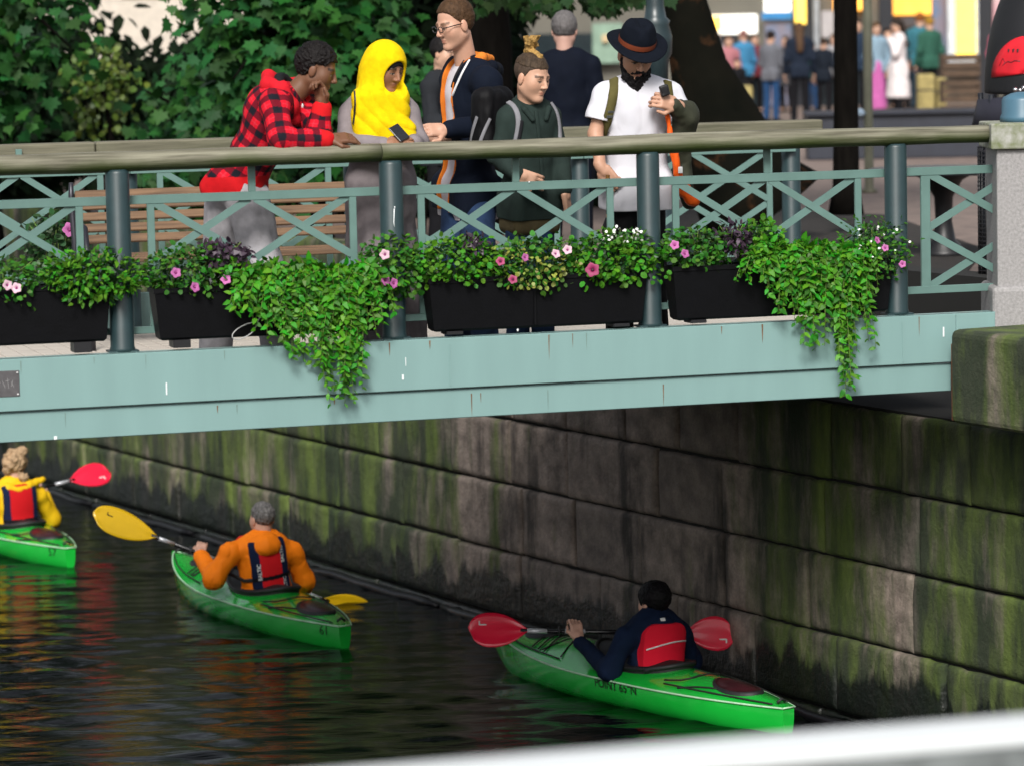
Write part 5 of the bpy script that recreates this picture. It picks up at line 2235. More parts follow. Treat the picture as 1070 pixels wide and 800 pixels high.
o2 = P2.body('person', 'woman in bright yellow headscarf and long grey coat looking at her phone')
M_coat = fab('mauve_grey_wool', (.235, .205, .215), scale=24)
f = P2.field(.007)
P2.torso(f, .026, .10, 1.0)
for a in 'lr':
    P2.sleeve(f, a, (.066, .056, .045), 1.0, .04)
for k in range(6):
    z0 = P2.J['pel'].z
base = V((P2.J['pel'].x, P2.J['pel'].y, ZD + .16))
f.cone(P2.J['pel'] + E * .03, base + E * .06 + N * .05, .155, .205, .06)
f.cone(P2.J['pel'] - E * .03, base - E * .07 - N * .03, .155, .205, .06)
f.half((0, 0, ZD + .12), (0, 0, -1))


def skirt(x, y, z):
    a = np.arctan2(y - base.y, x - base.x)
    w = np.clip((P2.J['pel'].z - z) / .5, 0, 1)
    return (w * .016 * np.sin(a * 11 + 2 * np.sin(z * 3))).astype(np.float32)


f.fn(skirt)
f.folds(.008, 8, 2)
f.build('coat', M_coat, o2)
# headscarf: hood round the face, wound below the chin, long front fall
f = Field(.0055, np.array(P2.J['pel']) - .55, np.array(P2.hc) + .4)
H = P2.hp
hf = P2.hf
ks = P2.s
f.ell(H(0, -.014, .028), (.098 * ks, .118 * ks, .112 * ks), hf, 0)
f.ell(H(0, -.02, -.06), (.092 * ks, .100 * ks, .12 * ks), hf, .08)
f.cone(H(0, -.03, -.08), P2.off(0, -.01, .0), .092 * ks, .105 * ks, .08)
f.ell(P2.off(0, .0, -.03), (.165, .135, .10), P2.fr, .10)
f.rbox(PB(397, 124, .33), (.165, .055, .17), .05, (E, N, Z3), .10)
f.rbox(PB(411, 139, .30), (.13, .05, .075), .04, (unit(E - Z3 * .25), N, unit(Z3 + E * .25)), .06)
f.ell(H(.010, .120, -.018), (.070 * ks, .098 * ks, .088 * ks), hf, .012, 'sub')
# the last turn of cloth, slung under the chin and over the far shoulder
f.cone(H(-.085, .005, -.10), H(.01, .075, -.150), .030 * ks, .034 * ks, .025)
f.cone(H(.01, .075, -.150), H(.10, .02, -.125), .034 * ks, .03 * ks, .03)
nk, fr = P2.J['nk'], P2.fr


def scarf(x, y, z):
    c = PB(432, 96, .4)
    du, dz = (x - c.x), (z - c.z)
    rad = np.sqrt(du * du + dz * dz)
    w = np.clip((H(0, 0, -.04).z - z) / .10, 0.12, 1)
    a = .0055 * (1 - 1.8 * np.abs(np.sin(rad * 44 + 1.8 * vnoise(x, y, z, 4, 7))) ** .7) + .003 * vnoise(x, y, z, 7, 3)
    return (w * a).astype(np.float32)


f.fn(scarf)
sc = f.build('headscarf', fab('yellow_scarf', (.80, .56, .003), var=.14, scale=26, bump=.3, bscale=220, sheen=.0, rough=.95), o2)
f = Field(.004, np.array(P2.hc) - .2, np.array(P2.hc) + .2)
f.ell(H(0, -.008, .026), (.087 * ks, .100 * ks, .098 * ks), hf, 0)
f.ell(H(0, .12, -.036), (.060 * ks, .08 * ks, .085 * ks), hf, .006, 'sub')
f.half(H(0, .02, 0), -hf[1])
f.half(H(0, 0, .0), -hf[2])
f.build('under_scarf', fab('black_cap', (.012, .01, .012)), sc)
strap('shoulder_strap', sc, [(371, 96), (372, 110), (370, 130)], .012, .004, M_black, o2, .006)
ph = MB()
pc = PB(417, 139, .10)
pf = (unit(E * .75 - Z3 * .66), unit(N * .75 - Z3 * .6), unit(Z3 * .7 + E * .5))
pf = frame_of(N * .7 - Z3 * .55, Z3 * .8 - E * .45 + N * .3)
ph.box(pc, (.072, .009, .115), pf, .004, 2)
pho = empty('phone', pc, 'black mobile phone held in the hands of the yellow headscarf woman', 'phone')
ph.build('case', mat('phone_black', (.015, .016, .02), rough=.25), pho)
mb = MB()
mb.box(pc + pf[1] * .006, (.064, .002, .10), pf)
mb.build('screen', mat('phone_glass', (.02, .025, .035), rough=.05), pho)

# ---------------------------------------------------------------- young man in glasses, in profile to the left
J = pts(dict(pel=(489, 196, 1.25), nk=(489, 69, 1.18), sl=(508, 86, 0.92), sr=(476, 84, 1.36), el=(514, 129, 0.85), wl=(466, 136, 0.70), er=(482, 130, 1.30), wr=(463, 147, 0.86)))
stand_legs(J, dict(l=PB(498, 208, 1.18), r=PB(481, 208, 1.32)), dict(l=up_to(500, 0.82, .5), r=up_to(473, 1.02, .5)), dict(l=deck(506, 1.15), r=deck(478, 1.35)))
P3 = Person(J, PB(475, 26, 1.12), -E * .93 - N * .24 - Z3 * .24, (0, 0, 1.30), s=1.02, skin=(.50, .285, .20), brow=(.10, .05, .025))
P3.hand('l', -E * .9 - N * .2 + Z3 * .02, -N * .7 + Z3 * .55, .55, 0, .3)
P3.hand('r', -E * .95 - N * .15, -N * .6 + Z3 * .1, .75, 0, .5)
o3 = P3.body('person', 'tall young man in glasses and navy jacket with orange lining facing left')
P3.hair(hairmat('light_brown_hair', (.085, .045, .022)), (.006, .008, .020), [(-.13, -.05), (-.06, -.045), (-.02, -.012), (.005, .012), (.03, .040), (.055, .075), (.13, .100)], .0025, 50)
f = P3.field()
P3.torso(f, .012, .13)
P3.collar(f, .062, .012, -.005)
f.folds(.007, 10, 3)
P3.cut_hem(f, .15)
f.build('tee_shirt', fab('pale_grey_tee', (.56, .53, .56)), o3)
f = P3.field()
P3.torso(f, .036, .10, 1.02)
for a in 'lr':
    P3.sleeve(f, a, (.074, .060, .047), 1.0, .04)


def open_front(X, Y, Z):
    q = [(X - P3.J['pel'].x), (Y - P3.J['pel'].y), (Z - P3.J['pel'].z)]
    x, y, z = (sum(q[i] * a[i] for i in range(3)) for a in P3.fr)
    return np.maximum(np.abs(x + .015) - .072, .02 - y).astype(np.float32)


f.fn(open_front, 'cut')
f.folds(.009, 9, 7)
P3.cut_hem(f, .11)


def jc(v):
    q = v - np.array(P3.J['pel'])
    x, y, z = (q @ np.array(a) for a in P3.fr)
    c = np.tile(np.array([.004, .007, .016]), (len(v), 1))
    c[(np.abs(x + .015) < .088) & (y > .03)] = (.62, .17, .02)
    return c


jk = f.build('jacket', fab('navy_softshell', (.003, .0055, .013), attr='Col', var=.2), o3, color=jc)
f = P3.field()
for a, b, r in (((-.10, -.03, .05), (-.02, -.115, .03), .034), ((.10, -.03, .05), (.02, -.115, .03), .034), ((-.10, -.03, .05), (-.075, .085, -.05), .026), ((.10, -.03, .05), (.075, .085, -.05), .026)):
    q = [P3.off(*p) for p in (a, b)]
    f.cone(q[0], q[1], r, r * .9, .03)
f.folds(.006, 18, 5)
f.build('hood', fab('orange_lining', (.66, .20, .03)), jk)
f = P3.field()
for a, b, r in (((-.11, -.08, .0), (.0, -.15, -.03), .045), ((.11, -.08, .0), (.0, -.15, -.03), .045)):
    q = [P3.off(*p) for p in (a, b)]
    f.cone(q[0], q[1], r, r, .04)
f.build('hood_shell', fab('navy_shell', (.003, .005, .011)), jk)
strap('strap', jk, [(487, 62), (478, 78), (471, 95), (467, 110)], .020, .005, fab('black_webbing', (.015, .015, .018)), o3, .008)
strap('strap_edge', jk, [(491, 64), (482, 80), (475, 96), (471, 108)], .014, .005, fab('white_webbing', (.7, .7, .72)), o3, .008)
mb = MB()
p_, n_ = cam_hit(jk, 508.5, 94.5, .002)
mb.lathe([(.007, 0), (.007, .004), (.003, .006)], p_, 12, n_)
mb.build('press_stud', mat('bright_stud', (.75, .75, .75), rough=.3, metal=.6), jk)
mb = MB()
p_, n_ = cam_hit(jk, 512, 105, .003)
mb.box(p_, (.02, .004, .055), frame_of(-n_, Z3), .002)
mb.build('sleeve_patch', fab('grey_patch', (.35, .36, .40)), jk)
P3.trousers('jeans', fab('blue_denim', (.022, .045, .105), var=.3), (.100, .080, .07))
P3.shoes(fab('dark_shoe', (.02, .02, .022)))
# spectacles
M_spec = mat('black_acetate', (.012, .012, .014), rough=.25)
sp = MB()
for q in (-1, 1):
    c = P3.hp(q * .031, .102, .000)
    ring = [c + (P3.hf[0] * .0235 * math.copysign(abs(math.cos(a)) ** .7, math.cos(a)) + P3.hf[2] * .0175 * math.copysign(abs(math.sin(a)) ** .7, math.sin(a))) for a in [i * 2 * math.pi / 22 for i in range(23)]]
    sp.tube(ring, .0030, 6)
    sp.tube([P3.hp(q * .055, .100, .008), P3.hp(q * .078, .085, .009), P3.hp(q * .083, -.005, .006)], .0032, 6)
sp.tube([P3.hp(-.010, .104, .004), P3.hp(0, .108, .006), P3.hp(.010, .104, .004)], .003, 6)
spo = sp.build('glasses', M_spec, o3)

# ---------------------------------------------------------------- boy with the bun
J = pts(dict(pel=(553, 203, .60), nk=(553, 114, .56), sr=(531, 125, .54), sl=(575, 123, .60), er=(520, 163, .52), wr=(541, 183, .38), el=(586, 162, .56), wl=(590, 199, .48)))
stand_legs(J, dict(l=PB(564, 214, .6), r=PB(543, 214, .6)), dict(l=up_to(565, .58, .47), r=up_to(541, .58, .47)), dict(l=deck(567, .62), r=deck(540, .62)))
P4 = Person(J, PB(556, 81, .48), E * .50 - N * .80 - Z3 * .26, (0, 0, 1), s=.96, skin=(.50, .29, .20), brow=(.045, .025, .015))
P4.hand('r', E * .8 - N * .2 - Z3 * .3, -N * .8, .5)
P4.hand('l', -Z3 * .95 + E * .15, E * .7 - N * .5, .55, 0, .5)
o4 = P4.body('person', 'boy with a blond topknot and shaved sides in dark green shirt jacket')
P4.hair(hairmat('shaved_brown_hair', (.075, .052, .038), .2), (.0035, .0035, .005), [(-.13, -.06), (-.05, -.05), (-.02, -.005), (.01, .0), (.03, .045), (.058, .062), (.13, .075)], .001, 60)


def bun(f):
    f.cone(P4.hp(0, .02, .112), P4.hp(-.005, -.06, .128), .026, .028, .02)
    for a in range(13):
        t = a * .75
        c0 = P4.hp(-.01, -.060, .150)
        e_ = c0 + (P4.hf[0] * math.cos(t) * .042 + P4.hf[1] * math.sin(t) * .042 + P4.hf[2] * (.016 + .030 * (a % 3)))
        f.cone(c0, e_, .026, .009, .008)


P4.hair(hairmat('swept_brown_hair', (.075, .050, .032), .35), (.006, .006, .012), [(-.2, .062), (.2, .064)], .003, 60, name='top_hair')


def only_bun(f):
    f.D[:] = .2
    bun(f)


P4.hair(hairmat('blond_hair', (.45, .27, .085), .35), amp=.005, freq=60, extra=only_bun, name='topknot')
M_olive = fab('bottle_green_cotton', (.021, .034, .030), var=.2)
f = P4.field()
P4.torso(f, .014, .15, .96)
for a in 'lr':
    P4.sleeve(f, a, (.056, .050, .044), 1.0, .04)
f.folds(.010, 9, 11)
P4.cut_hem(f, .125)
jk4 = f.build('shirt_jacket', M_olive, o4)
f = P4.field(.005)
for q in (-1, 1):
    a = [P4.off(x * q, y, z) for x, y, z in ((.02, -.080, .055), (.080, -.01, .045), (.070, .080, .005), (.040, .108, -.045))]
    for u, w in zip(a[:-1], a[1:]):
        f.cone(u, w, .019, .015, .012)
f.build('collar', M_olive, jk4)
f = P4.field(.006)
f.cone(P4.J['nk'] + P4.fr[1] * .05, P4.J['nk'] + P4.fr[1] * .09 - P4.fr[2] * .06, .035, .02, .02)
f.build('undershirt', fab('white_cotton', (.75, .75, .75)), o4)
strap('placket', jk4, [(560, 116), (563, 140), (566, 175), (569, 205)], .028, .004, M_olive, jk4, .002)
f = P4.field(.007)
f.rbox(P4.J['pel'] - P4.fr[2] * .12, (.165, .125, .12), .05, P4.fr, .03)
f.folds(.008, 9, 6)
f.half(P4.J['pel'] - P4.fr[2] * .245, -P4.fr[2])
f.build('long_shirt', fab('khaki_cotton', (.085, .068, .035)), o4)
P4.trousers('jeans', fab('blue_denim', (.022, .045, .105), var=.3), (.080, .07, .062), top=-.05)
P4.shoes(fab('dark_shoe', (.02, .02, .022)))
# his backpack
bc = PB(515, 127, .74)
bk = empty('backpack', bc, 'black backpack with grey trim on the back of the boy with the topknot', 'backpack')
f = Field(.007, np.array(bc) - .4, np.array(bc) + .4)
bf = (unit(E * .8 + N * .5), unit(N * .8 - E * .5), Z3)
f.rbox(bc, (.15, .085, .21), .07, bf, .02)
f.rbox(bc + bf[1] * .07 - Z3 * .07 - bf[0] * .01, (.11, .05, .11), .045, bf, .03)
f.folds(.010, 12, 4)
bag = f.build('bag', fab('black_nylon', (.005, .005, .006), rough=.6), bk)
M_gw = fab('grey_webbing', (.22, .22, .24))
strap('trim', bag, [(499, 122), (494, 138), (492, 152)], .022, .006, M_gw, bk)
strap('trim', bag, [(512, 124), (505, 140), (500, 154)], .022, .006, M_gw, bk)
strap('strap', jk4, [(524, 108), (535, 108), (541, 118), (542, 132), (538, 152)], .034, .010, M_gw, bk)
strap('strap_pad', jk4, [(545, 126), (544, 137), (541, 152)], .022, .013, fab('black_webbing', (.015, .015, .018)), bk)
strap('strap', jk4, [(575, 108), (581, 116), (584, 130), (585, 152)], .028, .008, M_gw, bk)

# ---------------------------------------------------------------- bearded man in hat and white T-shirt
J = pts(dict(pel=(665, 192, .60), nk=(665, 89, .56), sr=(633, 100, .56), sl=(699, 98, .56), er=(622, 140, .56), wr=(628, 175, .46), el=(717, 132, .52), wl=(707, 110, .33)))
stand_legs(J, dict(l=PB(678, 204, .62), r=PB(651, 204, .62)), dict(l=up_to(681, .6, .5), r=up_to(648, .6, .5)), dict(l=deck(684, .62), r=deck(645, .62)))
P5 = Person(J, PB(664, 57, .46), -N * .86 + E * .02 - Z3 * .48, (0, 0, 1), s=1.02, skin=(.44, .245, .165), brow=(.01, .008, .008), lips=(.42, .15, .13))
P5.hand('r', E * .55 - Z3 * .8 - N * .3, -N * .75 - E * .5, .95, 0, .7)
P5.hand('l', -E * .86 - N * .2 + Z3 * .25, -N * .9 + Z3 * .2, .95, 0, .6)
o5 = P5.body('person', 'bearded man in dark fedora and white T-shirt with olive backpack straps')


def beard(f):
    H = P5.hp
    hf5 = P5.hf
    f.D[:] = .2
    f.ell(H(0, .045, -.105), (.064, .058, .062), hf5, .02)
    f.ell(H(0, .062, -.150), (.052, .044, .058), hf5, .03)
    f.ell(H(0, .072, -.185), (.034, .030, .035), hf5, .03)
    for q in (-1, 1):
        f.cone(H(q * .066, .010, -.02), H(q * .050, .050, -.09), .016, .03, .02)
        f.cone(H(q * .004, .094, -.046), H(q * .036, .080, -.068), .0095, .009, .008)
    f.ell(H(0, .098, -.067), (.020, .020, .0095), hf5, .004, 'sub')


P5.hair(hairmat('black_beard_hair', (.008, .007, .008)), amp=.007, freq=60, extra=beard, name='beard')
P5.hair(hairmat('black_beard_hair', (.008, .007, .008)), (.006, .006, .004), [(-.13, -.07), (-.05, -.06), (-.02, -.03), (.012, -.03), (.03, .03), (.06, .06), (.13, .07)], .003, 60)
M_tee = fab('white_tee_cotton', (.60, .60, .65), var=.03, scale=8, bump=.1)
f = P5.field()
P5.torso(f, .022, .10, 1.05)
for a in 'lr':
    P5.sleeve(f, a, (.066, .066, .06), .28, .035)
    e_ = P5.J['s' + a].lerp(P5.J['e' + a], .66)
    d_ = unit(P5.J['e' + a] - P5.J['s' + a])
    fx_ = .10
    f.cone(P5.J['s' + a], e_, .074, .082, .03)
    sgn = 1 if a == 'r' else -1

    def cutter(X, Y, Z, e_=e_, d_=d_, a=a):
        q = (X - e_.x) * d_.x + (Y - e_.y) * d_.y + (Z - e_.z) * d_.z
        rad = np.sqrt(np.maximum((X - e_.x) ** 2 + (Y - e_.y) ** 2 + (Z - e_.z) ** 2 - q * q, 0))
        q2 = [(X - P5.J['pel'].x), (Y - P5.J['pel'].y), (Z - P5.J['pel'].z)]
        side = sum(q2[i] * P5.fr[0][i] for i in range(3)) * (1 if a == 'r' else -1)
        return np.maximum(np.maximum(-q, rad - .12), .215 - side).astype(np.float32)
    f.fn(cutter, 'cut')
f.folds(.013, 8, 14, (1, 1, .35))
P5.cut_hem(f, .125)
tee = f.build('tee_shirt', M_tee, o5)
P5.trousers('trousers', fab('black_cotton', (.007, .007, .008)), (.085, .08, .07), top=-.05)
P5.shoes(fab('dark_shoe', (.02, .02, .022)))
# hat
K5 = P5.s
hu = unit(P5.hf[2] * .75 + Z3 * .5)
hfr = frame_of(P5.hf[1], hu)
hc = P5.hp(0, -.006, .062)
M_hat = mat('navy_felt', (.0055, .0075, .013), rough=.9, var=.2, scale=20, bump=.15, bscale=180, spec=.08)
rows = []
for i in range(49):
    a = 2 * math.pi * i / 48
    ca, sa_ = math.cos(a), math.sin(a)
    row = []
    for r, z in [(p_ * K5, q_ * K5) for p_, q_ in ((.094, .0), (.098, -.004), (.130, -.007), (.158, -.006), (.162, -.001), (.158, .003), (.130, .001), (.100, .004))]:
        dip = -.016 * (sa_ ** 2) * (r - .09 * K5) / .07 + .012 * (ca ** 2) * (r - .09 * K5) / .07
        row.append(hc + hfr[0] * ca * r * .93 + hfr[1] * sa_ * r * 1.06 + hfr[2] * (z + dip))
    rows.append(row)
mb = MB()
mb.grid(rows)
ht = empty('fedora', hc, 'dark navy felt fedora with brown leather band on the bearded man', 'hat')
mb.build('brim', M_hat, ht)
f = Field(.005, np.array(hc) - .26, np.array(hc) + .28)
f.cone(hc + hfr[2] * K5 * .0, hc + hfr[2] * K5 * .055, K5 * .088, K5 * .080, 0)
f.ell(hc + hfr[2] * K5 * .02, (K5 * .088, K5 * .103, K5 * .115), hfr, K5 * .02)
f.half(hc + hfr[2] * K5 * .118, hfr[2], K5 * .02)
f.half(hc - hfr[2] * K5 * .002, -hfr[2])
f.ell(hc + hfr[2] * K5 * .150 - hfr[1] * K5 * .01, (K5 * .020, K5 * .095, K5 * .048), hfr, K5 * .03, 'sub')
for q in (-1, 1):
    f.ell(hc + hfr[2] * K5 * .100 + hfr[1] * K5 * .105 + hfr[0] * q * K5 * .072, (K5 * .030, K5 * .055, K5 * .05), hfr, K5 * .03, 'sub')
crn = f.build('crown', M_hat, ht)
mb = MB()
rows = []
for i in range(61):
    a = 2 * math.pi * i / 60
    d = hfr[0] * math.cos(a) + hfr[1] * math.sin(a)
    r_ = []
    for z in (.006 * K5, .014 * K5, .024 * K5, .032 * K5):
        p_, n_ = hit(crn, hc + hfr[2] * z + d * .3, -d, .0025)
        r_.append(p_)
    rows.append(r_)
mb.grid(rows)
bd_ = mb.build('band', mat('brown_leather', (.20, .045, .018), rough=.45, var=.2), ht)
# backpack straps and the bag behind his back
ob = empty('backpack', PB(665, 118, .85), 'olive canvas backpack worn by the bearded man', 'backpack')
M_ov = fab('olive_webbing', (.105, .092, .032), var=.15)
f = Field(.008, np.array(PB(665, 120, .86)) - .36, np.array(PB(665, 120, .86)) + .36)
f.rbox(PB(662, 120, .86), (.155, .09, .23), .07, P5.fr, .02)
f.folds(.010, 10, 2)
f.build('bag', M_ov, ob)
strap('strap', tee, [(643, 64), (641, 74), (642, 90), (640, 104), (635, 122), (632, 142)], .062, .012, M_ov, ob, .004)
strap('strap', tee, [(686, 64), (692, 72), (697, 86), (699, 102)], .060, .012, M_ov, ob, .004)
for px, py in ((637, 117), (636, 122)):
    mb = MB()
    p_, n_ = cam_hit(tee, px, py, .014)
    mb.box(p_, (.045, .010, .016), frame_of(-n_, Z3), .003)
    mb.build('buckle', mat('grey_buckle', (.06, .065, .06), rough=.4), ob)
# jacket hung over the left forearm with an orange lining
oj = empty('jacket', PB(712, 130, .4), 'olive jacket with orange lining hanging over the bearded man left arm', 'jacket')
M_oj = fab('olive_nylon', (.042, .045, .030), rough=.6, var=.2)
f = Field(.006, np.array(PB(712, 150, .45)) - .45, np.array(PB(712, 150, .45)) + .55)
f.cone(PB(704, 111, .33), PB(716, 122, .40), .052, .075, .03)
f.cone(PB(716, 118, .42), PB(713, 145, .46), .075, .070, .04)
f.rbox(PB(713, 165, .50), (.062, .06, .20), .05, (E, N, Z3), .05)
f.cone(PB(712, 190, .50), PB(722, 212, .50), .05, .045, .04)
f.folds(.014, 13, 5)
f.build('shell', M_oj, oj)
f = Field(.005, np.array(PB(708, 150, .35)) - .5, np.array(PB(708, 150, .35)) + .5)
M_or = fab('bright_orange_nylon', (.80, .11, .012), rough=.55)
f.cone(PB(697, 116, .37), PB(702, 150, .36), .016, .024, .03)
f.cone(PB(702, 150, .36), PB(708, 182, .36), .024, .026, .03)
f.cone(PB(712, 196, .37), PB(724, 208, .37), .042, .050, .03)
f.cone(PB(708, 182, .36), PB(713, 198, .37), .02, .04, .03)
f.folds(.010, 18, 2)
f.build('lining', M_or, oj)
mb = MB()
mb.box(PB(711, 178, .32), (.028, .008, .04), BF, .003)
mb.build('care_label', fab('white_cotton', (.75, .75, .75)), oj)
# small black camera-like thing in his left hand, rolled umbrella in the right
uc = PB(693.5, 91, .27)
um = empty('folded_glove', uc, 'small black bundle clutched at the strap by the bearded man', 'glove')
f = Field(.004, np.array(uc) - .12, np.array(uc) + .12)
f.rbox(uc + E * .008 - Z3 * .022 + N * .01, (.030, .020, .036), .012, (unit(E + Z3 * .3), N, unit(Z3 - E * .3)), .0)
f.folds(.005, 22, 3)
f.build('fabric', M_black, um)
ub = empty('umbrella', PB(637, 205, .22), 'rolled black umbrella with orange wooden handle in the bearded man right hand', 'umbrella')
mb = MB()
a_, b_ = PB(635, 183, .22), PB(636.5, 224, .22)
mb.tube([a_, a_.lerp(b_, .3), b_], [.013, .0145, .0145], 12)
mb.tube([b_, b_ - Z3 * .03], [.018, .018], 12)
mb.build('handle', mat('orange_varnished_wood', (.50, .22, .03), rough=.35, var=.2), ub)
mb = MB()
c_ = V((b_.x, b_.y, ZD + .03))
mb.tube([b_ - Z3 * .02, b_ - Z3 * .08, b_.lerp(c_, .6), c_], [.022, .045, .034, .010], 12)
mb.build('canopy', fab('black_umbrella_nylon', (.010, .010, .012), rough=.5), ub)
# =================================================================== kayaks and paddlers
M_kay = mat('green_kayak_plastic', (0.010, 0.46, 0.045), rough=.2, var=.12, scale=3.5, coat=1.0, bump=.03, bscale=9)
M_kline = mat('pale_seam', (.45, .72, .48), rough=.4)
M_cord = mat('black_cord', (.01, .01, .01), rough=.7)
M_neo = mat('black_neoprene', (.010, .010, .012), rough=.6, bump=.2, bscale=40)
M_hatch = mat('maroon_hatch', (.045, .010, .014), rough=.3, var=.3, scale=9)
M_shaft = mat('black_shaft', (.012, .012, .014), rough=.25)
M_alu = mat('silver_shaft_tape', (.60, .62, .66), rough=.3, metal=.3)


KS = 1.13                              # size of the boats against the bridge
KD = 4.7 / 4.2


class Kayak:
    def __init__(self, stern, bow, label, L=2.95, number=None, word=None, seat=-.20):
        self.h = unit(V((bow.x - stern.x, bow.y - stern.y, 0)))
        self.r = V((self.h.y, -self.h.x, 0))
        self.L = L
        self.S = KS
        self.c = V((stern.x, stern.y, ZWAT)) + self.h * L / 2 * KS
        self.seat = seat
        Mx = Matrix(((self.r.x, self.h.x, 0, self.c.x), (self.r.y, self.h.y, 0, self.c.y), (0, 0, 1, ZWAT), (0, 0, 0, 1)))
        self.root = empty('kayak', self.c, label, 'kayak', None, M=Mx)
        nu, nv = 81, 12
        us = np.sin(np.linspace(-1, 1, nu) * math.pi / 2)
        hullP, deckP = [], []
        for u in us:
            hullP.append([self.P(*self.sec(u, q / nv, -1)) for q in range(nv, -1, -1)] + [self.P(*self.sec(u, q / nv, 1)) for q in range(1, nv + 1)])
            deckP.append([self.P(*self.dsec(u, -1 + 2 * q / 24)) for q in range(25)])
        mb = MB()
        mb.grid(hullP)
        mb.bm.faces.new([mb.bm.verts.new(p) for p in hullP[0]])
        self.hull = mb.build('hull', M_kay, self.root)
        mb = MB()
        mb.grid(deckP)
        mb.bm.faces.new([mb.bm.verts.new(p) for p in deckP[0]])
        self.deck = mb.build('deck', M_kay, self.root)
        mb = MB()
        for sg in (-1, 1):
            mb.tube([self.P(sg * (self.b(u) + .003), u * L / 2, self.zs(u) - .004) for u in us], .007, 6)
        mb.tube([self.P(x, -L / 2 - .003, self.zs(-1) - .004) for x in (-self.b(-1), 0, self.b(-1))], .006, 6)
        mb.build('seam', M_kline, self.root)
        # cockpit: raised rim, spray cover, seat back
        a, b = .205, .40
        y0 = seat + .10
        rim, skirt = [], []
        for k in range(41):
            t = 2 * math.pi * k / 40
            x, y = a * math.cos(t) * (1 - .15 * math.sin(t)), y0 + b * math.sin(t)
            rim.append(self.P(x, y, self.dz(x, y) + .030))
            skirt.append([self.P(x * q, y0 + (y - y0) * q, self.dz(x, y) + .028 + .030 * (1 - q)) for q in (1, .7, .4, .02)])
        mb = MB()
        mb.tube(rim, .017, 8)
        low = []
        for k in range(41):
            t = 2 * math.pi * k / 40
            x, y = a * math.cos(t) * (1 - .15 * math.sin(t)), y0 + b * math.sin(t)
            low.append([self.P(x * 1.0, y, self.dz(x, y) - .02), self.P(x, y, self.dz(x, y) + .03)])
        mb.grid(low)
        mb.build('cockpit_rim', M_neo, self.root)
        mb = MB()
        mb.grid(skirt)
        mb.build('spray_cover', M_neo, self.root)
        # hatches
        for nm, y, ry, rx in (('hatch_cover', -L * .345, .17, .105), ('hatch_cover', L * .315, .13, .085)):
            rows = []
            for k in range(33):
                t = 2 * math.pi * k / 32
                row = []
                for q, dz in ((1.12, -.004), (1.12, .012), (1.0, .018), (.93, .012), (.85, .020), (.4, .026), (.02, .028)):
                    x, yy = rx * q * math.cos(t), y + ry * q * math.sin(t)
                    row.append(self.P(x, yy, self.dz(x, yy) + dz))
                rows.append(row)
            mb = MB()
            mb.grid([r_[2:] for r_ in rows])
            hc_ = mb.build(nm, M_hatch if y < 0 else M_neo, self.root)
            mb = MB()
            mb.grid([r_[:3] for r_ in rows])
            mb.build('rim', M_neo, hc_)
        # deck cords
        def cord(ptsxy, r=.0055, name='deck_line'):
            mb = MB()
            P = []
            for (xa, ya), (xb, yb) in zip(ptsxy[:-1], ptsxy[1:]):
                for k in range(6):
                    t = k / 6
                    x, y = xa + (xb - xa) * t, ya + (yb - ya) * t
                    P.append(self.P(x, y, self.dz(x, y) + .010))
            x, y = ptsxy[-1]
            P.append(self.P(x, y, self.dz(x, y) + .010))
            for _ in range(2):
                P = [P[0]] + [(P[i - 1] + P[i] * 2 + P[i + 1]) / 4 for i in range(1, len(P) - 1)] + [P[-1]]
            mb.tube(P, r, 6)
            mb.build(name, M_cord, self.root)
        W_ = self.b
        for sg in (-1, 1):
            cord([(sg * W_(u) * .86, u * L / 2) for u in (.28, .45, .6, .75, .88, .95)])
            cord([(sg * W_(u) * .80, u * L / 2) for u in (-.40, -.55, -.7, -.85, -.95)])
            cord([(sg * .19, seat - .36), (sg * .15, seat - .46), (sg * .10, seat - .50), (0, seat - .51)])
            cord([(sg * .22, seat - .52), (sg * .16, seat - .62), (sg * .11, seat - .76)])
        for y in (.62, .70, .78):
            w_ = W_(y / (L / 2)) * .8
            cord([(-w_, y), (0, y + .07), (w_, y)])
        for k in range(2):
            w0, w1 = W_(.28) * .8, W_(.45) * .8
            cord([(w0 * (1 - 2 * k), .42), (-w1 * (1 - 2 * k), .66)])
        for y in (-L / 2 * .955, L / 2 * .955):
            mb = MB()
            zz = self.dz(0, y)
            mb.tube([self.P(-.03, y, zz + .01), self.P(0, y - .01, zz + .03), self.P(.03, y, zz + .01)], .010, 8)
            mb.build('grab_handle', M_neo, self.root)
        self.number, self.word = number, word
        if number:
            self.letters(number, .085, -L / 2 + .13, .105)
        if word:
            self.letters(word, .074, -.22, .130, True)

    def P(self, x, y, z):
        return self.c + (self.r * float(x) + self.h * float(y) + Z3 * float(z)) * self.S

    def b(self, u):
        if u >= 0:
            return .305 * max(1 - abs(u) ** 2.1, 0) ** .85 + .004
        return .305 * (1 - .86 * abs(u) ** 2.3) + .0

    def zs(self, u):
        return (.165 + .115 * max(u, 0) ** 2.4 - .012 * max(-u, 0))

    def zk(self, u):
        return -.075 + (.24 * (max(u - .70, 0) / .30) ** 2.2) + .05 * max(-u - .8, 0) / .2

    def sec(self, u, v, sg):
        zk, zs, b = self.zk(u), self.zs(u), self.b(u)
        return sg * b * (1 - (1 - v) ** 2.4), u * self.L / 2 + (.05 * v if u > .9 else 0) * (u - .9) * 10, zk + (zs - zk) * v ** 1.7

    def crown(self, u):
        return .085 * (1 - abs(u) ** 2.2) + .045 * math.exp(-((u - .34) / .22) ** 2)

    def dsec(self, u, w):
        return w * self.b(u), u * self.L / 2 + (.05 if u > .9 else 0) * (u - .9) * 10, self.zs(u) + self.crown(u) * (1 - abs(w) ** 1.7)

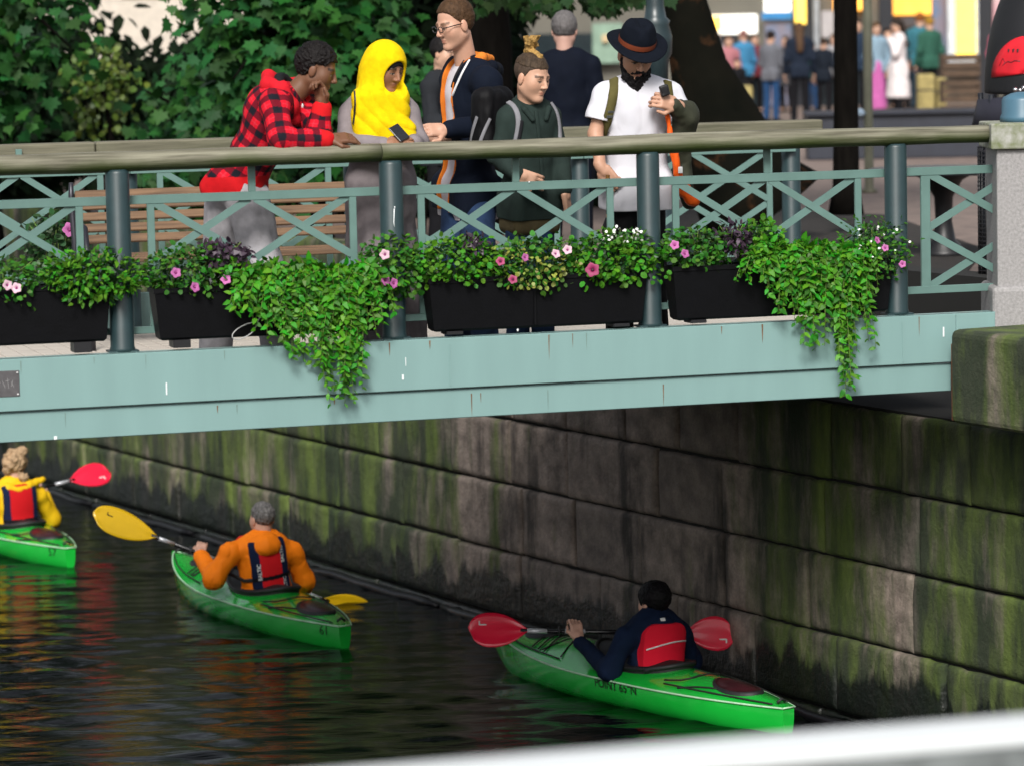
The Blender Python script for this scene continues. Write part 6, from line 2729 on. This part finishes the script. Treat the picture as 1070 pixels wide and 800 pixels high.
    def dz(self, x, y):
        u = max(-1, min(1, y / (self.L / 2)))
        return self.zs(u) + self.crown(u) * (1 - min(abs(x) / max(self.b(u), 1e-3), 1) ** 1.7)

    def letters(self, s, size, y, z, bold=False):
        def fn(a, c):
            # the port side faces the camera; letters read from bow to stern there
            yy, zz = y - a, z + c
            u = yy / (self.L / 2)
            v = max(min((zz - self.zk(u)) / (self.zs(u) - self.zk(u)), 1), 0) ** (1 / 1.7)
            x = self.sec(u, v, -1)[0] - .0035
            return self.P(x, yy, zz)
        text_obj(s, size, fn, mat('black_lettering', (.004, .03, .006), rough=.5), self.hull, 'lettering', bold)

    def loc(self, p):
        q = p - self.c
        return q.dot(self.r), q.dot(self.h), q.z

    def plane(self, px, py, y):
        return PP(px, py, self.c + self.h * (y * self.S), self.h)


def paddle(name, label, a, b, mblade, blade_a, blade_b, facing, parts=True, word=True):
    """shaft from a to b (throats of the two blades); blade_a/b = (length, width) beyond them"""
    a, b = V(a), V(b)
    d = unit(b - a)
    root = empty(name, (a + b) / 2, label, 'paddle')
    mb = MB()
    mb.tube([a - d * .05, b + d * .05], .0165, 12)
    mb.build('shaft', M_shaft, root)
    for t in (.06, .30, .70, .94):
        mb = MB()
        p = a.lerp(b, t)
        mb.tube([p - d * .07, p + d * .07], .0175, 12)
        mb.build('shaft_tape', M_alu, root)
    for t in (.2, .8):
        mb = MB()
        p = a.lerp(b, t)
        mb.lathe([(.017, -.008), (.035, -.004), (.035, .004), (.017, .008)], p, 14, d)
        mb.build('drip_ring', M_neo, root)
    for p, dr, (L, w), nf in ((a, -d, blade_a, facing[0]), (b, d, blade_b, facing[1])):
        n = unit(V(nf) - dr * V(nf).dot(dr))
        sd = unit(dr.cross(n))
        rows = []
        NU, NV = 18, 9
        for i in range(NU + 1):
            u = i / NU
            hw = w / 2 * (math.sin(math.pi * min(u, .62) / .62 / 2) ** .75) * (1 if u < .62 else math.sqrt(max(1 - ((u - .62) / .385) ** 2.4, 0)))
            hw = max(hw, .012)
            row = []
            for j in range(NV + 1):
                v = -1 + 2 * j / NV
                asym = .12 * u * v * w
                row.append(p + dr * (u * L + asym * .3) + sd * (v * hw) + n * (.012 * (abs(v) ** 1.5) - .02 * u * u + (.010 * math.exp(-(v / .22) ** 2) * (1 - u))))
            rows.append(row)
        mb = MB()
        mb.grid(rows)
        bl = mb.build('blade', mblade, root)
        md = bl.modifiers.new('thick', 'SOLIDIFY')
        md.thickness = .007
        # maker's mark: a short double stroke
        mb = MB()
        q = p + dr * L * .70 + sd * w * .16 + n * .012
        for sg in (-1,):
            hitp, hn = hit(bl, q + n * .2, -n, .006)
            mb.box(hitp, (.10, .010, .002), (dr, sd, n))
            mb.box(hitp + dr * .05 + sd * .012, (.010, .030, .002), (dr, sd, n))
            mb.box(hitp - dr * .01 + sd * .016, (.045, .006, .002), (dr, sd, n))
        mb.build('maker_mark', mat('white_mark', (.75, .7, .7), rough=.5) if mblade is not M_yblade else mat('dark_mark', (.03, .02, .01), rough=.5), bl)
    return root


M_rblade = mat('red_blade', (.72, .010, .045), rough=.3, var=.04, coat=.3)
M_yblade = mat('yellow_blade', (.74, .46, .005), rough=.32, var=.06, coat=.3)


def paddler(k, name_label, head_px, neck_px, sh_l, sh_r, el_l, el_r, w_l, w_r, y_hand, skin, s=1.0, hf=None, pitch=-.1, yaw=0.0, hand_n=None):
    """joints from the picture on planes square to the boat"""
    ys = k.seat
    J = {}
    J['pel'] = k.P(0, ys, .17)
    J['nk'] = k.plane(*neck_px, ys - .00)
    J['sl'] = k.plane(*sh_l, ys + .0)
    J['sr'] = k.plane(*sh_r, ys + .0)
    J['el'] = k.plane(*el_l[:2], ys + el_l[2])
    J['er'] = k.plane(*el_r[:2], ys + el_r[2])
    J['wl'] = PP(*w_l, k.P(0, y_hand, 0), hand_n or k.h)
    J['wr'] = PP(*w_r, k.P(0, y_hand, 0), hand_n or k.h)
    for a, sg in (('l', -1), ('r', 1)):
        J['h' + a] = k.P(sg * .09, ys + .03, .13)
        J['k' + a] = k.P(sg * .13, ys + .46, .17)
        J['a' + a] = k.P(sg * .08, ys + .80, .09)
    head = k.plane(*head_px, ys + .02)
    f = k.h * math.cos(yaw) + k.r * math.sin(yaw) + Z3 * pitch
    p = Person(J, head, f, Z3, s=s, skin=skin, foot=k.h)
    p.label = name_label
    return p


# ------------------------------------------------------------------ the three boats
st2, bw2 = V((-1.145, 23.9, 0)) * KD, V((-2.48, 26.5, 0)) * KD
K2 = Kayak(st2, bw2, 'green kayak of the man in the orange jacket with small number on its stern', number='61')
st3, bw3 = V((1.56, 20.75, 0)) * KD, V((-.127, 23.15, 0)) * KD
K3 = Kayak(st3, bw3, 'green kayak nearest the camera with black lettering along its side', word='POINT 65°N')
st1 = V((-3.43, 27.75, 0)) * KD
K1 = Kayak(st1, st1 + V((-.50, .866, 0)) * 3, 'green kayak cut off by the left picture edge, only its stern in view', number='57', seat=-.42)

# ------------------------------------------------------------------ man in the orange jacket
yh = K2.seat + .38
pa2 = paddle('paddle', 'yellow bladed paddle held by the man in the orange jacket', K2.plane(163, 561, yh), K2.plane(338, 626, yh), M_yblade, (.55, .26), (.50, .25),
             (-K2.h * .75 + Z3 * .55, -K2.h * .95 + Z3 * .3))
Q2 = paddler(K2, '', (274, 542), (272, 566), (240, 577), (306, 576), (224, 604, .02), (318, 606, .04), (209, 579), (316, 619), yh - .035, (.52, .30, .22), s=.93, pitch=-.05, yaw=-.15)
Q2.hand('l', K2.r * .35 + K2.h * .5 + Z3 * .55, -K2.h * .5 + Z3 * .9 - K2.r * .2, 1.0, 0, .7)
Q2.hand('r', -K2.r * .2 + K2.h * .6 + Z3 * .4, -K2.h * .3 + Z3 * .9, 1.0, 0, .7)
q2 = Q2.body('person', 'grey haired paddler in orange jacket seen from behind in his kayak', feet=False)
Q2.hair(hairmat('grey_hair', (.24, .23, .225), .45), (.006, .006, .008), [(-.13, -.07), (-.06, -.06), (-.02, -.02), (.01, .0), (.03, .040), (.06, .065), (.13, .08)], .004, 60)
M_or2 = fab('orange_shell_jacket', (.95, .225, .008), var=.06, rough=.6, scale=10, bump=.12)
f = Q2.field()
Q2.torso(f, .030, .0, 1.08)
for a in 'lr':
    Q2.sleeve(f, a, (.068, .074, .058), .98, .05)
f.folds(.008, 17, 3)
jk2 = f.build('jacket', M_or2, q2)
f = Q2.field()
f.ell(Q2.off(0, -.075, .005), (.125, .095, .085), Q2.fr, .03)
f.ell(Q2.off(0, -.125, -.025), (.11, .07, .07), Q2.fr, .05)
for q in (-1, 1):
    f.cone(Q2.off(q * .09, -.03, .02), Q2.off(q * .06, .06, .01), .045, .04, .04)
f.ell(Q2.hp(0, -.0, .02), (.085 * Q2.s, .105 * Q2.s, .12 * Q2.s), Q2.hf, .015, 'sub')
f.folds(.009, 14, 6)
f.build('hood', M_or2, jk2)
f = Q2.field(.005)
f.cone(Q2.off(-.16, .03, .0), Q2.off(-.11, .06, .02), .045, .05, .03)
f.folds(.006, 18, 2)
f.build('collar_flap', fab('red_lining', (.65, .03, .02)), jk2)


def vest(P, name, label, xw, z0, z1, color, parent, off=.050, back=True, wide=1.08, round_=.03):
    """buoyancy vest: the outside of the jacket, kept only over the back"""
    f = P.field()
    P.torso(f, off, .0, wide)
    fr, pe = P.fr, P.J['pel']

    def keep(X, Y, Z):
        q = [X - pe.x, Y - pe.y, Z - pe.z]
        x, y, z = (sum(q[i] * a[i] for i in range(3)) for a in fr)
        zc, hz = (z0 + z1) / 2, (z1 - z0) / 2
        ax, az = np.abs(x) - (xw - round_), np.abs(z - zc) - (hz - round_)
        d = np.sqrt(np.maximum(ax, 0) ** 2 + np.maximum(az, 0) ** 2) + np.minimum(np.maximum(ax, az), 0) - round_
        return np.maximum(d, y - .02).astype(np.float32)
    f.fn(keep, 'inter')

    def cf(v):
        q = v - np.array(pe)
        x, y, z = (q @ np.array(a) for a in fr)
        return color(x, y, z)
    return f.build(name, fab('vest_cloth', (.5, .1, .1), attr='Col', var=.08), parent, color=cf)


def col2(x, y, z):
    c = np.tile(np.array([.62, .012, .018]), (len(x), 1))
    c[np.abs(x) > .088] = (.008, .014, .045)
    c[np.abs(z - .175) < .016] = (.006, .006, .009)
    return c


vt = vest(Q2, 'vest', '', .150, -.02, .47, col2, q2)
fr2 = Q2.fr
for sg, z0_ in ((-1, .235), (1, .345), (1, .10)):
    def fn(a, b_, sg=sg, z0_=z0_):
        org = Q2.J['pel'] + fr2[0] * (sg * .100 - b_) + fr2[2] * (z0_ + a) - fr2[1] * .5
        return hit(vt, org, fr2[1], .004)[0]
    text_obj('BALTIC', .040, fn, mat('white_print', (.8, .8, .8), rough=.6), vt, 'lettering', True)
mb = MB()
P_, N_ = [], []
for k in range(25):
    x = -.21 + .42 * k / 24
    p_, n_ = hit(jk2, Q2.J['pel'] + fr2[0] * x + fr2[2] * .175 - fr2[1] * .6, fr2[1], .004)
    P_.append(p_)
    N_.append(n_)
ribbon(mb, P_, N_, .032, .006)
mb.build('waist_strap', M_cord, vt)
f = Q2.field()
f.ell(K2.P(0, K2.seat, .20), (.20, .15, .10), (K2.r, K2.h, Z3), .02)
f.folds(.008, 9, 3)
f.build('trousers', M_neo, q2)

# ------------------------------------------------------------------ dark haired youngster in the navy hoodie
yh3 = K3.seat + .36
NP3 = V((-.12, 1, 0))
paddle('paddle', 'red bladed paddle with grey shaft held by the youngster in the navy hoodie', PP(551, 658.5, K3.P(0, yh3, 0), NP3), PP(716, 661, K3.P(0, yh3, 0), NP3), M_rblade, (.40, .25), (.34, .24),
       (-K3.h * .9 + Z3 * .4, -K3.h * .9 + Z3 * .25 + K3.r * -.3))
Q3 = paddler(K3, '', (683, 629), (684, 651), (656, 665), (712, 662), (636, 700, .06), (722, 690, .08), (604, 668), (716, 668), yh3 - .035, (.55, .32, .24), s=.97, pitch=-.1, yaw=-.1, hand_n=NP3)
Q3.hand('l', Z3 * .75 + K3.h * .3 + K3.r * .1, -K3.h * .8 + Z3 * .5 - K3.r * .2, 1.0, 0, .7)
Q3.hand('r', Z3 * .6 + K3.h * .5, -K3.h * .8 + Z3 * .5, 1.0, 0, .7)
q3 = Q3.body('person', 'dark haired youngster in navy hoodie with a plain red back panel paddling away', feet=False)
Q3.hair(hairmat('black_straight_hair', (.006, .005, .007), .3), (.016, .014, .016), [(-.14, -.105), (-.06, -.095), (-.0, -.07), (.035, -.03), (.05, .03), (.07, .05), (.13, .06)], .005, 40)
M_nv = fab('navy_fleece', (.007, .016, .045), var=.2)
f = Q3.field()
Q3.torso(f, .022, .0, 1.02)
for a in 'lr':
    Q3.sleeve(f, a, (.066, .064, .046), .98, .04)
f.folds(.013, 9, 13)
jk3 = f.build('hoodie', M_nv, q3)
f = Q3.field()
f.ell(Q3.off(0, -.05, .012), (.115, .085, .06), Q3.fr, .03)
for q in (-1, 1):
    f.cone(Q3.off(q * .09, -.03, .02), Q3.off(q * .05, .07, .0), .042, .04, .04)
f.ell(Q3.hp(0, -.0, .03), (.088 * Q3.s, .11 * Q3.s, .13 * Q3.s), Q3.hf, .015, 'sub')
f.folds(.007, 16, 6)
hd3 = f.build('hood', M_nv, jk3)
mb = MB()
p_, n_ = cam_hit(hd3, 692.5, 647, .004)
mb.box(p_, (.036, .003, .024), frame_of(-n_, Z3), .001)
mb.build('label_patch', fab('white_cotton', (.75, .75, .75)), hd3)


def col3(x, y, z):
    c = np.tile(np.array([.72, .012, .035]), (len(x), 1))
    return c


vt3 = vest(Q3, 'vest', '', .178, -.06, .36, col3, q3, .052, True, 1.0, .09)
mb = MB()
P_, N_ = [], []
for i in range(30):
    x = -.165 + .33 * i / 29
    p_, n_ = hit(vt3, Q3.J['pel'] + Q3.fr[0] * x + Q3.fr[2] * (.235 + .13 * x - .9 * x * x) - Q3.fr[1] * .6, Q3.fr[1], .002)
    P_.append(p_)
    N_.append(n_)
ribbon(mb, P_, N_, .011, .004)
mb.build('piping', mat('pale_piping', (.75, .70, .72), rough=.5), vt3)
f = Q3.field()
f.ell(K3.P(0, K3.seat, .20), (.19, .15, .10), (K3.r, K3.h, Z3), .02)
f.folds(.008, 9, 3)
f.build('trousers', M_neo, q3)
mb = MB()
mb.tube([K3.P(-.19, K3.seat - .16, .235), K3.P(0, K3.seat - .25, .25), K3.P(.19, K3.seat - .16, .235)], .022, 10)
mb.build('seat_back', M_neo, K3.root)

# ------------------------------------------------------------------ blond paddler in yellow at the left edge
yh1 = K1.seat + .34
pb1 = K1.plane(73, 502, yh1)
paddle('paddle', 'red bladed paddle raised by the blond paddler in the yellow jacket', K1.plane(-68, 536, yh1), pb1, M_rblade, (.45, .25), (.40, .23), (-K1.h * .8 + Z3 * .6, -K1.h * .8 + Z3 * .5))
Q1 = paddler(K1, '', (14, 487), (15, 510), (-14, 519), (40, 517), (-30, 546, .05), (54, 541, .06), (-40, 530), (47, 515), yh1 - .03, (.52, .31, .23), s=.93, pitch=-.05)
Q1.hand('l', Z3 * .6 + K1.h * .5, -K1.h * .8 + Z3 * .5, 1.0, 0, .7)
Q1.hand('r', Z3 * .5 + K1.h * .6 - K1.r * .2, -K1.h * .8 + Z3 * .5, 1.0, 0, .7)
q1 = Q1.body('person', 'blond curly haired paddler in yellow jacket at the left picture edge', feet=False)


def curls(f):
    rg = np.random.default_rng(9)
    for k in range(34):
        d = rg.normal(size=3)
        d /= np.linalg.norm(d)
        if d[1] > .35 or d[2] < -.55:
            continue
        f.ell(Q1.hp(d[0] * .088, -.016 + d[1] * .105, .03 + d[2] * .095), (.030, .030, .034), None, .008)
    f.ell(Q1.hp(.04, -.10, -.085), (.045, .04, .045), None, .02)
    f.ell(Q1.hp(.055, -.06, .12), (.05, .05, .045), None, .02)


Q1.hair(hairmat('blond_curls', (.50, .34, .20), .3), (.014, .012, .014), [(-.14, -.09), (-.05, -.07), (0, -.03), (.03, .03), (.06, .06), (.13, .07)], .009, 40, extra=curls)
M_ye = fab('yellow_shell_jacket', (.72, .44, .010), var=.1, rough=.6, bump=.12)
f = Q1.field()
Q1.torso(f, .026, .0, 1.05)
for a in 'lr':
    Q1.sleeve(f, a, (.072, .074, .050), .98, .04)
f.folds(.014, 8, 23)
jk1 = f.build('jacket', M_ye, q1)
f = Q1.field()
f.ell(Q1.off(0, -.07, .0), (.13, .085, .07), Q1.fr, .03)
f.cone(Q1.off(.08, -.08, .02), Q1.off(.22, -.06, .055), .05, .03, .04)
f.cone(Q1.off(-.08, -.08, .02), Q1.off(-.14, .0, .03), .05, .04, .04)
f.folds(.009, 15, 6)
f.build('hood', M_ye, jk1)


def col1(x, y, z):
    c = np.tile(np.array([.48, .008, .012]), (len(x), 1))
    c[np.abs(x) > .105] = (.007, .012, .04)
    c[np.abs(z - .10) < .014] = (.006, .006, .009)
    return c


vest(Q1, 'vest', '', .155, -.02, .42, col1, q1)
f = Q1.field()
f.ell(K1.P(0, K1.seat, .20), (.20, .15, .10), (K1.r, K1.h, Z3), .02)
f.folds(.008, 9, 3)
f.build('trousers', M_neo, q1)
# =================================================================== people farther back
GC = 'shoppers at the back of the square'


def bystander(px, D, y_top, label, fwd, top, legs, hair=(.02, .012, .01), skin=(.5, .3, .21), coat=.10, long_hair=False, arms='down', group=GC, bald=False, skirt=None, sit=False, hscale=1.0):
    """figure standing on the square, its head top at picture height y_top"""
    base = V((PY(px, 110, D).x, D, ZD))
    zt = PY(px, y_top, D).z
    hgt = zt - ZD
    s = hgt / 1.75
    f_ = unit(V((fwd[0], fwd[1], 0)))
    r_ = V((f_.y, -f_.x, 0))

    def q(x, y, z):
        return base + (r_ * x + f_ * y) * s + Z3 * z * s
    J = dict(pel=q(0, 0, .95), nk=q(0, -.01, 1.46), sl=q(-.175, 0, 1.40), sr=q(.175, 0, 1.40), hl=q(-.09, 0, .90), hr=q(.09, 0, .90), kl=q(-.10, .03, .50), kr=q(.10, .01, .50), al=q(-.11, 0, .09), ar=q(.11, -.03, .09))
    if arms == 'down':
        J.update(el=q(-.24, -.02, 1.12), er=q(.24, -.02, 1.12), wl=q(-.25, .08, .88), wr=q(.25, .08, .88))
    elif arms == 'front':
        J.update(el=q(-.23, .05, 1.12), er=q(.23, .05, 1.12), wl=q(-.10, .26, 1.16), wr=q(.10, .26, 1.16))
    else:                                           # one hand raised to the face
        J.update(el=q(-.22, .12, 1.16), er=q(.24, -.02, 1.12), wl=q(-.10, .18, 1.42), wr=q(.25, .08, .88))
    p = Person(J, q(0, .02, 1.635), f_ - Z3 * .15, Z3, s=s / PS, h=.016 if D > 45 else .009, skin=skin, foot=f_)
    for a in 'lr':
        e, w = J['e' + a], J['w' + a]
        p.hand(a, unit(w - e), f_ * .3 + r_ * (.9 if a == 'r' else -.9), .5)
    o = p.body('person', label, 'person', group)
    hh = .012 if D > 45 else .006
    if not bald:
        p.hair(hairmat('hair_%02d_%02d' % (int(hair[0] * 99), int(hair[1] * 99)), hair), (.012, .012, .016), [(-.13, -.07), (-.03, -.03), (.02, .02), (.06, .06), (.13, .08)], .003, 40, h=hh)
    if long_hair:
        f = Field(hh, np.array(p.hc) - .55 * s, np.array(p.hc) + .25 * s)
        f.ell(p.hp(0, -.02, .03), (.092 * p.s, .108 * p.s, .102 * p.s), p.hf, 0)
        f.ell(p.hp(0, .12, -.04), (.075 * p.s, .09 * p.s, .11 * p.s), p.hf, .01, 'sub')
        f.cone(p.hp(0, -.06, -.02), p.hp(0, -.11, -.36), .085 * p.s, .065 * p.s, .04)
        f.folds(.01, 14, 3)
        f.build('long_hair', hairmat('hair_%02d_%02d' % (int(hair[0] * 99), int(hair[1] * 99)), hair), o)
    f = p.field()
    p.torso(f, .024, coat, 1.04)
    if coat > .3:
        f.cone(J['pel'], J['pel'] - Z3 * coat * s, .16 * s, .21 * s, .05)
    for a in 'lr':
        p.sleeve(f, a, (.070, .060, .048), 1.0, .04)
    f.folds(.012, 8, int(px))
    p.cut_hem(f, coat + .04)
    f.build('coat' if coat > .3 else 'jacket', fab('cloth_%s' % '_'.join('%03d' % int(c * 1000) for c in top), top), o)
    if skirt:
        f = p.field()
        f.cone(J['pel'], q(0, 0, .15), .15 * s, .20 * s, .04)
        f.folds(.012, 8, 2)
        f.half(q(0, 0, .12), -Z3)
        f.build('skirt', fab('skirt_%03d' % int(skirt[0] * 1000), skirt), o)
    else:
        p.trousers('trousers', fab('legs_%s' % '_'.join('%03d' % int(c * 1000) for c in legs), legs), (.090, .072, .062), .03, .006, 3)
    p.shoes(fab('dark_shoe', (.02, .02, .022)))
    return p


jean = (.020, .060, .150)
blk = (.008, .008, .010)
bystander(748, 70, 34, 'shopper in pale top nearest the leaning trunk', (.6, -.8), (.45, .36, .36), blk, (.03, .02, .015))
bystander(762, 69, 38, 'pink faced shopper in pink scarf and dark coat', (.3, -1), (.40, .16, .18), blk, (.12, .06, .03), coat=.12)
bystander(771, 68, 62, 'short shopper in black coat in front of the pink scarf', (-.2, -1), blk, blk, (.02, .012, .01), coat=.3)
bystander(778, 71, 32, 'shopper in bright blue jacket left of the grey jacket man', (-.4, .9), (.05, .20, .36), blk, (.30, .14, .12))
bystander(806, 66, 33, 'shopper in grey jacket and blue jeans facing the stalls', (.5, .86), (.13, .135, .155), jean, (.014, .012, .010), arms='front')
bystander(836, 65, 24, 'long haired brunette in dark navy jacket seen from behind', (0, 1), (.012, .018, .032), blk, (.10, .055, .03), long_hair=True)
bystander(861, 68, 40, 'shopper in black coat just left of the slim black trunk', (.4, .9), (.010, .014, .022), blk, (.05, .03, .02))
bystander(897, 69, 20, 'shopper in navy jacket half hidden by the slim black trunk', (-.3, -1), (.016, .028, .05), blk, (.03, .02, .012))
bystander(916, 69, 24, 'shopper in pale blue shirt and long pink skirt behind the olive pole', (.3, -1), (.22, .32, .40), blk, (.10, .05, .02), skirt=(.48, .12, .34))
bystander(939, 65, 20, 'dark haired woman in long white coat with a hand at her face', (-.85, -.2), (.72, .66, .66), blk, (.030, .014, .012), coat=.50, long_hair=True, arms='face')
bystander(962, 71, 14, 'shopper in bright blue and teal behind the white coat woman', (.2, 1), (.04, .15, .19), (.02, .04, .06), (.30, .10, .02))
bystander(972, 70, 18, 'shopper in dark green jacket beside the blue poster', (-.4, .9), (.03, .10, .07), blk, (.40, .22, .03))
bystander(789, 72, 36, 'shopper in maroon jacket between the blue and grey jackets', (.5, -1), (.16, .03, .04), blk, (.02, .014, .01))
bystander(822, 72, 38, 'shopper in charcoal coat behind the long haired brunette', (-.5, -1), (.05, .05, .055), blk, (.08, .05, .03), coat=.3)
bystander(849, 72, 44, 'shorter shopper in dark teal between brunette and black coat', (.5, 1), (.02, .05, .055), jean, (.03, .02, .012))
bystander(872, 71, 36, 'shopper in pale grey top directly left of the thin trunk', (.2, -1), (.30, .29, .30), blk, (.10, .06, .03))
bystander(906, 73, 34, 'shopper in black with light hair between trunk and olive pole', (-.2, -1), blk, blk, (.35, .24, .12))
bystander(928, 73, 30, 'shopper in dark blue behind the shoulder of the white coat woman', (.2, -1), (.015, .03, .07), blk, (.02, .014, .01))
bystander(952, 73, 28, 'shopper in rust orange jacket behind the white coat', (-.6, .8), (.30, .10, .02), blk, (.05, .03, .02))
bystander(1046, 71, 22, 'shopper in pink dress at the pink poster near the domed cart', (.3, -1), (.40, .10, .15), blk, (.05, .03, .02), coat=.4)
# nearer figures on the far quay
pm = bystander(591, 29.2, 14, 'broad grey haired man in navy coat seen from behind', (.15, 1), (.003, .005, .012), (.004, .006, .012), (.16, .15, .15), (.42, .25, .20), coat=.30, group=None)
bystander(463, 29.6, 40, 'person in dark coat half hidden behind the man in glasses', (.8, -.5), (.02, .022, .026), blk, (.012, .010, .010), arms='front', group=None)
